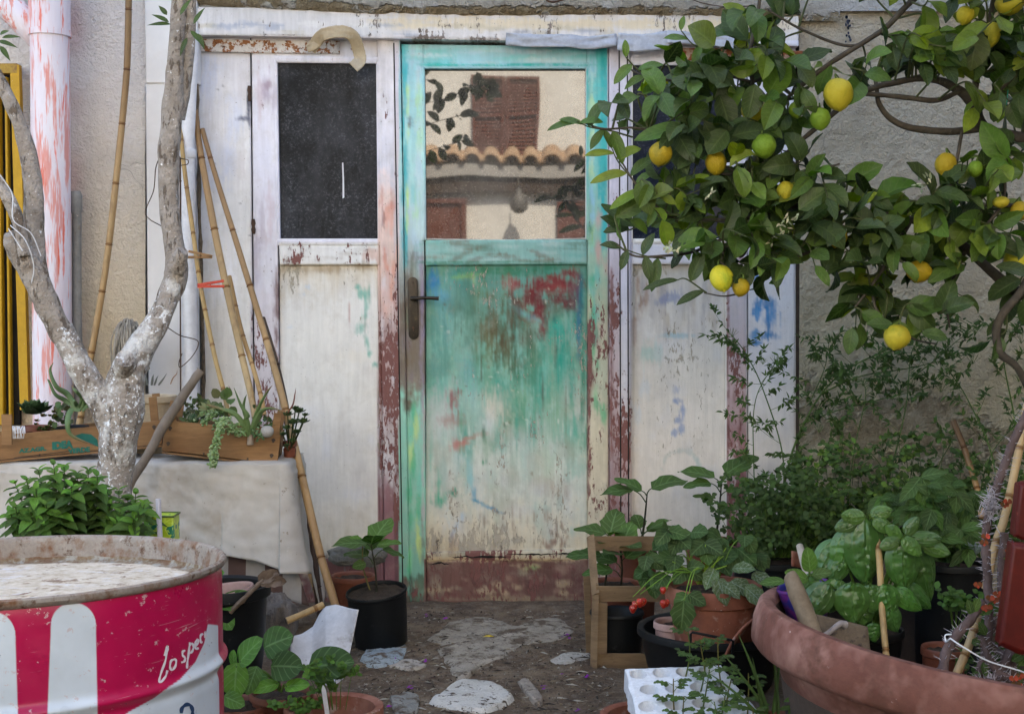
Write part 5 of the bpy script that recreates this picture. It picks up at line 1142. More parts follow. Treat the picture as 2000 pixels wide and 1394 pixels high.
for i in range(20):
    p = P(random.uniform(66, 112), random.uniform(806, 842), 2.58+random.uniform(-.02, .03)); c = rosette(t_, p, random.uniform(.010, .018), 8, [(.09, .17, .07), (.14, .18, .06), (.16, .07, .05)]); ml.v += c.v; 
    for b_, f_ in c.f: ml.f.append((b_+ml.n, f_))
    ml.c += c.c; ml.l += c.l; ml.n += c.n
ml.build('leaves', LM['succ'], t_)
t_ = plantpot('aloe', 'long leaved aloe drooping from a grey pot in the long crate', 'aloe', P(150, 856, 2.65)+V((0, 0, -.022)), .038, .03, .062, M['black'])
ml = MB(); Y = 2.54; gc = (.12, .20, .075); bc = (.24, .10, .045)
for l, r, tc in (([(152, 800), (132, 770), (110, 755), (98, 725), (104, 708)], 6, gc), ([(155, 800), (128, 782), (108, 770), (96, 745), (92, 740)], 5, gc), ([(158, 800), (140, 800), (132, 825), (140, 850), (185, 870)], 7, bc), ([(154, 795), (160, 778), (150, 766), (143, 758), (140, 752)], 4, bc), ([(160, 800), (166, 784), (176, 776), (190, 770), (205, 770)], 5, gc), ([(156, 800), (150, 792), (146, 784), (142, 780)], 5, gc), ([(160, 802), (172, 792), (186, 796), (196, 806)], 5, gc)):
    fleshy(ml, [P(x, y, Y-.03*(i > 1)) for i, (x, y) in enumerate(l)], m(r, Y), gc, .5, tc)
ml.build('leaves', SM, t_)
t_ = plantpot('succulent', 'dark jade succulent between the rosette and the aloe', 'succulent', P(122, 850, 2.62)+V((0, 0, -.03)), .034, .028, .055, M['black'])
ml = MB()
for i in range(30): p = P(random.uniform(100, 138), random.uniform(790, 826), 2.6+random.uniform(-.03, .03)); leaf(ml, p, rnd(), V((0, -1, .5)), .022, .018, 'round', pick([(.04, .09, .035), (.10, .05, .05), (.05, .11, .05)]), 4, .2, .3)
ml.build('leaves', LM['succ'], t_)
cp = plantpot('clay_pot', 'big cream clay pot standing behind the trunk in the long crate', 'pot', P(300, 862, 2.80)+V((0, 0, -.035)), m(46, 2.8), m(36, 2.8), m(112, 2.8), M['creampot'], rim=(.022, .010), drop=.02)
ml = MB()
for i in range(9): a = random.uniform(-1, 1); b = P(290+a*20, 752, 2.8); fleshy(ml, [b, b+V((a*.01, -.005, .012)), b+V((a*.02, -.01, .024)), b+V((a*.03, -.012, .030+random.random()*.01))], .004, (.25, .27, .25))
fleshy(ml, [P(333, 750, 2.78), P(338, 738, 2.78), P(345, 730, 2.78), P(346, 722, 2.78)], .0025, (.35, .2, .12)); ml.build('shoots', SM, cp)
t_ = plantpot('aloe', 'striped aloe peeping through the fork of the grey tree', 'aloe', P(215, 850, 2.72)+V((0, 0, -.03)), .04, .032, .075, M['black'])
ml = MB()
for l in ([(215, 800), (205, 760), (200, 742), (192, 734)], [(215, 800), (218, 765), (224, 745), (228, 733)], [(215, 795), (200, 775), (196, 760), (198, 748)], [(215, 800), (226, 770), (236, 752), (240, 742)], [(216, 800), (210, 770), (212, 745), (214, 735)]):
    fleshy(ml, [P(x, y, 2.68) for x, y in l], m(6, 2.68), (.05, .10, .05), .45)
ml.build('leaves', SM, t_)
# planting in the right crate
bx = thing('succulent_bed', 'mixed small succulents packed into the smaller crate', 'succulents', (A2+d2*.16+n2_*.1)+V((0, 0, .01)))
mb = MB(); a = A2+d2*.012+n2_*.008+u2*.012; L2 = .30
g = [];
for i in range(30):
    for j in range(16): q = a+d2*(i/29*((P(541,911,2.55)-P(316,885,2.52)).length-.024))+n2_*(j/15*.135)+u2*(.038+.006*MN.noise(V((i*.5, j*.5, 0)))); g.append(q)
mb.add(g, gridfaces(30, 16)); mb.build('soil', M['soil'], bx)
aloe = MB(); Y = 2.52; b0 = (488, 852)
for l, r in (([b0, (480, 820), (484, 812), (470, 790), (457, 757)], 6), ([b0, (474, 826), (456, 806), (432, 798), (404, 790)], 6), ([b0, (500, 822), (512, 802), (532, 797), (560, 806)], 7), ([b0, (498, 815), (508, 790), (522, 765), (532, 752)], 5), ([b0, (485, 828), (476, 800), (478, 780), (482, 770)], 5), ([b0, (478, 832), (464, 828), (450, 836), (440, 838)], 4)):
    fleshy(aloe, [P(x, y, Y-.015*i) for i, (x, y) in enumerate(l)], m(r, Y), (.15, .24, .09), .55, (.30, .12, .06) if l[-1][0] > 530 or l[-1][0] < 410 else (.10, .17, .06))
fleshy(aloe, [P(448, 775, 2.6), P(452, 765, 2.6), P(446, 752, 2.6)], .003, (.25, .08, .04)); fleshy(aloe, [P(562, 806, 2.5), P(572, 790, 2.5), P(576, 770, 2.5), P(578, 757, 2.5)], .0032, (.20, .075, .05))
aloe.build('aloe_leaves', SM, bx)
mb = MB(); tube(mb, [P(489, 868, Y), P(489, 850, Y), P(488, 835, Y)], [m(7, Y), m(5, Y), m(6, Y)], 10, (.36, .28, .22), sm=4); mb.build('aloe_stem', SM, bx)
sd = MB(); pal = [(.22, .34, .13), (.28, .40, .17), (.17, .29, .10), (.32, .42, .22)]
def sedum(path, w, n, L=.013, pal=pal, Yj=.012):
    c = catmull([P(*p) for p in path], 12)
    for i in range(n):
        p = c[min(int(i/n*len(c)), len(c)-1)]+rnd(w); d = (rnd()+V((0, -.8, .1))).normalized(); cc = pick(pal); tube(sd, [p, p+d*L*.4, p+d*L*.8, p+d*L], [L*.16, L*.30, L*.22, L*.03], 6, cc)
sedum([(392, 830, 2.55), (410, 812, 2.54), (420, 806, 2.56)], .010, 90); sedum([(425, 825, 2.52), (440, 825, 2.48), (455, 840, 2.5), (475, 846, 2.5)], .008, 110)
sedum([(436, 828, 2.47), (428, 845, 2.45), (422, 865, 2.445), (418, 885, 2.44), (418, 902, 2.44)], .0035, 190, .014); sedum([(418, 888, 2.44), (418, 905, 2.44)], .005, 50, .014)
sedum([(470, 835, 2.52), (500, 846, 2.5), (515, 850, 2.5)], .008, 50, .011, [(.16, .26, .12), (.09, .18, .07)])
sd.build('sedum', SM, bx)
mb = MB(); c = P(377, 818, 2.56)
vs = []; 
for i in range(13):
    ph = math.pi*i/12
    for j in range(40): a_ = j*math.pi/20; r = .0165*math.sin(ph)*(1+.10*math.cos(a_*10)); vs.append(c+V((r*math.cos(a_), r*math.sin(a_), .018*math.cos(ph))))
mb.add(vs, [(i*40+j, i*40+(j+1) % 40, (i+1)*40+(j+1) % 40, (i+1)*40+j) for i in range(12) for j in range(40)], (.05, .11, .04))
for i in range(160):
    ph = random.uniform(.3, 1.8); a_ = random.random()*6.28; n = V((math.sin(ph)*math.cos(a_), math.sin(ph)*math.sin(a_), math.cos(ph))); p = c+n*.0165; tube(mb, [p, p+n*.005], [.0004, .0001], 3, (.55, .5, .4), cap=False)
mb.build('cactus', SM, bx)
gl = MB()
for i in range(60): p = P(random.uniform(362, 405), random.uniform(778, 822), 2.58+random.uniform(-.03, .04)); leaf(gl, p, rnd()+V((0, -.2, .5)), V((0, -1, .4)), random.uniform(.014, .026), .012, 'round', pick([(.035, .075, .03), (.05, .1, .04), (.10, .04, .045), (.16, .22, .2)]), 4, .3, .3)
for i in range(12): a_ = i*.52; p = P(408, 798, 2.55); leaf(gl, p, V((math.cos(a_), -.4, .6*math.sin(a_))), V((0, -1, .4)), .034, .013, 'lance', (.42, .45, .47), 5, .4, .2)
for i in range(12): p = P(435+random.uniform(-18, 22), 786+random.uniform(-10, 22), 2.56); leaf(gl, p, rnd()+V((0, -.3, .4)), V((0, -1, .5)), .034, .028, 'round', pick([(.06, .13, .035), (.05, .11, .03), (.12, .09, .04)]), 5, .3, .3)
for i in range(40): p = P(random.uniform(495, 545), random.uniform(795, 845), 2.56+random.uniform(-.02, .04)); leaf(gl, p, rnd(), V((0, -1, .4)), .018, .012, 'round', pick([(.04, .10, .04), (.03, .07, .03), (.10, .17, .06)]), 4, .3, .3)
gl.build('leaves', LM['succ'], bx)
mb = MB(); lathe(mb, [(0, .019), (.010, .017), (.017, .008), (.018, -.004), (.012, -.014), (0, -.017)], P(522, 843, 2.50), 20, bump=.003, bs=40, smp=3); mb.build('pebble', gen('pebble', (.30, .29, .27), (.42, .40, .38), 30), bx)
# rosette shrub hanging behind the crate corner
t_ = plantpot('succulent', 'blue green branching succulent hanging out past the right crate corner', 'succulent', P(566, 892, 2.62)+V((0, 0, 0)), .022, .018, .05, M['brownpot'])
ml = MB(); mt = MB()
for (x, y, r) in ((584, 806, 13), (572, 828, 14), (592, 826, 13), (562, 812, 12), (577, 800, 10), (578, 846, 11), (570, 862, 9), (560, 838, 11), (553, 850, 9), (560, 872, 8), (596, 812, 8)):
    c = P(x, y, 2.55+random.uniform(-.02, .02)); q = rosette(t_, c, m(r*1.3, 2.55), 14, [(.10, .19, .15), (.13, .23, .17), (.08, .15, .12)], kd='round')
    ml.v += q.v; ml.f += [(b_+ml.n, f_) for b_, f_ in q.f]; ml.c += q.c; ml.l += q.l; ml.n += q.n
    tube(mt, [P(566, 880, 2.62), P((566+x)/2, (885+y)/2, 2.59), c], .0022, 5, (.5, .45, .4), sm=3)
ml.build('leaves', LM['succ'], t_); mt.build('stem', M['stem'], t_)
mb = MB(); 
for x in (14, 40): 
    a = P(x, 868, 2.47); beam(mb, a, a+V((0, 0, .09)), .03, .008, V((1, 0, 0)), k=3)
    break
tag(mb.build('wooden_stake', M['crate']), 'short pale wood stake at the far left end of the long crate', 'stake')
mb = MB()
for i in range(9): x = 26+i*2.5; tube(mb, [P(x, 856, 2.44), P(x+random.uniform(-3, 3), 840, 2.43), P(x+random.uniform(-4, 4), 832, 2.44), P(x+3, 846, 2.43)], .0012, 4, sm=5)
tag(mb.build('string_bundle', M['white']), 'small tangle of white string at the left end of the long crate', 'string')
# ------------------------------------------------------------------ painted steel drum
BYc = .85; BR = m(418, BYc); BX = P(13, 1102, BYc).x; BZ = P(13, 1102, BYc).z
dr = thing('steel_drum', 'crimson painted steel drum with white stripes and a rusty rim in the left foreground', 'drum', (BX, BYc, 0))
# side wall with painted pattern
def cylpt(x, y, r=BR):
    d = ray(x, y); o = CAM; ax, ay = o.x-BX, o.y-BYc; A_ = d.x**2+d.y**2; B_ = 2*(ax*d.x+ay*d.y); C_ = ax*ax+ay*ay-r*r; D_ = B_*B_-4*A_*C_
    if D_ < 0: return None
    return o+d*((-B_-math.sqrt(D_))/(2*A_))
angs = np.concatenate([np.linspace(0, math.pi, 90, endpoint=False), np.linspace(math.pi, 2*math.pi, 1100, endpoint=False)]); nA, zs = len(angs), [BZ-.012-k*.0018 for k in range(130)]+list(np.linspace(BZ-.256, 0, 12))
def rad(z):
    h = BZ-z; r = BR-.004-.004*math.exp(-((h-.0)/.02)**2)
    for c_ in (.180, .40): r += .0085*math.exp(-((h-c_)/.0095)**2)-.003*math.exp(-((h-c_-.02)/.008)**2)
    return r
vs = np.zeros((nA, len(zs), 3))
for j, z in enumerate(zs):
    r = rad(z); a = angs; vs[:, j, 0] = BX+r*np.cos(a); vs[:, j, 1] = BYc+r*np.sin(a); vs[:, j, 2] = z
x, y = w2p(vs); ang = np.broadcast_to(angs[:, None], x.shape)
RC = np.array(K(180, 5, 70)); WC = np.array(K(205, 212, 220)); frac = np.ones(x.shape)
vis = (ang > math.pi*1.0)  # side that faces the yard front
def stripe(x0, x1, yt):
    w = (x1-x0)/2; cx = (x0+x1)/2+ (y-yt)*.0; cx = cx+np.clip((y-yt), 0, 400)*(-.015 if x0 > 50 else 0)
    wid = w+np.clip(y-yt-60, 0, 300)*.03
    rr = np.minimum(w, 46); top = (yt+rr)-np.sqrt(np.clip(rr**2-np.clip(np.abs(x-cx)-(w-rr), 0, None)**2, 0, None))
    return np.clip((wid-np.abs(x-cx))/2.4+.5, 0, 1)*np.clip((y-top)/2.4+.5, 0, 1)
k = np.maximum(stripe(100, 188, 1190), stripe(-75, 30, 1208))
# the white field below the slanting lower edge of the red, and the white part under the rib
edge = np.interp(x, [-300, 160, 196, 250, 300, 350, 380, 398, 405, 500], [1600, 1600, 1440, 1400, 1372, 1335, 1300, 1262, 1225, 1225])
k = np.maximum(k, np.clip((y-edge)/1.2+.5, 0, 1)*(x > 150))
k = np.where(vis, k, (np.abs(ang-1.2) < .3)*1.0)
col = RC*(1-k[..., None])+WC*k[..., None]; col = np.concatenate([col, np.ones(x.shape+(1,))], -1)
mb = MB(); f = gridfaces(nA, len(zs)); seam = np.array([[(nA-1)*len(zs)+j, j, j+1, (nA-1)*len(zs)+j+1] for j in range(len(zs)-1)])
mb.add(vs.reshape(-1, 3), np.vstack([f, seam]), col.reshape(-1, 4))
t = NT('drum_enamel'); c = t.attr('Col'); n = t.noise(28, 5, .6)
c = t.mix(1, c, t.ramp(t.noise(7, 5, .6), [(.3, .82), (.7, 1.06)]), 'MULTIPLY')
mk = t.ramp(t.noise((50, 50, 70), 5, .7, off=(2, 5, 1)), [(.63, 0.), (.65, 1.)]); c = t.mix(t.math('MULTIPLY', mk, .7), c, (.55, .42, .42))
c = t.mix(t.math('MULTIPLY', t.ramp(t.noise((26, 26, 40), 5, .7, off=(7, 5, 9)), [(.68, 0.), (.70, 1.)]), .8), c, (.06, .035, .03))
t.set('Base Color', c); sc_ = t.ramp(t.noise((8, 8, 260), 4, .6, off=(4, 4, 2)), [(.66, 0.), (.68, 1.)]); c = t.mix(t.math('MULTIPLY', sc_, .35), c, (.6, .55, .55)); t.set('Base Color', c); t.set('Roughness', t.ramp(n, [(.3, .26), (.7, .45)])); t.set('Specular IOR Level', .45); t.set('Normal', t.bump(t.noise(5, 3), .35, .012))
mb.build('shell', t.m, dr)
rimm = gen('rusted_rim', (.26, .215, .18), (.36, .31, .27), 18, .6, (70, .6, .002), [(22, .48, (.17, .075, .035), .2), (46, .56, (.09, .04, .02), .12), (16, .66, (.55, .5, .46), .1)], metal=.15, stretch=(1, 1, 1))
mb = MB(); r0 = BR
prof = [(r0-.006, BZ-.016), (r0+.001, BZ-.013), (r0+.0045, BZ-.007), (r0+.0035, BZ-.001), (r0-.001, BZ+.0015), (r0-.006, BZ-.001), (r0-.0085, BZ-.007), (r0-.009, BZ-.013), (r0-.010, BZ-.030), (r0-.012, BZ-.042)]
lathe(mb, prof, (BX, BYc, 0), 160, bump=.0012, bs=26); mb.build('rim', rimm, dr)
t = NT('caked_lid')
n1 = t.noise((16, 22, 13), 6, .72); n2 = t.noise(40, 6, .75, off=(3, 3, 1))
c = t.ramp(n2, [(.28, (.34, .26, .18)), (.5, (.56, .47, .36)), (.74, (.70, .64, .56))])
c = t.mix(t.ramp(n1, [(.56, 0.), (.66, .65)]), c, (.62, .62, .66))
dd = t.n('VectorMath', {0: t.n('VectorMath', {0: t.pos, 1: (BX, BYc, BZ-.04)}, operation='SUBTRACT')}, out=1, operation='LENGTH')
mk = t.math('MULTIPLY', t.math('SUBTRACT', t.math('ADD', dd, t.math('MULTIPLY', n1, .075)), BR*.985-.002), 90., clamp=True)
rc = t.ramp(t.noise(34, 5, .7, off=(1, 9, 9)), [(.35, (.12, .055, .025)), (.5, (.20, .14, .085)), (.62, (.30, .28, .24))])
c = t.mix(mk, c, rc); c = t.mix(t.ramp(t.noise(34, 4, .6, off=(1, 2, 9)), [(.58, 0.), (.66, .8)]), c, (.16, .08, .04))
t.set('Base Color', c); t.set('Roughness', .9); t.set('Normal', t.bump(t.math('ADD', n2, t.math('MULTIPLY', n1, .3)), .7, .004))
mb = MB(); rs = [BR-.0118, BR-.014, BR-.022, BR-.035, BR*.75, BR*.6, BR*.45, BR*.3, BR*.12]; zz = [BZ-.040, BZ-.046, BZ-.050, BZ-.051, BZ-.050, BZ-.049, BZ-.049, BZ-.049, BZ-.049]
lathe(mb, list(zip(rs, zz)), (BX, BYc, 0), 160, bump=.004, bs=20); mb.add([(BX+BR*.125*math.cos(a), BYc+BR*.125*math.sin(a), BZ-.048) for a in np.linspace(0, 6.2, 24)], [tuple(range(24))]); mb.build('recessed_top', t.m, dr)
def cylrib(x, y):
    r = BR-.003
    for _ in range(3):
        p = cylpt(x, y, r)
        if p is None: return None
        r = rad(p.z)+.0006
    return p
# brushed script on the drum
def script(strokes, w, mat, name):
    mb = MB()
    for s in strokes:
        c_ = catmull([V((a, b, 0)) for a, b in s], 6); vs = []
        for i, q in enumerate(c_):
            tg = c_[min(i+1, len(c_)-1)]-c_[max(i-1, 0)]; tg.normalize(); n = V((-tg.y, tg.x, 0)); ww = w*(.75+.5*abs(math.sin(i*.35+s[0][0])))
            a = cylrib(q.x+n.x*ww, q.y+n.y*ww); b = cylrib(q.x-n.x*ww, q.y-n.y*ww)
            if a is None or b is None: continue
            vs += [a, b]
        if len(vs) > 3: mb.add(vs, [(2*i, 2*i+1, 2*i+3, 2*i+2) for i in range(len(vs)//2-1)])
    mb.build(name, mat, dr)
wp = gen('white_script', (.72, .66, .70), (.82, .78, .80), 40, .5)
script([[(325, 1280), (322, 1300), (314, 1322), (310, 1338), (313, 1341), (322, 1330), (326, 1318)], [(324, 1284), (327, 1276), (326, 1272), (320, 1290)],
        [(339, 1296), (333, 1300), (331, 1312), (335, 1317), (341, 1310), (343, 1299), (339, 1295)],
        [(361, 1278), (356, 1281), (356, 1288), (360, 1292), (359, 1299), (353, 1302)],
        [(370, 1262), (368, 1280), (365, 1300), (364, 1313)], [(369, 1268), (374, 1264), (377, 1270), (374, 1280), (369, 1283)],
        [(381, 1268), (386, 1262), (385, 1256), (381, 1262), (381, 1274), (387, 1272)],
        [(396, 1244), (391, 1248), (391, 1260), (395, 1260)], [(399, 1252), (401, 1240), (402, 1250)]], 1.9, wp, 'lettering')
script([[(352, 1400), (354, 1390), (362, 1383), (370, 1384), (374, 1392), (374, 1402)]], 3.2, gen('navy_print', (.02, .05, .12), (.03, .07, .16), 40, .5), 'emblem')
dr.rotation_euler = (R(-1.6), R(-.8), 0); dr.location.x += .008; dr.location.y -= .016
# ------------------------------------------------------------------ mint behind the drum
mi = plantpot('mint_plant', 'bushy green mint behind the rusty rim of the drum', 'mint', (P(150, 1100, 1.85).x, 1.85, .10), .19, .14, .24, M['terra'])
ml = MB(); ms = MB()
tips = [(30, 945), (52, 938), (75, 918), (105, 908), (125, 912), (150, 925), (172, 918), (190, 930), (60, 965), (95, 950), (140, 950), (180, 958), (210, 962), (232, 958), (250, 978), (265, 965), (282, 985), (290, 1000), (30, 990), (60, 1000), (90, 985), (120, 975), (160, 985), (200, 990), (235, 1000), (45, 1020), (80, 1020), (110, 1010), (150, 1012), (190, 1015), (225, 1022), (262, 1012), (20, 1000), (130, 1030), (170, 1030), (275, 1030), (245, 1035), (70, 955), (215, 985), (115, 990)]
for (x, y) in tips:
    Y = 1.8+random.uniform(-.10, .12); tp_ = P(x, y, Y); b = V((P(150+(x-150)*.75, 0, 1.85).x, 1.85+(Y-1.8)*.6, .32)); pts = catmull([b, b.lerp(tp_, .6)+V((0, 0, .02)), tp_], 12); tube(ms, pts, [.002, .0012], 5, (.45, .5, .4))
    L = (tp_-b).length; n = max(5, int(L/.019))
    for i in range(n):
        f = 1-i*.019/L
        if f < .15: break
        k = f*(len(pts)-1); j = min(int(k), len(pts)-2); p = pts[j].lerp(pts[j+1], k-j); tg = (pts[j+1]-pts[j]).normalized(); a = i*1.57+x; s1 = tg.orthogonal().normalized(); s2 = tg.cross(s1)
        for sg in (0, math.pi):
            d = (s1*math.cos(a+sg)+s2*math.sin(a+sg)); el = .9 if i == 0 else .45 if i == 1 else .15
            sz = (.026, .038, .048, .052, .052)[min(i, 4)]*random.uniform(.85, 1.1)
            leaf(ml, p, d+tg*el, tg-d*.2, sz, sz*.52, 'mint', pick([(.13, .38, .045), (.11, .32, .04), (.18, .46, .06)]) if i < 3 else pick([(.05, .15, .03), (.07, .19, .035)]), 7, .5, .35, .02)
ms.build('stem', M['stem'], mi); ml.build('foliage', LM['mint'], mi)
# yellow green tin and white rod behind the drum
tn = thing('tin', 'yellow and green printed tin behind the drum rim', 'tin', P(318, 1045, 1.95))
t = NT('tin_print'); n = t.noise(26, 3, .5, dist=1.2); c = t.ramp(n, [(.42, (.42, .55, .03)), (.5, (.55, .68, .08)), (.56, (.015, .20, .10)), (.7, (.30, .5, .05))], 'CONSTANT'); t.set('Base Color', c); t.set('Roughness', .35)
a = P(291, 1008, 1.95); b = P(340, 1075, 1.95); mb = MB(); box(mb, ((a.x+b.x)/2, 1.98, (a.z+b.z)/2-.06), (b.x-a.x, .07, a.z-b.z+.12)); mb.build('can', t.m, tn, bevel=.004)
mb = MB(); tube(mb, [(a.x, 1.944, a.z), (b.x, 1.944, a.z), (b.x, 2.016, a.z), (a.x, 2.016, a.z), (a.x, 1.944, a.z)], .003, 6); mb.build('rim', gen('tin_edge', (.05, .08, .02), (.12, .16, .04), 20, .4), tn)
mb = MB(); tube(mb, [P(309, 974, 1.80), P(313, 1060, 1.80), P(316, 1160, 1.80)], m(5.2, 1.8), 16); tag(mb.build('plastic_rod', gen('lilac_white', (.52, .50, .56), (.62, .60, .66), 30, .4)), 'thin white plastic rod standing up behind the drum beside the tin', 'rod')
# ------------------------------------------------------------------ black tub and seedlings, lower left
def gY(y): return CH*F/(y-600)+CY if y > 605 else 3
tbk = thing('tub', 'big black tub behind the drum holding a pale pink pot of seedlings', 'tub', (P(425, 1300, 1.95).x, 1.95, 0))
c0 = P(430, 1140, 1.95); c0 = V((c0.x, c0.y, 0)); hT = P(430, 1140, 1.95).z
pot(tbk, c0, m(98, 1.95), m(74, 1.95), hT, M['black'], rim=(.03, .010), drop=.10, name='tub')
pp = thing('planter', 'pale pink plastic pot of cucumber seedlings sunk in the big black tub', 'potted plant', P(435, 1230, 1.97))
cz = P(435, 1200, 1.97); pot(pp, cz, m(68, 1.97), m(50, 1.97), P(435, 1150, 1.97).z-cz.z+.0, M['palepot'], rim=(.014, .006), drop=.03, tilt=Matrix.Rotation(R(-8), 3, 'Y'))
def seedlings(parent, lst, mat='soft', cols=None, Yd=0, kd='round', n=10):
    """lst: (base px, tip px, Y, length, width, facing) single leaves on curved stalks"""
    ml = MB(); ms = MB()
    for (bx_, by, tx, ty, Y, L, W, dx, dz, *r) in lst:
        L *= 1.15; W *= 1.15
        b = P(bx_, by, Y+.02); t_ = P(tx, ty, Y); tube(ms, [b, b.lerp(t_, .5)+V((0, 0, .012)), t_], [.003, .002], 6, (.9, 1.1, .7), sm=5)
        l = m(L, Y); d = V((dx, -.35, dz)).normalized(); nn = V((0, -.75, .75)) if not r else V(r[0])
        leaf(ml, t_-d*l*.1, d, nn, l, m(W, Y), kd, pick(cols or [(.12, .36, .05), (.15, .42, .06), (.09, .29, .045)]), n, .35, .15, .02)
    ms.build('stem', M['stem'], parent); ml.build('leaves', LM[mat], parent)
seedlings(pp, [(412, 1180, 420, 1138, 1.9, 30, 26, .3, .7), (440, 1180, 435, 1170, 1.9, 62, 26, 1, .35), (410, 1190, 408, 1165, 1.86, 60, 30, .7, -.15), (420, 1195, 425, 1190, 1.85, 48, 34, .6, -.6), (410, 1200, 404, 1180, 1.84, 56, 44, -.1, -1), (414, 1150, 408, 1128, 1.9, 34, 22, .9, .5)])
mb = MB(); c_ = [P(450, 1195, 1.84), P(480, 1165, 1.83), P(505, 1140, 1.83), P(515, 1132, 1.83)]
tube(mb, c_, [.007, .006, .007, .008], 8, sm=4, bump=.4, bs=60)
for i in range(7):
    a = P(512+random.uniform(-8, 8), 1135, 1.83); leaf(mb, a, V((1, -.1, random.uniform(-.6, .7))), V((0, -1, .3)), .055, .03, 'egg', (1, 1, 1), 7, .7, .5, .1)
tag(mb.build('dried_stalk', gen('dry_brown', (.10, .065, .045), (.20, .14, .10), 40, .8)), 'shrivelled brown dried stalk leaning in the black tub under the cloth hem', 'stalk')
def rock(name, c, s, mat, label, cat, seed=1, M_=None, n=26):
    mb = MB(); vs = []
    for i in range(n+1):
        ph = math.pi*i/n
        for j in range(2*n):
            a = j*math.pi/n; u = V((math.sin(ph)*math.cos(a), math.sin(ph)*math.sin(a), math.cos(ph))); r = 1+.22*MN.noise(u*1.6+V((seed, 0, 0)))+.10*MN.noise(u*4+V((seed, 5, 0)))+.05*MN.noise(u*11)
            e = .75; u2_ = V([math.copysign(abs(q)**e, q) for q in u]); p = V((u2_.x*s[0], u2_.y*s[1], u2_.z*s[2]))*r
            if M_: p = M_ @ p
            vs.append(V(c)+p)
    k = 2*n; mb.add(vs, [(i*k+j, i*k+(j+1) % k, (i+1)*k+(j+1) % k, (i+1)*k+j) for i in range(n) for j in range(k)]); return tag(mb.build(name, mat), label, cat)
rock('log', P(538, 1215, 2.2), (m(38, 2.2), .06, m(52, 2.2)), gen('cracked_log', (.08, .065, .055), (.19, .16, .14), 20, .95, (70, 1, .012), stretch=(1, 1, .4)), 'cracked grey log end between the black tub and the white sheet', 'log', 4)
rock('stone', P(700, 1246, 2.62), (m(36, 2.6), .025, m(9, 2.6)), gen('broken_brick', (.20, .17, .14), (.34, .30, .25), 20, .9, (80, .9, .006)), 'flat broken stone piece beside the black eggplant pot', 'stone', 9, Matrix.Rotation(R(14), 3, 'Y'))
rock('stone', P(700, 1085, 3.08), (m(58, 3.1), .03, m(20, 3.1)), gen('grey_rubble', (.10, .10, .09), (.20, .19, .17), 20, .9, (80, .9, .008)), 'grey rubble stone at the foot of the left panel behind the long cane', 'stone', 14)
# white plastic sheet
mb = MB(); vs = []; A_, B_ = 40, 30
def bez(a, b, t): return a.lerp(b, t)
tl = [P(628, 1182, 2.42), P(650, 1184, 2.40), P(676, 1190, 2.36), P(700, 1192, 2.30)]; tlc = catmull(tl, 12)
lf = catmull([P(566, 1250, 2.32), P(592, 1240, 2.26), P(608, 1222, 2.3), P(628, 1182, 2.42)], 12)[::-1]
for i in range(A_):
    for j in range(B_):
        u = i/(A_-1); v = j/(B_-1); us = np.linspace(0, 1, 8)
        top = P(np.interp(u, us, [564, 590, 612, 624, 636, 656, 680, 701]), np.interp(u, us, [1244, 1238, 1224, 1200, 1184, 1180, 1186, 1190]), 2.26+.10*math.sin(u*3.1)); bot = P(np.interp(u, us, [572, 592, 612, 628, 640, 652, 662, 672]), np.interp(u, us, [1300, 1306, 1318, 1330, 1340, 1345, 1340, 1320]), 2.14+.05*math.sin(u*7))
        p = top.lerp(bot, v); 
        p.y += .012*MN.noise(p*12)-.03*math.sin(v*2.6)*math.sin(u*5); vs.append(p)
mb.add(vs, gridfaces(A_, B_)); o = mb.build('plastic_sheet', gen('dirty_white_plastic', (.50, .49, .50), (.64, .63, .64), 5, .5, (30, .2, .001), [(12, .60, (.24, .20, .17), .15), (40, .68, (.12, .09, .07), .05)])); tag(o, 'dirty white moulded plastic sheet standing left of the black eggplant pot', 'plastic sheet'); o.modifiers.new('s', 'SOLIDIFY').thickness = .002
# tilted black pot with young eggplant
Y = 2.50; ep = thing('potted_eggplant', 'young aubergine plant in the leaning black pot at the foot of the left panel', 'potted plant', V((P(742, 1240, Y).x, Y+.05, 0)))
hp = m(112, Y); Mt = Matrix.Rotation(R(-5), 3, 'Y') @ Matrix.Rotation(R(7), 3, 'X'); c_ = V((P(742, 1235, Y).x, Y+.06, .004))
pot(ep, c_, m(61, Y), m(51, Y), hp, M['black'], rim=(.010, .004), tilt=Mt, drop=.012)
top = c_+Mt @ V((0, 0, hp-.012)); eggplant(ep, top, m(95, Y), [(.62, 150, .03, .075, 10), (.70, 20, .04, .06, -10), (.8, 100, .02, .06, 30), (.95, 200, .02, .085, 12), (1, 60, .015, .09, 45), (1.0, 280, .012, .085, 35), (.9, 350, .02, .06, 20)], (-.015, 0))
mb = MB(); ml = MB(); b = top+V((-.02, .02, 0)); t_ = P(708, 1060, Y+.05); tube(mb, [b, b.lerp(t_, .5)+V((-.01, 0, 0)), t_], [.003, .002], 6, (1.2, .7, .8), sm=5); leaf(ml, t_, V((-.8, -.3, .3)), V((0, -.8, .6)), .05, .04, 'egg', GL[2], 8, .3, .1); leaf(ml, P(715, 1100, Y+.05), V((-.8, -.3, -.1)), V((0, -.8, .6)), .045, .035, 'egg', (.09, .2, .05), 8, .3, .1); mb.build('side_stem', M['stem'], ep); ml.build('side_leaves', LM['soft'], ep)
Y = 2.78; bp = plantpot('flower_pot', 'brown pot half hidden behind the leaning black pot', 'pot', V((P(690, 1200, Y).x, Y, 0)), m(44, Y), m(36, Y), P(690, 1122, Y).z, M['brownpot'])
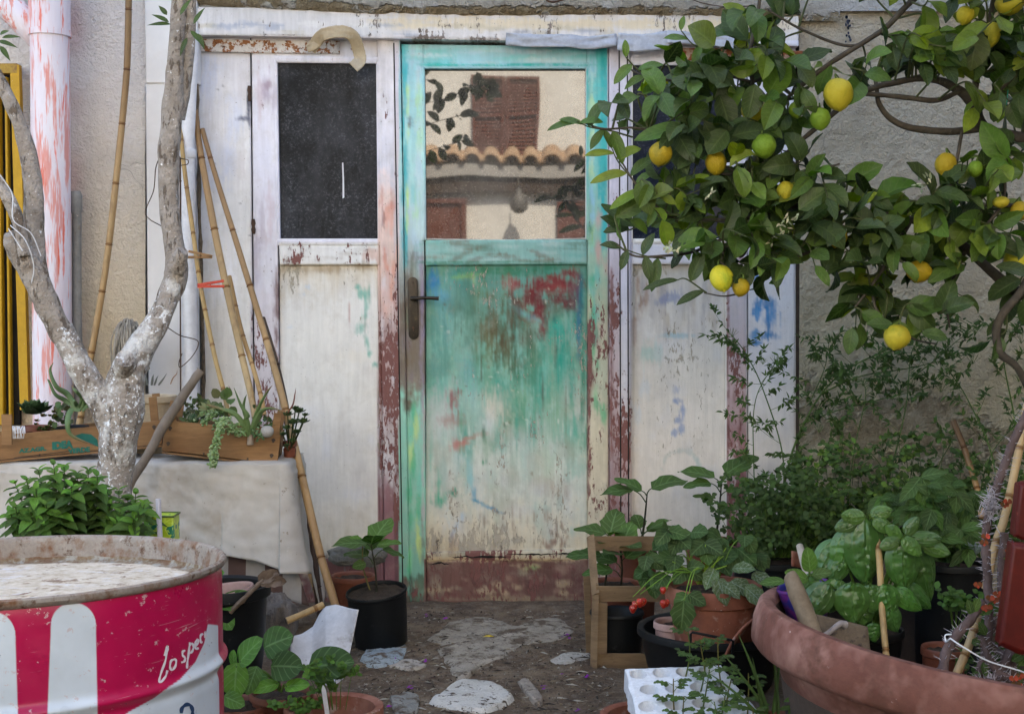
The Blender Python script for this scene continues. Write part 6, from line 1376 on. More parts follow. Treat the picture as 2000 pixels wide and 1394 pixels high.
# seedlings, bottom left
YB = 1.72
def gpot(name, label, cat, x, yr, Y, rpx, rbpx, mat, **k):
    """pot standing on the ground whose rim centre shows at pixel x, yr"""
    r_ = P(x, yr, Y); c = V((r_.x, Y, .002)); h = r_.z-.002; t_ = thing(name, label, cat, c, k.pop('group', None)); pot(t_, c, m(rpx, Y), m(rbpx, Y), h, mat, **k); return t_, c, h
cu1, c_, h_ = gpot('potted_cucumber', 'brown pot with a tall cucumber seedling of four smooth oval leaves beside the drum', 'potted plant', 462, 1372, 1.66, 66, 52, M['brownpot'])
seedlings(cu1, [(462, 1370, 470, 1290, 1.60, 66, 44, .55, .75, (-.6, -.75, .3)), (462, 1370, 462, 1300, 1.60, 62, 46, -.05, -1, (0, -1, .1)), (458, 1372, 440, 1345, 1.60, 46, 32, -.35, .9, (.2, -1, .2)), (458, 1375, 440, 1360, 1.58, 42, 30, .9, -.25, (0, -.8, .5)), (462, 1372, 458, 1300, 1.62, 34, 22, -.1, .9, (-.6, -.8, 0))])
cu2, c_, h_ = gpot('potted_cucumber', 'brown pot with broad crinkled round cucumber leaves in front of the white sheet', 'potted plant', 550, 1350, 1.70, 62, 48, M['brownpot'])
seedlings(cu2, [(548, 1345, 520, 1262, 1.66, 62, 56, .6, .35, (0, -.9, .5)), (548, 1345, 535, 1300, 1.62, 60, 54, .7, .1, (0, -.9, .5))], kd='round', cols=[(.04, .15, .05)])
seedlings(cu2, [(545, 1345, 500, 1305, 1.64, 54, 32, -.1, -.3), (548, 1350, 540, 1335, 1.62, 50, 26, -1, -.1, (0, -.7, .7)), (550, 1350, 560, 1340, 1.60, 48, 26, .8, .25, (0, -.7, .7)), (545, 1348, 520, 1320, 1.66, 50, 28, -1, .15, (0, -.6, .8))])
pl = MB(); pm = MB()
def parsley(ml, ms, b, t_, r, n, cols, s=.016, kd='lobed'):
    c = catmull([b, b.lerp(t_, .6)+V((0, 0, .01)), t_], 5); tube(ms, c, [.0012, .0008], 4, (.7, 1, .4))
    for i in range(n):
        p = V(t_)+V((random.gauss(0, r), random.gauss(0, r), random.gauss(0, r*.7))); 
        for k in range(3): leaf(ml, p, V((random.uniform(-1, 1), random.uniform(-1, .2), random.uniform(-.4, .8))), V((0, -.6, .8)), s*random.uniform(.7, 1.1), s*.7, kd, pick(cols), 4, .3, .2, m_=1)
pt, c_, h_ = gpot('potted_parsley', 'terracotta pot of flat parsley at the bottom left corner of the path', 'potted plant', 652, 1376, 1.62, 98, 84, M['terra'], rim=(.03, .014), drop=.05)
for (x, y) in ((612, 1300), (640, 1290), (668, 1300), (600, 1318), (628, 1315), (655, 1318), (612, 1345), (640, 1340), (540, 1375), (560, 1378), (585, 1368), (600, 1382), (618, 1372), (690, 1308), (576, 1384), (638, 1322)): parsley(pl, pm, P(x*.5+330, 1385, 1.60), P(x, y, 1.57+random.uniform(-.03, .02)), .008, 6, [(.10, .26, .03), (.07, .20, .025), (.13, .32, .04)])
seed_leaf = [(630, 1350, 610, 1302, 1.58, 86, 64, .8, .25, (0, -.85, .6))]
pl.build('foliage', LM['fine'], pt); pm.build('stem', M['stem'], pt); seedlings(pt, seed_leaf, cols=[(.03, .13, .035)])
mb = MB(); a = P(631, 1338, 1.52); b = P(643, 1420, 1.54); vs = []
for i, f in enumerate((0, .06, .12, 1)):
    p = a.lerp(b, f); w_ = (.0012, .0038, .0052, .0052)[i]; vs += [p+V((-w_, 0, 0)), p+V((w_, 0, 0)), p+V((w_, .0012, 0)), p+V((-w_, .0012, 0))]
mb.add(vs, [(4*i+j, 4*i+(j+1) % 4, 4*i+4+(j+1) % 4, 4*i+4+j) for i in range(3) for j in range(4)]+[(3, 2, 1, 0)]); tag(mb.build('plant_label', M['white']), 'white plastic plant label stuck in the parsley pot', 'plant label')
# ------------------------------------------------------------------ right: standing slatted crate and pots
def boardpx(mbn, x0, y0, x1, y1, Y0_, Y1_, w, t_, root, upx, **k):
    mb = MB(); beam(mb, P(x0, y0, Y0_), P(x1, y1, Y1_), w, t_, upx, k=6); return mb.build(mbn, M['crate2'], root, bevel=.001)
Yc = 2.28; sc_ = thing('slatted_crate', 'open slatted wooden crate standing on end right of the door', 'crate', V((P(1210, 1300, Yc).x, Yc, 0)))
U = V((0, 0, 1)); X_ = V((1, 0, 0))
boardpx('slat', 1164, 1159, 1300, 1159, Yc, Yc, m(31, Yc), .007, sc_, U); boardpx('slat', 1158, 1290, 1268, 1290, Yc, Yc, m(30, Yc), .007, sc_, U)
boardpx('slat', 1148, 1061, 1292, 1061, Yc+.16, Yc+.16, m(30, Yc), .007, sc_, U)
boardpx('upright', 1175, 1176, 1174, 1276, Yc-.001, Yc-.001, m(22, Yc), .018, sc_, X_)
mb = MB(); a = P(1153, 1046, Yc+.12); b = P(1163, 1160, Yc-.005); c = P(1159, 1306, Yc-.005); 
tube(mb, [a, b], [.0042, .0042], 4, flat=3.2); tube(mb, [b, c], [.0042, .0042], 4, flat=3.2); mb.build('end_slat', M['crate2'], sc_)
boardpx('slat', 1146, 1125, 1152, 1300, Yc+.17, Yc+.17, m(14, Yc), .006, sc_, X_)
mb = MB(); beam(mb, P(1166, 1150, Yc+.0), P(1162, 1125, Yc+.15), .03, .006, U); mb.build('side_slat', M['crate2'], sc_)
bk, c_, h_ = gpot('bucket', 'empty black bucket standing inside the slatted crate', 'bucket', 1205, 1192, Yc+.10, 54, 46, M['black'], rim=(.010, .005), drop=.05)
bpt, c_, h_ = gpot('potted_eggplant', 'brown pot with low broad aubergine leaves behind the slatted crate', 'potted plant', 1198, 1136, Yc+.26, 56, 42, M['brownpot'])
eggplant(bpt, P(1212, 1140, Yc+.2), m(70, Yc+.2), [(.2, 190, .03, .075, 5), (.45, 150, .02, .08, 20), (.6, 20, .02, .095, 35), (.75, 240, .02, .07, 20), (.9, 180, .015, .07, 30), (1, 60, .012, .08, 50), (1, 300, .012, .07, 20)], (0, -.01))
eggplant(bpt, P(1180, 1140, Yc+.24), m(92, Yc+.24), [(.5, 180, .02, .085, 10), (.75, 10, .02, .085, 10), (.85, 250, .015, .07, 20), (.95, 70, .015, .09, 50), (1, 170, .012, .08, 20), (1, 300, .012, .065, 30)], (.015, 0))
tp2, c_, h_ = gpot('potted_eggplant', 'terracotta coloured pot with a tall thin aubergine topped by three leaves', 'potted plant', 1246, 1062, Yc+.42, 40, 30, M['brownpot'])
eggplant(tp2, P(1250, 1062, Yc+.40), m(100, Yc+.4), [(.10, 20, .03, .07, 20), (.15, 330, .02, .075, 40), (.2, 100, .02, .06, 40), (.82, 180, .05, .085, 5), (.95, 170, .02, .075, 35), (1, 15, .02, .10, 22)], (.022, 0), sc=1.2)
tp3, c_, h_ = gpot('potted_eggplant', 'dark pot with a slender aubergine stem in front of the right panel', 'potted plant', 1385, 1052, 2.95, 48, 38, M['brownpot'])
eggplant(tp3, P(1396, 1052, 2.9), m(118, 2.9), [(.55, 170, .03, .05, 20), (.68, 10, .03, .05, 10), (.78, 190, .04, .075, 5), (.9, 160, .03, .10, 20), (.95, 350, .02, .05, 40), (1, 20, .02, .11, 35)], (.022, 0), sc=1.2)
# black tub with pots
bt2, c_, h_ = gpot('tub', 'wide black tub holding the strawberry pot beside the slatted crate', 'tub', 1390, 1222, 2.14, 146, 118, M['black'], rim=(.022, .012), drop=.14)
mb = MB(); tube(mb, [P(1348, 1262, 1.86), P(1349, 1238, 1.86), P(1352, 1234, 1.86), P(1428, 1249, 1.86), P(1432, 1252, 1.86), P(1430, 1275, 1.87)], .0035, 8); mb.build('handle', M['black'], bt2)
rp = thing('flower_pot', 'dusty reddish pot wedged inside the wide black tub left of the strawberries', 'pot', P(1310, 1300, 2.12)); cc_ = P(1318, 1275, 2.14); pot(rp, cc_, m(42, 2.14), m(34, 2.14), P(1318, 1212, 2.14).z-cc_.z, M['palepot'], rim=(.02, .006))
sb = thing('potted_strawberry', 'ribbed terracotta pot of strawberries with red fruit hanging over its rim', 'potted plant', P(1395, 1290, 2.1)); Ys = 2.08; cc_ = P(1392, 1262, Ys)
hS = P(1392, 1140, Ys).z-cc_.z
mb = MB(); vs = []; prof = [(m(72, Ys), 0), (m(80, Ys), hS*.45), (m(84, Ys), hS*.70), (m(83, Ys), hS*.72), (m(93, Ys), hS*.74), (m(96, Ys), hS*.95), (m(94, Ys), hS), (m(85, Ys), hS*.99), (m(80, Ys), hS*.85)]
for r, z in prof:
    for j in range(120): a = j*math.pi/60; q = r*(1-(.018 if z < hS*.71 and (j % 10) < 1 else 0)); vs.append(cc_+V((q*math.cos(a), q*math.sin(a), z)))
mb.add(vs, [(i*120+j, i*120+(j+1) % 120, (i+1)*120+(j+1) % 120, (i+1)*120+j) for i in range(len(prof)-1) for j in range(120)]); mb.build('pot', M['terra'], sb)
mb = MB(); lathe(mb, [(m(84, Ys), hS*.86), (m(50, Ys), hS*.9), (m(5, Ys), hS*.92)], cc_, 40, bump=.01, bs=30); mb.build('soil', M['soil'], sb)
ml = MB(); ms = MB(); fz = MB()
SG = [(.03, .09, .04), (.035, .11, .05), (.045, .13, .05)]
def trifoliate(x, y, Y, L, dirs, bx_=1390, by=1120):
    b = P(bx_, by, Y+.03); t_ = P(x, y, Y); tube(ms, catmull([b, b.lerp(t_, .5)+V((0, 0, .03)), t_], 6), [.0018, .0013], 5, (1.5, 1.9, .8))
    for d in dirs: leaf(ml, t_, V(d), V((random.uniform(-.2, .2), -.85, .55)), m(L, Y), m(L*.8, Y), 'egg', pick(SG), 10, .4, .2, .05)
trifoliate(1336, 1172, 1.93, 62, [(-.1, -.2, -1)], 1365, 1110); trifoliate(1345, 1160, 1.95, 40, [(-.7, -.3, -.5), (.8, -.3, -.4)], 1370, 1110)
for (x, y, L) in ((1290, 1090, 46), (1270, 1110, 42), (1300, 1060, 46), (1325, 1050, 40), (1350, 1040, 44), (1375, 1060, 46), (1410, 1050, 50), (1440, 1070, 50), (1300, 1120, 44), (1275, 1130, 40), (1320, 1085, 44), (1455, 1045, 40), (1400, 1090, 50), (1340, 1110, 40), (1305, 1035, 40), (1265, 1085, 40), (1475, 1080, 40)):
    trifoliate(x, y, random.uniform(1.98, 2.2), L, [(random.uniform(-1, 1), -.5, random.uniform(-.8, .3)) for _ in range(3)], 1350+random.uniform(-20, 60), 1130)
for i in range(14): b = P(1372+random.uniform(-12, 12), 1140, 2.02); t_ = P(1372+random.uniform(-70, 60), random.uniform(1060, 1120), 2.0); tube(ms, catmull([b, b.lerp(t_, .5)+V((0, 0, .01)), t_], 5), [.0022, .0014], 5, (2.0, 2.4, 1.0))
for (x, y, Y, L, dx, dz) in ((1400, 1128, 1.98, 60, .2, -.5), (1425, 1135, 1.98, 62, 1, -.35), (1455, 1145, 1.96, 66, .8, -.6), (1395, 1110, 2.0, 50, -.3, -.4), (1430, 1110, 2.0, 50, .6, .2), (1468, 1120, 1.98, 52, .9, -.3), (1410, 1140, 1.95, 46, .6, -.3)): leaf(fz, P(x, y, Y), V((dx, -.5, dz)), V((0, -.7, .8)), m(L, Y), m(L*.62, Y), 'egg', (.10, .15, .12), 12, .5, .15, .04, .02)
ml.build('foliage', LM['soft'], sb); fz.build('downy_foliage', LM['fuzzy'], sb)
for x0, y0, x1, y1 in ((1290, 1118, 1236, 1165), (1320, 1112, 1250, 1160), (1330, 1118, 1296, 1150), (1320, 1118, 1297, 1160)): tube(ms, catmull([P(1360, 1120, 2.0), P(x0, y0, 1.96), P(x1, y1, 1.93)], 6), [.0014, .001], 5, (1.6, 2.2, .9))
ms.build('stems', M['stem'], sb)
t = NT('strawberry_skin'); c = t.ramp(t.noise(60, 3), [(.35, (.25, .012, .008)), (.7, (.45, .03, .015))]); v = t.n('TexVoronoi', {'Vector': t.vec(190.), 'Scale': 1.0}); c = t.mix(t.ramp(v, [(.12, 1.), (.22, 0.)]), c, (.55, .35, .12)); t.set('Base Color', c); t.set('Roughness', .3); t.set('Normal', t.bump(v, .6, .002))
def berry(x, y, Y, r, parent):
    r *= .85; mb = MB(); c = P(x, y, Y); R_ = m(r, Y); lathe(mb, [(0, -R_*1.3), (R_*.45, -R_*1.0), (R_*.85, -R_*.3), (R_*.95, R_*.3), (R_*.6, R_*.85), (0, R_*.95)], c, 18, smp=4); o = mb.build('strawberry', t.m, parent)
    ml = MB()
    for i in range(7): a = i*.9; leaf(ml, c+V((0, 0, R_*.9)), V((math.cos(a), math.sin(a), -.35)), V((0, 0, 1)), R_*1.0, R_*.4, 'lance', (.12, .26, .06), 3, .2, .2, m_=1)
    ml.build('calyx', LM['fine'], o)
for q in ((1236, 1188, 1.93, 9), (1250, 1176, 1.94, 10), (1256, 1174, 1.96, 9), (1241, 1180, 1.95, 9), (1295, 1152, 1.92, 8), (1296, 1178, 1.92, 9.5), (1302, 1176, 1.94, 8)): berry(*q, sb)
mb = MB(); a = P(1478, 1206, 1.9); b = P(1424, 1268, 1.9)
tube(mb, [P(1486, 1200, 1.95), P(1455, 1222, 1.9), P(1432, 1250, 1.9), P(1418, 1278, 1.92)], .004, 8, sm=6); vs = []
for i in range(12):
    for j in range(6): q = P(1486-68*i/11, 1200+78*(i/11)**1.3, 1.93)+V((j*.014, j*.02, -j*.004*(i/11))); vs.append(q)
mb.add(vs, gridfaces(12, 6)); tag(mb.build('clay_saucer', M['terra']), 'brown clay saucer propped on edge beside the large pink planter', 'saucer')
# far black tub with parsley bush at the wall
pb, c_, h_ = gpot('potted_herb', 'black tub at the wall with dark bushy parsley growing from it', 'potted plant', 1510, 1088, 2.62, 82, 66, M['black'], rim=(.02, .01), drop=.02)
ml = MB(); ms = MB()
PC = [(.022, .065, .018), (.03, .085, .02), (.04, .11, .025), (.06, .15, .03)]
for i in range(150):
    x = random.gauss(1520, 58); y = random.uniform(925, 1075); 
    if y < 980 and random.random() < .5: continue
    b = P(1510+(x-1510)*.5, 1088, 2.62); parsley(ml, ms, b, P(x, y, 2.62+random.uniform(-.14, .22)), .02, 7, PC, .022)
ms.build('stem', M['stem'], pb); ml.build('foliage', LM['fine'], pb)
# flowering parsley stalks
fw = thing('flowering_parsley', 'tall wiry parsley gone to seed with yellow green umbels against the stucco', 'plant', P(1640, 1090, 2.9).xy.to_3d())
ms = MB(); ml = MB(); mu = MB()
UC = [(.20, .26, .06), (.14, .20, .05), (.26, .32, .08)]
def umbel(x, y, Y, r, n=14, cols=UC):
    c = P(x, y, Y); hub = c-V((0, 0, r*1.2))
    for i in range(n):
        a = i*2.4; rr = r*math.sqrt((i+.5)/n); p = c+V((rr*math.cos(a), rr*math.sin(a)*.9, .25*r-rr*rr/r*.6)); tube(ms, [hub, p], [.0006, .0005], 3, (.8, .9, .4), cap=False)
        for k in range(9): q = p+rnd(.0035); s = .0016; leaf(mu, q, rnd(), V((0, -.5, 1)), s*2.4, s*2, 'round', pick(cols), 1, 0, 0, m_=1)
    return hub
stalks = [([(1505, 1090, 2.9), (1535, 930, 2.95), (1560, 850, 2.98), (1605, 768, 3.0), (1660, 718, 3.0), (1735, 682, 3.0)], 2.6), ([(1520, 1060, 2.9), (1530, 900, 2.95), (1490, 760, 2.95), (1456, 690, 2.95), (1430, 655, 2.95)], 1.6), ([(1480, 1060, 2.85), (1472, 900, 2.9), (1476, 780, 2.9), (1520, 700, 2.92)], 1.3), ([(1605, 768, 3.0), (1680, 735, 3.0), (1780, 718, 3.0), (1895, 690, 3.0)], 1.6), ([(1560, 830, 2.98), (1640, 800, 3.0), (1740, 775, 3.0), (1835, 752, 3.0)], 1.3), ([(1580, 790, 2.98), (1610, 720, 2.98), (1620, 665, 2.98)], 1.1), ([(1700, 1080, 2.8), (1745, 900, 2.88), (1770, 790, 2.92), (1778, 700, 2.95), (1790, 668, 2.95)], 1.6), ([(1650, 1080, 2.8), (1665, 900, 2.88), (1690, 780, 2.9), (1686, 745, 2.9)], 1.3), ([(1778, 740, 2.92), (1830, 700, 2.92), (1870, 665, 2.92), (1905, 640, 2.92)], 1.2), ([(1950, 1060, 2.6), (1940, 900, 2.65), (1890, 780, 2.7), (1850, 720, 2.7)], 1.6), ([(1975, 1000, 2.5), (1985, 850, 2.5), (1960, 700, 2.5), (1975, 655, 2.5)], 1.8), ([(1600, 1060, 2.8), (1600, 900, 2.85), (1650, 830, 2.88)], 1.2), ([(1850, 1060, 2.8), (1830, 930, 2.85), (1860, 860, 2.85)], 1.2), ([(1760, 1060, 2.75), (1730, 930, 2.8), (1690, 870, 2.8)], 1.2), ([(1900, 1050, 2.7), (1930, 900, 2.75), (1990, 820, 2.75)], 1.3)]
for l, r in stalks:
    c = catmull([P(*q) for q in l], 9); tube(ms, c, [m(r, 2.9), m(r*.5, 2.9)], 6, (.55, .75, .4)); N = len(c)
    for i in range(3, N, 2):
        p = c[i]; tg = (c[min(i+1, N-1)]-c[i-1]).normalized(); sd = V((random.choice([-1, 1])*random.uniform(.4, 1), random.uniform(-.5, .5), random.uniform(-.1, .9))).normalized(); Lb = random.uniform(.05, .13); e = p+sd*Lb+V((0, 0, .02)); tube(ms, catmull([p, p.lerp(e, .5)-V((0, 0, .006)), e], 4), [.0011, .0006], 4, (.6, .8, .4))
        for k in range(11):
            q = p.lerp(e, random.uniform(.25, 1)); kd = rnd()+sd*.8
            for z_ in range(2): leaf(ml, q, kd+rnd(.5), V((0, -.6, .8)), random.uniform(.016, .032), random.uniform(.006, .011), 'lance', pick([(.05, .12, .03), (.06, .15, .035), (.03, .09, .02)]), 3, .4, .2, m_=1)
for (x, y, Y, r) in ((1430, 643, 2.95, .022), (1516, 694, 2.92, .026), (1490, 700, 2.92, .016), (1740, 676, 3.0, .02), (1905, 636, 2.92, .024), (1618, 655, 2.98, .022), (1900, 690, 3.0, .03), (1838, 748, 3.0, .026), (1780, 744, 3.0, .02), (1850, 712, 2.7, .026), (1792, 662, 2.95, .016), (1686, 740, 2.9, .02), (1600, 830, 2.88, .02), (1560, 900, 2.85, .026), (1640, 860, 2.85, .025)): umbel(x, y, Y, r)
for (x, y) in ((1975, 640), (1960, 665), (1990, 680), (1945, 690), (1980, 705), (1950, 650), (1995, 655), (1990, 730)): umbel(x, y, 2.5, .02, 10, [(.24, .36, .10), (.30, .42, .14)])
for i in range(640):   # mass of feathery leaves at the foot of the stalks
    x = random.uniform(1540, 1990); y = random.uniform(840, 1075)
    if random.random() > ((y-830)/200)**1.5: continue
    b = P(x+random.uniform(-15, 15), y+60, 2.9); parsley(ml, ms, b, P(x, y, 2.78+random.uniform(-.12, .16)), .018, 6, [(.05, .13, .03), (.07, .17, .035), (.035, .10, .025)]+([(.16, .32, .06), (.13, .28, .05)] if 1560 < x < 1800 else [(.05, .12, .03)]), .022, 'lobed')
ms.build('stem', M['stem'], fw); ml.build('foliage', LM['fine'], fw); mu.build('flower_heads', LM['fine'], fw)
pg, c_, h_ = gpot('flower_pot', 'black pot at the wall under the feathery parsley stalks', 'pot', 1660, 1092, 2.75, 60, 50, M['black'])
# ------------------------------------------------------------------ unseen tree added behind the viewer, its crown shading the lower right
yt = thing('shade_tree', 'unseen leafy tree added behind the viewer, outside the picture, to shade the pots', 'tree', (-2.9, -2.9, 0))
mb = MB(); tube(mb, [(-2.9, -2.9, 0), (-2.8, -2.8, 1.5), (-2.4, -2.5, 3.0), (-1.8, -1.9, 4.2)], [.12, .10, .08, .04], 12, sm=5, bump=.1, bs=6)
for a, b in (((-2.5, -2.6, 2.8), (-.8, -1.4, 3.6)), ((-2.2, -2.3, 3.4), (-2.4, -1.0, 4.4)), ((-2.0, -2.1, 3.8), (-.7, -1.9, 4.6))): tube(mb, [a, V(a).lerp(V(b), .5)+V((0, 0, .2)), b], [.05, .02], 8, sm=4)
mb.build('trunk', M['bark'], yt); ml = MB()
for i in range(3400):
    u = rnd().normalized()*random.random()**.45; p = V((-1.45+u.x*1.95, -1.6+u.y*1.2, 4.3+u.z*1.35))
    if p.z < 3.0: continue
    leaf(ml, p, rnd(), V((0, 0, 1)), random.uniform(.15, .22), random.uniform(.08, .11), 'lemon', pick(GD), 3, .4, .2, m_=1)
ml.build('foliage', LM['fine'], yt)
# ------------------------------------------------------------------ large pink planter with basil
YP = 1.42; rx_ = m(430, YP); rimc = P(1905, 1238, YP); tlt = Matrix.Rotation(R(8), 3, 'Y'); HP = rimc.z+.03
lp_ = thing('large_planter', 'very large faded pink terracotta planter filling the bottom right corner', 'planter', V((rimc.x, YP, 0)))
mb = MB(); RA = rx_; 
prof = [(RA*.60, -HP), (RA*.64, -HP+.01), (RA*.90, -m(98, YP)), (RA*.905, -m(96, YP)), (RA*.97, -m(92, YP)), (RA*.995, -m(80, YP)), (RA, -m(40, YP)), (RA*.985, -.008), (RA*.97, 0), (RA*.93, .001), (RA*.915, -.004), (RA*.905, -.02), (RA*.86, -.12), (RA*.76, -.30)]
lathe(mb, prof[:12], rimc, 140, tlt, bump=.006, bs=5); mi_ = MB(); lathe(mi_, prof[11:], rimc, 100, tlt, bump=.006, bs=5); mi_.build('inner_wall', gen('shaded_inside', (.05, .035, .028), (.10, .07, .055), 8, .95, (50, .6, .004)), lp_); mb.build('pot', gen('faded_terracotta', (.155, .055, .038), (.225, .088, .064), 5, .8, (60, .5, .0025), [(4, .50, (.38, .20, .16), .22), (15, .66, (.44, .32, .28), .14), (9, .53, (.11, .045, .03), .16), (24, .68, (.52, .38, .34), .08), (50, .72, (.10, .07, .06), .04)]), lp_)  # the shade inside the planter is put into the dark inner wall colour
mb = MB(); lathe(mb, [(RA*.765, -.29), (RA*.5, -.285), (RA*.2, -.28), (.004, -.28)], rimc, 50, tlt, bump=.02, bs=12); mb.build('soil', M['soil'], lp_)
# a lettered stake lines up nothing: bamboo stake through the basil
cane([(1712, 1034, 1.60), (1718, 1100, 1.56), (1722, 1180, 1.52), (1732, 1292, 1.46), (1738, 1360, 1.44)], m(6.5, 1.5), 'pale bamboo stake pushed into the basil in the large planter', .115, 'bamboo_stake', cols=((1.1, 1.05, .9),))
bs = plantpot('potted_basil', 'basil with huge puckered glossy leaves inside the large planter', 'basil', P(1690, 1330, 1.66), .09, .07, .13, M['black'])
ml = MB(); ms = MB()
BC = [(.034, .24, .018), (.046, .30, .022), (.024, .18, .016)]
def bas(x, y, Y, L, W, dx, dz, col=None, nx=0, curl=.9, base=(1700, 1250)):
    t_ = P(x, y, Y); b = P(base[0], base[1], 1.66); tube(ms, catmull([b, b.lerp(t_, .7)+V((0, .01, .01)), t_], 5), [.003, .002], 6, (.9, 1.2, .6))
    leaf(ml, t_, V((dx, -.30, dz)), V((nx, -1, .35)), m(L, Y), m(W, Y), 'basil', col or pick(BC), 26, curl*.7, -.34, .02, .062, 7)
for a in ((1690, 1012, 1.58, 132, 84, .02, -1), (1668, 1030, 1.60, 100, 66, -.35, -1), (1640, 1055, 1.62, 90, 60, -.6, -.9), (1764, 1052, 1.56, 104, 72, .03, -1), (1790, 1068, 1.60, 96, 60, .3, -1), (1650, 1085, 1.60, 60, 44, -.5, -.9),
          (1662, 1136, 1.50, 84, 74, .12, -1), (1620, 1140, 1.50, 84, 60, -.6, -.75), (1640, 1130, 1.54, 70, 60, -.3, -.9), (1725, 1140, 1.52, 70, 58, .25, -.9), (1745, 1150, 1.54, 70, 40, .8, -.5), (1700, 1140, 1.52, 60, 52, .1, -1), (1600, 1128, 1.56, 50, 36, -.8, -.3), (1770, 1140, 1.58, 70, 36, .7, -.6), (1730, 1180, 1.52, 60, 44, .4, -.8), (1790, 1110, 1.62, 70, 46, .4, -.8), (1705, 1215, 1.50, 40, 34, .1, -1), (1680, 1170, 1.53, 60, 60, 0, -1)): bas(*a)
for a in ((1690, 1008, 1.58, 50, 32, -.9, .1), (1700, 1006, 1.58, 44, 30, .8, .3), (1706, 1012, 1.57, 46, 30, .8, -.5), (1676, 1014, 1.58, 52, 30, -.9, -.3), (1762, 1046, 1.56, 40, 28, -.8, .5), (1768, 1044, 1.56, 44, 28, .5, .8), (1764, 1050, 1.54, 50, 32, .7, -.6), (1780, 1050, 1.56, 60, 32, 1, .05), (1756, 1052, 1.55, 44, 28, -.8, -.3), (1800, 1060, 1.57, 60, 34, 1, -.3)): bas(*a, col=(.06, .20, .03), curl=.6)
ms.build('stem', M['stem'], bs); ml.build('leaves', LM['basil'], bs)
# hand hoe
hh = thing('hand_hoe', 'worn hand hoe with thick wooden handle hooked over the large planter rim', 'hand hoe', P(1590, 1240, 1.40))
mb = MB(); tube(mb, [P(1541, 1122, 1.42), P(1545, 1128, 1.415), P(1556, 1155, 1.40), P(1572, 1195, 1.385), P(1588, 1238, 1.37), P(1596, 1252, 1.37)], [m(q, 1.4) for q in (11, 15, 17.5, 18.5, 18, 12)], 22, bump=.05, bs=30, sm=5); mb.build('handle', gen('greyed_handle', (.16, .115, .075), (.30, .23, .16), 12, .65, (60, .4, .002), [(10, .55, (.07, .045, .03), .25, (1, 1, .4)), (30, .68, (.42, .38, .32), .08)]), hh)
hm2 = gen('earthy_iron', (.10, .07, .045), (.18, .13, .085), 20, .85, (60, .8, .004), [(30, .6, (.05, .035, .03), .08)])
mb = MB(); tube(mb, [P(1600, 1247, 1.38), P(1622, 1232, 1.40), P(1640, 1218, 1.42), P(1650, 1220, 1.43)], [.006, .006, .007, .010], 10, sm=4); mb.build('tang', gen('limey_iron', (.20, .16, .15), (.36, .32, .31), 30, .8), hh)
mb = MB(); vs = []; q = [(1580, 1198, 1.47), (1694, 1224, 1.47), (1702, 1290, 1.44), (1606, 1252, 1.43)]
for i in range(14):
    for j in range(10):
        u, v = i/13, j/9; p = (P(*q[0]).lerp(P(*q[1]), u)).lerp(P(*q[3]).lerp(P(*q[2]), u), v); p.y += .008*math.sin(u*3.1)+.003*MN.noise(p*40); vs.append(p)
mb.add(vs, gridfaces(14, 10)); o = mb.build('blade', hm2, hh); o.modifiers.new('s', 'SOLIDIFY').thickness = .004
# small purple pot with seedling
vpn = thing('potted_seedling', 'blue and violet plastic pot with a pale green seedling behind the hoe handle', 'potted plant', P(1590, 1230, 1.62)); cc_ = P(1580, 1215, 1.58)
t = NT('violet_print'); c = t.ramp(t.noise(16, 3, .5, dist=1), [(.4, (.03, .03, .22)), (.5, (.16, .02, .18)), (.58, (.05, .02, .16))]); t.set('Base Color', c); t.set('Roughness', .45)
pot(vpn, cc_, m(52, 1.58), m(36, 1.58), P(1580, 1140, 1.58).z-cc_.z, t.m, rim=(.008, .003), tilt=Matrix.Rotation(R(-10), 3, 'Y'))
seedlings(vpn, [(1580, 1140, 1582, 1112, 1.55, 46, 28, -.15, .9, (0, -1, .2)), (1578, 1140, 1575, 1130, 1.54, 46, 26, -1, .5, (0, -.7, .7)), (1560, 1145, 1528, 1134, 1.50, 46, 20, -1, .08, (0, -.6, .8)), (1582, 1140, 1590, 1122, 1.55, 34, 22, .9, .3)], cols=[(.12, .27, .05), (.10, .24, .05)])
mb = MB(); tube(mb, [P(1562, 1066, 1.75), P(1570, 1095, 1.7), P(1582, 1125, 1.66)], [m(7, 1.7), m(9, 1.7), m(10, 1.7)], 14, bump=.1, bs=30, sm=3); tag(mb.build('tool_stick', gen('pale_handle', (.36, .30, .24), (.48, .42, .35), 20, .8)), 'short pale round wooden stick standing up behind the seedling', 'stick')
mb = MB(); vs = [];
for i in range(16):
    a = math.pi*(.50+.42*i/15)
    for j in range(6): p = P(1590+ (i-8)*5, 1118-j*6-abs(i-8)*1.5, 1.78); p.y += .03*math.cos((i-8)/8*1.4)+.002*MN.noise(p*50); vs.append(p)
mb.add(vs, gridfaces(16, 6)); o = mb.build('pot_shard', M['terra']); tag(o, 'curved broken terracotta shard behind the violet pot', 'pot shard'); o.modifiers.new('s', 'SOLIDIFY').thickness = .006
mb = MB(); tube(mb, [P(1500, 1170, 1.95), P(1560, 1120, 1.95), P(1620, 1100, 1.95)], .01, 8, sm=4)
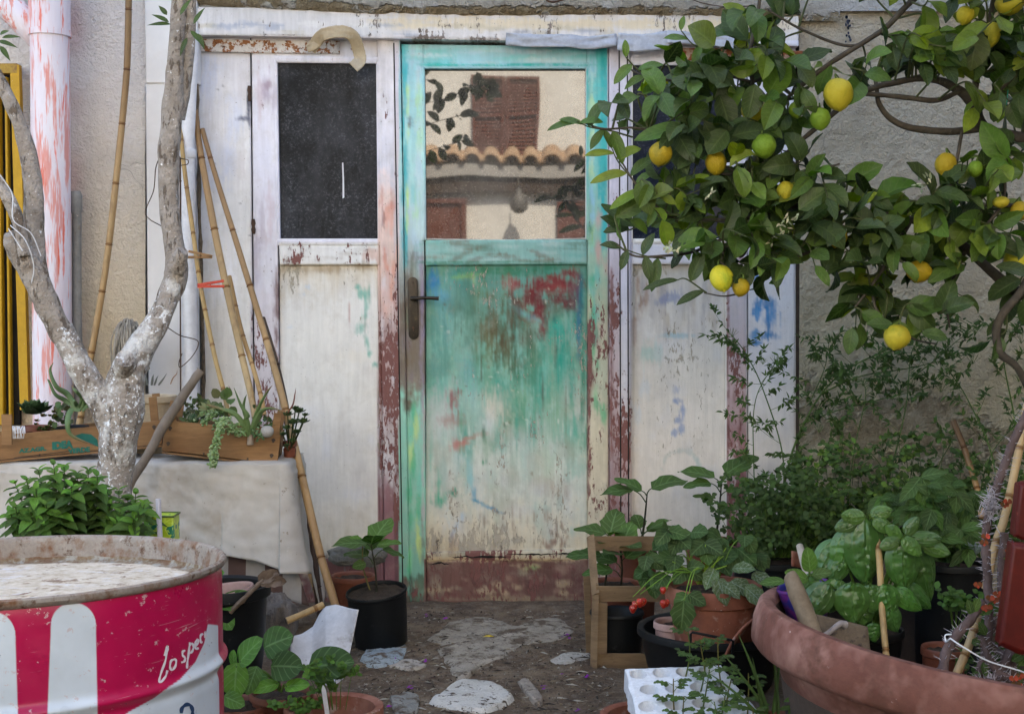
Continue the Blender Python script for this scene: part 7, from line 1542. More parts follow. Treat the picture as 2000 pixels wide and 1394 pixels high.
# ------------------------------------------------------------------ dark pot with green plant behind the planter
db, c_, h_ = gpot('potted_herb', 'tall black pot of light green toothed leaves between the basil and the thorn plant', 'potted plant', 1858, 1094, 1.76, 74, 60, M['black'], rim=(.018, .008), drop=.02)
ml = MB(); ms = MB()
for i in range(70):
    x = random.gauss(1822, 40); y = random.uniform(925, 1075); Y = random.uniform(1.62, 1.86); b = P(1840, 1094, 1.76); t_ = P(x, y, Y); tube(ms, catmull([b, b.lerp(t_, .6)+V((0, 0, .02)), t_], 4), [.002, .001], 4, (.7, .9, .5))
    for k in range(3): leaf(ml, t_, V((random.uniform(-1, 1), -.4, random.uniform(-1, .3))), V((0, -.8, .6)), random.uniform(.045, .075), random.uniform(.025, .036), 'mint', pick([(.03, .12, .02), (.04, .15, .028), (.055, .19, .04), (.02, .075, .016)]), 9, .5, .2, .03)
ms.build('stem', M['stem'], db); ml.build('foliage', LM['soft'], db)
fl_ = MB()
for i in range(14): a = i*.45; b = P(1905, 1082, 1.72); fleshy(fl_, [b, b+V((math.cos(a)*.012, -.01, .014)), b+V((math.cos(a)*.026, -.015, .022+.008*math.sin(a*3))), b+V((math.cos(a)*.032, -.02, .03))], .005, (.20, .27, .26), .6)
rosd = rosette(db, P(1858, 1078, 1.70), .022, 16, [(.04, .11, .04)], kd='round'); fl_.build('grey_succulent', SM, db); rosd.build('rosette', LM['succ'], db)
sp_, c_, h_ = gpot('potted_parsley', 'small brown pot of curly parsley deep inside the large planter', 'potted plant', 1845, 1262, 1.52, 46, 38, M['brownpot'], rim=(.02, .005))
ml = MB(); ms = MB()
for (x, y) in ((1850, 1160), (1872, 1168), (1856, 1178), (1895, 1182), (1912, 1172), (1880, 1190), (1898, 1225), (1905, 1240), (1920, 1212), (1885, 1290), (1910, 1300), (1924, 1190), (1868, 1172)): parsley(ml, ms, P(1865, 1262, 1.50), P(x, y, 1.42+random.uniform(-.03, .03)), .010, 6, [(.07, .22, .04), (.05, .17, .035)], .019)
ml.build('foliage', LM['fine'], sp_); ms.build('stem', M['stem'], sp_)
tube(mb_ := MB(), [P(1800, 1190, 1.5), P(1808, 1230, 1.5), P(1815, 1262, 1.5)], .002, 5, (.7, 1, .4), sm=3)
# ------------------------------------------------------------------ crown of thorns, canes and red tiles on the right edge
cr = thing('crown_of_thorns', 'thorny grey stemmed plant with tiny scarlet flowers at the right edge', 'thorn plant', V((P(1930, 1394, 1.2).x, 1.2, 0)))
ms = MB(); mt = MB(); ml = MB(); mf = MB(); YT = 1.24
def thorny(l, r, n, tl=.016, spread=1):
    c = catmull([P(x, y, Y) for x, y, Y in l], 9); tube(ms, c, [r*1.05, r], 12, bump=.25, bs=60)
    for i in range(n):
        k = random.uniform(0, len(c)-1.01); p = c[int(k)].lerp(c[int(k)+1], k % 1); tg = (c[int(k)+1]-c[int(k)]).normalized(); d = tg.cross(rnd()).normalized(); d = (d+tg*random.uniform(-.3, .5)).normalized(); L = tl*random.uniform(.6, 1.3)
        tube(mt, [p+d*r*.8, p+d*(r+L*.4), p+d*(r+L)], [.0011, .0007, .00015], 4, (1, 1, 1), cap=False)
thorny([(1853, 1420, 1.15), (1850, 1360, 1.15), (1842, 1310, 1.16), (1850, 1270, 1.17), (1868, 1240, 1.18), (1895, 1210, 1.2), (1920, 1175, 1.22)], m(9.5, 1.16), 90)
thorny([(1905, 1400, 1.22), (1910, 1330, 1.24), (1925, 1270, 1.24), (1932, 1200, 1.25), (1928, 1120, 1.26), (1926, 1060, 1.27), (1930, 1010, 1.28), (1945, 955, 1.28), (1965, 900, 1.28), (1985, 850, 1.28), (2020, 780, 1.3)], m(8.5, 1.24), 230)
thorny([(1960, 1400, 1.3), (1955, 1300, 1.32), (1962, 1220, 1.33), (1955, 1130, 1.34), (1962, 1040, 1.34)], m(8, 1.3), 120)
thorny([(1990, 1400, 1.24), (1975, 1290, 1.24), (1965, 1240, 1.25), (1935, 1210, 1.27)], m(8, 1.24), 70)
thorny([(1905, 1400, 1.2), (1935, 1340, 1.2), (1955, 1310, 1.22), (1975, 1270, 1.24)], m(10, 1.2), 60)
thorny([(1880, 1410, 1.26), (1900, 1350, 1.28), (1950, 1300, 1.3), (1990, 1210, 1.3), (1985, 1120, 1.3)], m(8, 1.28), 110)
thorny([(2010, 1400, 1.2), (1985, 1340, 1.2), (1940, 1300, 1.22), (1915, 1240, 1.24)], m(8, 1.2), 90)
thorny([(1975, 1400, 1.16), (1960, 1350, 1.17), (1930, 1330, 1.18), (1900, 1340, 1.18)], m(7, 1.2), 60)
for i in range(110):
    c = P(1935+random.gauss(0, 6), 990+random.gauss(0, 16), 1.26); d = (rnd()+V((-.2, -.5, .2))).normalized(); tube(mt, [c, c+d*.014, c+d*.026], [.0012, .0008, .0002], 4, (1.4, 1.4, 1.6), cap=False)
FC = [(.55, .012, .015), (.42, .008, .012), (.62, .03, .03)]
def flower(x, y, Y, r=.010):
    c = P(x, y, Y); mf = MB()
    for s in (-1, 1): leaf(mf, c, V((s*1.0, -.1, .25)), V((0, -1, .5)), r, r*1.15, 'round', pick(FC), 4, .3, .3)
    leaf(mf, c, V((.1, -.3, -.9)), V((0, -1, 0)), r*.7, r*.7, 'round', pick(FC), 3, .2, .2); mf.build('flower', LM['fine'], cr)
for q in ((1962, 986, 1.24), (1968, 980, 1.24), (1922, 1060, 1.24), (1925, 1048, 1.24), (1934, 1168, 1.19), (1942, 1172, 1.19), (1958, 1160, 1.19), (1948, 1160, 1.2), (1930, 1186, 1.19), (1925, 1188, 1.19), (1958, 1168, 1.2), (1980, 1325, 1.14), (1985, 1335, 1.14), (1976, 1340, 1.14), (1998, 1340, 1.14), (1990, 1350, 1.14), (1955, 1366, 1.14), (1960, 1375, 1.14), (1948, 1378, 1.14), (1992, 1320, 1.15), (1910, 1142, 1.2), (1972, 1076, 1.24), (1908, 1356, 1.18)): flower(*q)
for i in range(60): leaf(ml, P(random.uniform(1890, 2000), random.uniform(1230, 1394), random.uniform(1.22, 1.36)), rnd(), V((0, -1, .4)), random.uniform(.02, .036), .016, 'round', pick([(.04, .10, .03), (.03, .07, .02)]), 4, .2, .2)
for (x, y, dx, dz) in ((1898, 1200, -.3, 1), (1920, 1200, .6, .8), (1935, 1372, .1, -1), (1960, 1350, .8, .6), (1975, 1290, .7, .5), (1900, 1195, .4, 1), (1990, 1095, -.9, .2), (1985, 1140, .7, .4), (1970, 1250, .8, 0), (1926, 1240, -.4, .7), (1990, 1300, .6, .9), (1970, 1380, .9, -.1)): leaf(ml, P(x, y, 1.2), V((dx, -.2, dz)), V((0, -1, .3)), .034, .018, 'round', pick([(.06, .13, .03), (.12, .20, .05), (.04, .10, .03)]), 5, .2, .2)
ms.build('stems', gen('thorn_bark', (.075, .048, .045), (.15, .10, .095), 30, .8, (90, .6, .003)), cr); mt.build('thorns', gen('thorn_grey', (.34, .30, .32), (.50, .46, .50), 60, .6), cr); ml.build('leaves', LM['soft'], cr)
cane([(2006, 790, 1.42), (1990, 880, 1.40), (1962, 1010, 1.38), (1945, 1060, 1.36), (1925, 1150, 1.34)], m(8, 1.38), 'pale bamboo cane supporting the top of the thorn plant', .12, 'bamboo_stake', cols=((1.1, 1.1, 1.1),))
cane([(1910, 1200, 1.30), (1892, 1260, 1.28), (1862, 1330, 1.26), (1845, 1370, 1.25)], m(8.5, 1.28), 'short bamboo stake leaning behind the lowest thorny stem', .06, 'bamboo_stake')
cane([(1862, 822, 2.75), (1885, 880, 2.7), (1910, 960, 2.65), (1918, 1010, 2.6)], m(6, 2.7), 'broken dark tipped cane leaning by the stucco wall at the right', .13, 'broken_cane', cols=((.2, .16, .14), (.4, .32, .28), (.9, .8, .7), (1, .9, .8)))
mb = MB(); tube(mb, [P(1856, 1246, 1.14), P(1880, 1262, 1.12), (P(1930, 1290, 1.12)), P(2000, 1312, 1.12), P(2060, 1340, 1.12)], .0016, 6, sm=6); tube(mb, [P(1856, 1246, 1.14), P(1848, 1252, 1.16), P(1846, 1240, 1.17), P(1858, 1238, 1.16)], .0016, 6, sm=4)
tag(mb.build('white_string', M['white']), 'white string tying the lowest thorny stem to the right', 'string')
rt_ = gen('red_lacquer', (.075, .005, .004), (.115, .009, .006), 9, .45, (30, .2, .002), [(26, .66, (.30, .08, .06), .1), (60, .7, (.5, .4, .3), .04)])
for k, (pts, Y, lb) in enumerate((([(1978, 1060), (1990, 1062), (2060, 1066), (2060, 1290), (1990, 1275), (1953, 1258)], 1.10, 'lower dark red glazed panel at the right edge among the thorns'), ([(1992, 945), (2060, 930), (2060, 1058), (1996, 1054), (1982, 1046)], 1.16, 'upper dark red glazed panel at the right edge above the lower one'))):
    f = [P(x, y, Y) for x, y in pts]; n_ = len(f); c = sum(f, V())/n_; f2 = [c+(p-c)*.94+V((0, -.006, 0)) for p in f]; g_ = [p+V((0, .03, 0)) for p in f]
    mb = MB(); mb.add(f+f2+g_, [(i, (i+1) % n_, n_+(i+1) % n_, n_+i) for i in range(n_)]+[tuple(n_+i for i in range(n_))]+[(i, (i+1) % n_, 2*n_+(i+1) % n_, 2*n_+i) for i in range(n_)]); tag(mb.build('red_panel', rt_, smooth=True, bevel=.004), lb, 'panel')
# ------------------------------------------------------------------ polystyrene seed tray in a terracotta pot
tq, c_, h_ = gpot('flower_pot', 'orange terracotta pot under the polystyrene tray at the bottom centre right', 'pot', 1262, 1392, 1.62, 92, 76, M['terra'], rim=(.034, .012), drop=.06)
tray = thing('seed_tray', 'broken white polystyrene seed tray with round cells and tomato seedlings', 'seed tray', P(1350, 1394, 1.45))
# tray plane from four px corners
tA, tB, tC, tD = P(1220, 1303, 1.66), P(1408, 1296, 1.68), P(1530, 1450, 1.34), P(1262, 1470, 1.30)
zt = .20
def tp(u, v): return (tA.lerp(tB, u)).lerp(tD.lerp(tC, u), v)
nrm_ = (tB-tA).cross(tD-tA).normalized(); nrm_ = nrm_ if nrm_.z > 0 else -nrm_
holes = [];
for j in range(5):
    for i in range(4): holes.append(((i+.5+(.0 if j % 2 == 0 else .25))/4.3, (j+.45)/5.0))
NU, NVv = 150, 150; Lu = (tB-tA).length*1.1; Lv = (tD-tA).length; vs = []; hr = .0215
for i in range(NU):
    for j in range(NVv):
        u, v = i/(NU-1), j/(NVv-1); p = tp(u, v); d = min(math.hypot((u-a)*Lu, (v-b)*Lv) for a, b in holes); dep = .042*min(1, max(0, (hr-d)/.0035)) if d < hr else 0
        e = min(u, 1-u, v, 1-v); p = p-nrm_*dep+nrm_*(.0015*MN.noise(p*60))-nrm_*max(0, .004-e*.12); p += (tp(.5, .5)-p).normalized()*.006*MN.noise(p*30)*(e < .01); vs.append(p)
mb = MB(); mb.add(vs, gridfaces(NU, NVv)); 
edge_ = [(i, 0) for i in range(NU)]+[(NU-1, j) for j in range(1, NVv)]+[(i, NVv-1) for i in range(NU-2, -1, -1)]+[(0, j) for j in range(NVv-2, 0, -1)]
a_ = [vs[i*NVv+j] for i, j in edge_]; b_ = [p-nrm_*(.055+.008*MN.noise(p*40))+V((.003*MN.noise(p*90), 0, 0)) for p in a_]; k = len(a_); mb.add(a_+b_, [(i, (i+1) % k, k+(i+1) % k, k+i) for i in range(k)]); mb.build('tray', M['poly'], tray)
ms = MB(); ml = MB(); so_ = MB(); TC_ = [(.045, .12, .03), (.06, .15, .035), (.035, .09, .03), (.05, .07, .035)]
random.seed(5)
for idx, (u, v) in enumerate(holes):
    p = tp(u, v)-nrm_*.034
    if idx in (0, 1, 4, 5, 8, 12, 16): continue
    vs_ = [p+V((hr*.95*math.cos(a)*r, hr*.9*math.sin(a)*r, .003*MN.noise(V((a, r, idx)))+.004*(1-r))) for r in (1, .6, .2) for a in np.linspace(0, 5.98, 18)]
    so_.add(vs_, [(i*18+j, i*18+(j+1) % 18, (i+1)*18+(j+1) % 18, (i+1)*18+j) for i in range(2) for j in range(18)]+[tuple(36+j for j in range(18))])
    for q in range(1 if idx % 4 else 2):
        hh_ = random.uniform(.05, .125)*(1.15 if v < .6 else .8); t_ = p+V((random.uniform(-.02, .02), random.uniform(-.01, .02), hh_+.03)); c = catmull([p, p.lerp(t_, .5)+rnd(.006), t_], 6); tube(ms, c, [.0021, .0012], 6, (1.3, .75, .6) if idx % 2 else (.8, .8, .45))
        for w_ in range(5):
            k = int((.45+.13*w_)*(len(c)-1)); d = V((math.cos(w_*2.3+idx), math.sin(w_*2.3+idx)*.7-.2, .35)).normalized(); e_ = c[k]+d*.032; tube(ms, [c[k], c[k]+d*.016+V((0, 0, .003)), e_], [.0009, .0006], 4, (.8, 1, .5), cap=False)
            for f, s in ((.45, 1), (.45, -1), (.75, 1), (.75, -1), (1, 0)): b = c[k].lerp(e_, f); leaf(ml, b, d+V((-d.y, d.x, 0))*s*1.0+V((0, 0, -.1)), V((0, -.5, 1)), random.uniform(.014, .022), random.uniform(.009, .013), 'lobed', pick(TC_), 6, .6, .25, .05, m_=1)
ms.build('seedling_stems', M['stem'], tray); ml.build('seedling_leaves', LM['soft'], tray); so_.build('cell_soil', M['soil'], tray)
# strappy plant
spn, c_, h_ = gpot('spider_plant', 'strappy dark green grassy plant between the seed tray and the large planter', 'grass plant', 1520, 1400, 1.46, 50, 40, M['brownpot'])
ml = MB()
for (x, y, dx, dy, L, W, cu) in ((1500, 1395, -.30, 1, 170, 10, .5), (1520, 1400, -.08, 1, 190, 9, .3), (1540, 1395, .35, 1, 150, 10, .6), (1560, 1380, .2, 1, 110, 8, .4), (1530, 1370, .95, .45, 120, 9, .9), (1520, 1385, 1, .25, 150, 10, .7), (1500, 1395, -.6, 1, 150, 9, .5), (1480, 1395, -.8, .9, 130, 8, .7), (1555, 1390, .6, 1, 130, 8, .9), (1510, 1395, .1, 1, 130, 9, .4), (1490, 1400, -.15, 1, 120, 8, .4), (1575, 1395, .3, 1, 140, 8, .3), (1545, 1400, 1, .1, 140, 9, .6), (1500, 1398, -1, .5, 90, 8, .8)):
    leaf(ml, P(x, y, 1.40), V((dx, -.12, dy)), V((-.2*dx, -.8, .55)), m(L, 1.4), m(W, 1.4), 'strap', pick([(.028, .085, .02), (.04, .12, .028), (.05, .14, .03)]), 14, cu*.8, .5)
ml.build('leaves', leafmat('strap_leaf', .4, (.2, .3, .15), .3, .2, .0, .001), spn)
# ------------------------------------------------------------------ lemon tree
random.seed(21); LK = .50
lt = thing('lemon_tree', 'lemon tree with ripe yellow fruit spreading over the right half of the wall', 'lemon tree', V((P(2190, 1300, 2.2).x, 2.2, 0)))
BR_ = []
def limb(l, r, k=7):
    c = catmull([P(*q) for q in l], k); BR_.append(c); return c, [m(q, 2.2) for q in r]
tb_ = MB(); trk = MB()
c, r = limb([(2200, 1420, 2.2), (2190, 1150, 2.2), (2170, 900, 2.22), (2150, 700, 2.22), (2120, 480, 2.2), (2095, 340, 2.18)], [40, 36, 32, 28, 24, 20]); tube(trk, c, r, 20, bump=.12, bs=14); trk.build('trunk', M['lbark'], lt)
L_ = [([(2110, 400, 2.19), (2060, 305, 2.18), (2000, 272, 2.16), (1950, 263, 2.14), (1920, 248, 2.13), (1898, 200, 2.12), (1862, 170, 2.10), (1812, 153, 2.08), (1755, 160, 2.05), (1690, 178, 2.03), (1640, 212, 2.04), (1580, 262, 2.06), (1510, 318, 2.08), (1440, 340, 2.1), (1380, 335, 2.1)], [17, 15, 13, 12, 11, 10, 9, 7.5, 6, 5.5, 5, 4.5, 4, 3, 2]),
 ([(1876, 178, 2.10), (1830, 196, 2.06), (1780, 192, 2.04), (1735, 187, 2.03), (1690, 184, 2.03), (1650, 183, 2.03)], [5, 5, 5, 4.5, 4, 3]),
 ([(1918, 250, 2.13), (1860, 257, 2.1), (1790, 252, 2.08), (1745, 236, 2.06), (1718, 205, 2.05), (1712, 170, 2.05), (1705, 135, 2.05)], [8, 7, 6.5, 6, 5, 4, 3]),
 ([(1900, 205, 2.12), (1908, 150, 2.1), (1925, 80, 2.06), (1940, 0, 2.04), (1950, -100, 2.0)], [7, 6, 5, 4.5, 4]),
 ([(2130, 560, 2.2), (2070, 600, 2.16), (1985, 568, 2.12), (1935, 528, 2.10), (1888, 485, 2.10), (1845, 445, 2.1), (1780, 430, 2.1), (1700, 415, 2.1), (1640, 405, 2.1), (1560, 402, 2.1), (1480, 420, 2.1), (1400, 430, 2.1), (1320, 425, 2.1), (1255, 405, 2.06)], [13, 12, 11, 10, 9, 8, 7, 6, 5, 5, 4, 3.5, 3, 2]),
 ([(2040, 470, 2.1), (2000, 560, 2.05), (1960, 610, 2.04), (1946, 650, 2.04), (1955, 690, 2.05), (1985, 715, 2.06), (2010, 760, 2.1)], [7, 8, 8, 8, 8, 7, 7]),
 ([(2100, -60, 2.1), (1900, -80, 2.1), (1790, -5, 2.08), (1735, 50, 2.07), (1700, 75, 2.07), (1640, 112, 2.07), (1600, 140, 2.07), (1545, 185, 2.08), (1500, 232, 2.09), (1455, 280, 2.1)], [9, 8, 6, 5.5, 5, 5, 4.5, 4, 3, 2.5]),
 ([(1720, 60, 2.07), (1660, 90, 2.07), (1570, 60, 2.08), (1500, 20, 2.08)], [3, 3, 2.5, 2]),
 ([(1545, 185, 2.08), (1500, 150, 2.08), (1470, 160, 2.08), (1420, 150, 2.08), (1340, 160, 2.08), (1250, 145, 2.08), (1225, 128, 2.08)], [3.5, 3, 3, 2.5, 2.5, 2, 1.5]),
 ([(1470, 170, 2.08), (1466, 100, 2.07), (1480, 30, 2.06), (1490, -60, 2.04)], [4, 4, 3.5, 3]),
 ([(1440, 340, 2.1), (1360, 290, 2.08), (1290, 262, 2.05), (1240, 250, 2.02), (1180, 252, 1.99), (1140, 240, 1.98)], [3, 2.5, 2.5, 2, 2, 1.5]),
 ([(1320, 425, 2.08), (1270, 395, 2.04), (1235, 350, 2.02), (1205, 300, 2.01)], [2.5, 2, 1.8, 1.5]),
 ([(1480, 420, 2.1), (1440, 450, 2.08), (1360, 490, 2.06), (1290, 500, 2.04), (1240, 500, 2.03), (1205, 478, 2.02)], [4, 3.5, 3, 2.5, 2, 1.5]),
 ([(1480, 430, 2.1), (1450, 500, 2.05), (1420, 480, 2.02), (1408, 512, 2.0)], [3, 2.5, 2, 1.6]),
 ([(1408, 512, 2.0), (1460, 560, 2.02), (1420, 578, 2.0), (1375, 572, 2.0)], [1.8, 1.8, 1.5, 1.2]),
 ([(1640, 405, 2.1), (1620, 470, 2.06), (1560, 500, 2.05), (1500, 520, 2.05)], [4, 4, 3, 2]),
 ([(1780, 430, 2.1), (1740, 500, 2.06), (1700, 560, 2.04), (1670, 600, 2.03)], [4, 3.5, 3, 2]),
 ([(1700, 560, 2.04), (1720, 620, 2.03), (1780, 660, 2.03), (1830, 672, 2.03)], [2.5, 2.5, 2, 1.5]),
 ([(1888, 485, 2.1), (1860, 550, 2.08), (1850, 600, 2.06), (1855, 640, 2.05)], [4, 3, 2.5, 1.5]),
 ([(1880, 250, 2.1), (1865, 330, 2.05), (1845, 400, 2.03), (1840, 430, 2.02)], [3.5, 3, 2.5, 2]),
 ([(1930, 256, 2.12), (1960, 340, 2.08), (1955, 400, 2.05), (1900, 470, 2.04)], [4, 3.5, 3, 2.5]),
 ([(1900, 230, 2.1), (1960, 170, 2.06), (2010, 120, 2.04)], [4, 3, 2.5]),
 ([(1560, 402, 2.1), (1590, 340, 2.06), (1640, 320, 2.05)], [3, 2.5, 2]),
 ([(2095, 340, 2.18), (2040, 380, 2.1), (1990, 400, 2.05), (1900, 400, 2.04)], [5, 5, 4, 3])]
for l, r in L_:
    c, rr = limb(l, r); tube(tb_, c, rr, 12, bump=.14, bs=25)
tb_.build('branches', M['lbark'], lt)
ALL = [p for c in BR_ for p in c]
def near(t_):
    best = sorted(ALL, key=lambda p: (p-t_).length)[:4]; return pick(best)
ml = MB(); mt = MB()
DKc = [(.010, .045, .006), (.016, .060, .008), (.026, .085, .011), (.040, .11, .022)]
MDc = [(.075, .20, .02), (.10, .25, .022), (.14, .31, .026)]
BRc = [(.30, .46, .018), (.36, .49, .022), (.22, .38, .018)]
FRP = [(1637, 184, 31), (1602, 232, 21), (1470, 216, 22), (1290, 300, 24), (1398, 318, 22), (1492, 285, 24), (1409, 543, 27), (1447, 561, 17), (1847, 322, 16), (1752, 658, 20), (1936, 68, 14), (1985, 508, 16), (1795, 530, 14), (1535, 373, 12)]
AVOID += [(x, y, r, 2.05) for x, y, r in FRP]
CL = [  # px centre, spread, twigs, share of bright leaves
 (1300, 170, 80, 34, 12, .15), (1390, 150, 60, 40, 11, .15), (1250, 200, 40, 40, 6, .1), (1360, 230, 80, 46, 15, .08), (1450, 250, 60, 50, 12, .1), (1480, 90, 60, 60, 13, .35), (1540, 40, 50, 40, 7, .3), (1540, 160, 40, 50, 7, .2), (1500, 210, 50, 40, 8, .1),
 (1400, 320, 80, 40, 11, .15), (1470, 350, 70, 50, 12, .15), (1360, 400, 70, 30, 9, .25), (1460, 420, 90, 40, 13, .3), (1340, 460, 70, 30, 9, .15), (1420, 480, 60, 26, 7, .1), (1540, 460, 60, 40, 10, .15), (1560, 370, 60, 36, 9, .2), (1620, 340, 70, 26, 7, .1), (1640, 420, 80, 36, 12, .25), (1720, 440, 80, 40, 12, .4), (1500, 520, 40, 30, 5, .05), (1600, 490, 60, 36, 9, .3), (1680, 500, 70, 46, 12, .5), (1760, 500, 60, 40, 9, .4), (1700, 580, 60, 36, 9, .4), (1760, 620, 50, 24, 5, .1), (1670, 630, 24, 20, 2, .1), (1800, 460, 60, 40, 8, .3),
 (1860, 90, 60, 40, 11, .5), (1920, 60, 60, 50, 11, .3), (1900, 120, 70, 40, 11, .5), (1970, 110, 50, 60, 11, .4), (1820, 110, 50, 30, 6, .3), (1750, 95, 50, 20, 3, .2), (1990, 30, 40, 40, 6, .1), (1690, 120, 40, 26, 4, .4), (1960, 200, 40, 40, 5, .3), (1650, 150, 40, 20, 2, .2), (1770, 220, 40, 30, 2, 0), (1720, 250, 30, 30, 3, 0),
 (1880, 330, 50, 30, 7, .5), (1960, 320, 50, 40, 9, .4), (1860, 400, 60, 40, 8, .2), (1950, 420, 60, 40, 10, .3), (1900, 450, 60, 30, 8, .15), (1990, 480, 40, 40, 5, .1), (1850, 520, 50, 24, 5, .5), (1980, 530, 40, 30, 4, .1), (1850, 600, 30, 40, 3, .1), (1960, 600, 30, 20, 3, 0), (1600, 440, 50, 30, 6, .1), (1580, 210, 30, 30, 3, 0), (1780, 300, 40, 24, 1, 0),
 (1250, 460, 30, 20, 3, .1), (1270, 370, 40, 30, 3, .6), (1700, -60, 160, 40, 12, .3), (1900, -60, 120, 40, 12, .3), (1500, -50, 90, 40, 8, .3)]  # the clusters above the frame are added for shade
for (x, y, sx, sy, n, br) in CL:
    tips = []
    for i in range(int(n*.80+.5)):
        t_ = P(x+random.gauss(0, sx*.55), y+random.gauss(0, sy*.6), 2.02+random.uniform(-.13, .20))
        qx, qy = w2p(np.array(t_))
        if ((qx-1730)/170)**2+((qy-275)/62)**2 < 1 and random.random() < .9: continue
        if ((qx-1620)/80)**2+((qy-40)/50)**2 < 1: continue
        b = near(t_)
        if (t_-b).length > .34: b = t_+(b-t_).normalized()*.34
        if (t_-b).length < .07: t_ = b+(t_-b+rnd(.02)).normalized()*.09
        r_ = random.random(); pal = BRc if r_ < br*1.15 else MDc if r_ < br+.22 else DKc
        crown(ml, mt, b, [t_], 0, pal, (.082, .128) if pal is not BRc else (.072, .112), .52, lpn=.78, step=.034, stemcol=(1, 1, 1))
# the shoots that reach over the door
def shoot(l, leaves, cols, Ls=.07):
    c = catmull([P(*q) for q in l], 8); tube(mt, c, [.0026, .0014], 6)
    for (f, dx, dz, L, *w_) in leaves: 
        p = c[int(f*(len(c)-1))]; leaf(ml, p, V((dx, -.25, dz)), V((random.uniform(-.2, .2), -.8, .7)), m(L*1.15, 2.0), m(L*(w_[0] if w_ else .45), 2.0), 'lemon', pick(cols), 9, .5, .3, .04)
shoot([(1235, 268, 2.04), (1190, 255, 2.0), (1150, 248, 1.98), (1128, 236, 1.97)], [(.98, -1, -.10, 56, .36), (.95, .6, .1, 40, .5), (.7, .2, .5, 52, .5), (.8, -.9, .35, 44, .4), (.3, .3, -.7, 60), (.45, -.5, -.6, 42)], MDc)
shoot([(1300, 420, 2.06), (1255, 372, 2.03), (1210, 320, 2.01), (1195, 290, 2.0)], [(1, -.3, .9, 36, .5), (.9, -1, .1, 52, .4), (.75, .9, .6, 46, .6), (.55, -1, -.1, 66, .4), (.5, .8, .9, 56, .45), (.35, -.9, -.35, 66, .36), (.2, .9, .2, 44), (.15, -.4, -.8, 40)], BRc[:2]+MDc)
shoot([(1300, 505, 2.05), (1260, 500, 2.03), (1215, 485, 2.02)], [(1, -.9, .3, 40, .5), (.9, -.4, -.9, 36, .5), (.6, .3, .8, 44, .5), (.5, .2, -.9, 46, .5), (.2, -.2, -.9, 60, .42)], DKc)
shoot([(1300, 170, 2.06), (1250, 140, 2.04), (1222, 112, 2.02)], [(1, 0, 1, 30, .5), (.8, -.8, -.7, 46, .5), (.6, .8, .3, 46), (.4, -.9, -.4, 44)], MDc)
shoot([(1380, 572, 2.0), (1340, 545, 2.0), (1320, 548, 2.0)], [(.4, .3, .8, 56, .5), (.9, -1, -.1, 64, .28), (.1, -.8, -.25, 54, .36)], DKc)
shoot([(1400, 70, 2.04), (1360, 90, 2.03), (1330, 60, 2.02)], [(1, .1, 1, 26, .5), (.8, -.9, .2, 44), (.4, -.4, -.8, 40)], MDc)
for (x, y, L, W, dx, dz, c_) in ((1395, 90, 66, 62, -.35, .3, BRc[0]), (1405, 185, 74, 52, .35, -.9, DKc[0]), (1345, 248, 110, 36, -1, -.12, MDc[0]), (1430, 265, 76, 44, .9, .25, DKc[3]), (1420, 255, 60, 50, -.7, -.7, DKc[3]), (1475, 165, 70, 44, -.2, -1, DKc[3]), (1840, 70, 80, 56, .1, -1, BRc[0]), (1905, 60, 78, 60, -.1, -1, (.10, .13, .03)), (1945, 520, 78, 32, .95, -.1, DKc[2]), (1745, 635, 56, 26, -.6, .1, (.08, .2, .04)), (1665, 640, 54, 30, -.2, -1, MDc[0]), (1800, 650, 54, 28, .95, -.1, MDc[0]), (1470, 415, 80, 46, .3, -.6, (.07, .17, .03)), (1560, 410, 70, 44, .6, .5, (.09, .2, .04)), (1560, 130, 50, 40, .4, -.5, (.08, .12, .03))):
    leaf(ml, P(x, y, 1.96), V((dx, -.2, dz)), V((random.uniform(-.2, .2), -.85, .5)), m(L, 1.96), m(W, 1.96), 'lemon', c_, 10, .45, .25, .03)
AVOID.clear()
# unseen crown added over the yard, out of the picture, to shade the lower right
for bx_, by_ in ((1.2, 1.5), (.95, .8), (1.3, .2), (1.6, .9)):
    c = catmull([V((1.42, 2.19, 1.5)), V((1.38, 1.9, 1.85)), V(((1.38+bx_)/2, (1.9+by_)/2, 2.1)), V((bx_, by_, 2.25))], 8); tube(mt, c, [.022, .010], 10, bump=.1, bs=20)
    for i in range(96):
        t_ = V((bx_+random.gauss(0, .34), by_+random.gauss(0, .30), 2.22+random.gauss(0, .10)))
        if t_.x < .52 or t_.z < 1.98+max(0, (t_.y-1.0))*.22: continue
        crown(ml, mt, c[-1-random.randrange(9)], [t_], 0, DKc+MDc, (.08, .12), .5, lpn=.75, step=.034)
ml.build('foliage', LM['lemon'], lt); mt.build('twigs', gen('green_twig', (.055, .075, .025), (.10, .11, .045), 40, .7), lt)
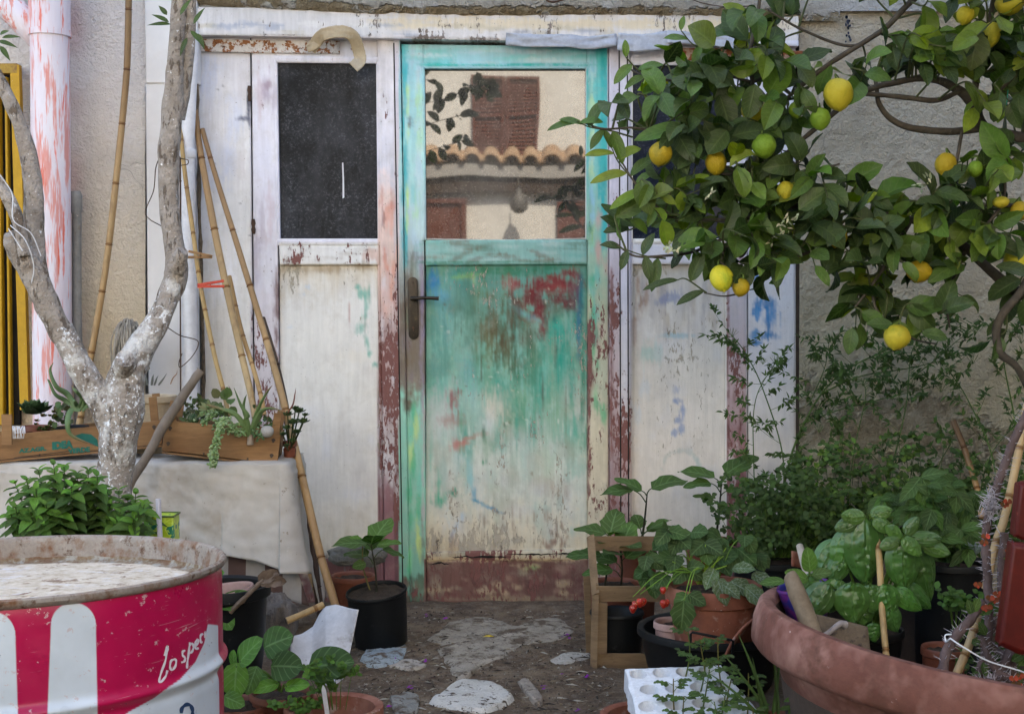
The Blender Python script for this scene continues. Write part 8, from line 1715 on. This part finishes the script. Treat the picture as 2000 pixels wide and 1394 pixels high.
# fruit
def fruitmat(name, a, b, c=None):
    t = NT(name); col = t.ramp(t.noise(9, 4, .6), [(.3, a), (.7, b)]); v = t.noise(300, 3, .6)
    if c: col = t.mix(t.ramp(t.noise(14, 4, .7, off=(5, 2, 7)), [(.5, 0.), (.68, 1.)]), col, c)
    t.set('Base Color', col); t.set('Roughness', .48); t.set('Specular IOR Level', .3); t.set('Subsurface Weight', .0); t.set('Subsurface Radius', (.02, .01, .004)); t.set('Normal', t.bump(v, .8, .003)); return t.m
FM = dict(y=fruitmat('ripe_lemon', (.46, .37, .025), (.54, .45, .04), (.30, .31, .03)), o=fruitmat('overripe_lemon', (.38, .26, .015), (.46, .33, .02), (.24, .20, .02)), g=fruitmat('green_lemon', (.13, .24, .02), (.20, .32, .03)), yg=fruitmat('turning_lemon', (.58, .52, .03), (.64, .57, .05), (.34, .42, .03)), d=fruitmat('shaded_lemon', (.46, .38, .03), (.52, .42, .04), (.28, .30, .03)))
FR = [(1637, 184, 29, 33, 'y', 'large ripe yellow lemon hanging at the fork'), (1602, 232, 20, 23, 'g', 'small round green lemon beside the large ripe one'), (1470, 216, 23, 24, 'y', None), (1290, 300, 23, 25, 'o', 'deep orange yellow lemon farthest left, before the dark window'), (1398, 318, 21, 25, 'o', None), (1492, 285, 24, 25, 'g', 'large green lemon in the middle of the leaves'), (1409, 543, 23, 28, 'yg', 'bright yellow green lemon hanging lowest over the right panel'), (1447, 561, 17, 19, 'o', 'small brownish lemon touching the bright lowest one'), (1535, 373, 18, 20, 'y', None), (1847, 322, 21, 25, 'o', None), (1752, 658, 26, 26, 'd', 'dull yellow lemon hanging low in front of the stucco'), (1972, 8, 28, 22, 'd', None), (1936, 68, 18, 26, 'y', None), (1795, 530, 26, 22, 'o', None), (1985, 508, 24, 24, 'yg', None), (1992, 412, 18, 20, 'o', None), (1635, 462, 20, 22, 'o', None), (1630, 450, 12, 16, 'y', None), (1955, 395, 16, 12, 'd', None), (1885, 30, 17, 19, 'y', None), (1555, 215, 15, 17, 'g', None), (1905, 330, 15, 17, 'g', None)]
for (x, y, rx, ry, k, lb) in FR:
    Y = 1.95 if lb else 2.0; c = P(x, y, Y); rr = m(rx, Y); rz = m(ry, Y); Mx = Matrix.Rotation(R(random.uniform(-18, 18)), 3, 'Y') @ Matrix.Rotation(R(random.uniform(-20, 20)), 3, 'X')
    mb = MB(); prof = [(0, -rz*1.06), (rr*.10, -rz*1.03), (rr*.20, -rz*.97), (rr*.45, -rz*.86), (rr*.8, -rz*.52), (rr*.985, -rz*.1), (rr*.97, rz*.25), (rr*.76, rz*.62), (rr*.42, rz*.86), (rr*.12, rz*.93), (0, rz*.92)]
    lathe(mb, prof, c, 28, Mx, smp=4, bump=rr*.05, bs=40); o = mb.build('lemon', FM[k], lt, label=lb)
    mb = MB(); top = c+Mx @ V((0, 0, rz*.92)); b = near(top); b = top+(b-top).normalized()*min(.07, (b-top).length); tube(mb, [top-V((0, 0, .003)), top+V((0, .004, .012)), b], [.003, .002, .002], 6, (.9, 1, .6), sm=4); mb.build('fruit_stalk', M['stem'], o)
# blossom
mb = MB()
for (x, y) in ((1495, 212), (1490, 205), (1310, 480), (1325, 488), (1303, 488), (1538, 430), (1530, 440), (1552, 428), (1530, 455), (1500, 470), (1812, 350), (1805, 362), (1800, 358), (1500, 232), (1390, 380)):
    for i in range(6): leaf(mb, P(x, y, 1.95)+rnd(.006), rnd()+V((0, -.3, 0)), V((0, -1, .5)), .016, .006, 'lance', (.62, .60, .46), 3, .5, .3, m_=1)
mb.build('blossom', LM['fine'], lt)
mb = MB(); tube(mb, [P(1969, 176, 2.02), P(1966, 205, 2.02)], .0016, 6); tag(mb.build('green_tie', gen('green_plastic', (.0, .25, .16), (.0, .3, .2), 10, .4)), 'short green plastic tie hanging from a twig at the top right', 'tie')
# ------------------------------------------------------------------ light, sky, camera
w = bpy.data.worlds.new('World'); S.world = w; w.use_nodes = True
nt = w.node_tree; bg = nt.nodes['Background']; sk = nt.nodes.new('ShaderNodeTexSky'); sk.sky_type = 'NISHITA'; sk.sun_disc = False
EL, AZ = R(50), R(18)     # broad soft light over the roofs, from the front and left
sk.sun_elevation = EL; sk.sun_rotation = AZ; sk.dust_density = 2.0; sk.ozone_density = 1.0
nt.links.new(sk.outputs[0], bg.inputs[0]); bg.inputs[1].default_value = .14
sd = bpy.data.lights.new('sun', 'SUN'); sd.energy = 3.4; sd.angle = R(.5); sd.color = (1, .965, .92)
so = bpy.data.objects.new('sun', sd); COL.objects.link(so)
dirv = V((math.sin(AZ)*math.cos(EL), math.cos(AZ)*math.cos(EL), math.sin(EL)))
so.rotation_euler = dirv.to_track_quat('Z', 'Y').to_euler(); so.location = (0, 0, 6)
cd = bpy.data.cameras.new('camera'); co = bpy.data.objects.new('camera', cd); COL.objects.link(co)
co.location = CAM; co.rotation_euler = (R(90)-PITCH, 0, 0); cd.sensor_width = 36; cd.lens = F/2000*36; cd.clip_end = 500; cd.clip_start = .01
S.camera = co
S.render.resolution_x = 1024; S.render.resolution_y = 713
S.view_settings.view_transform = 'Standard'; S.view_settings.look = 'None'; S.view_settings.exposure = 2.8; S.view_settings.use_white_balance = True; S.view_settings.white_balance_temperature = 7350; S.view_settings.gamma = 1
S.cycles.max_bounces = 7; S.cycles.diffuse_bounces = 4
S.cycles.use_denoising = True
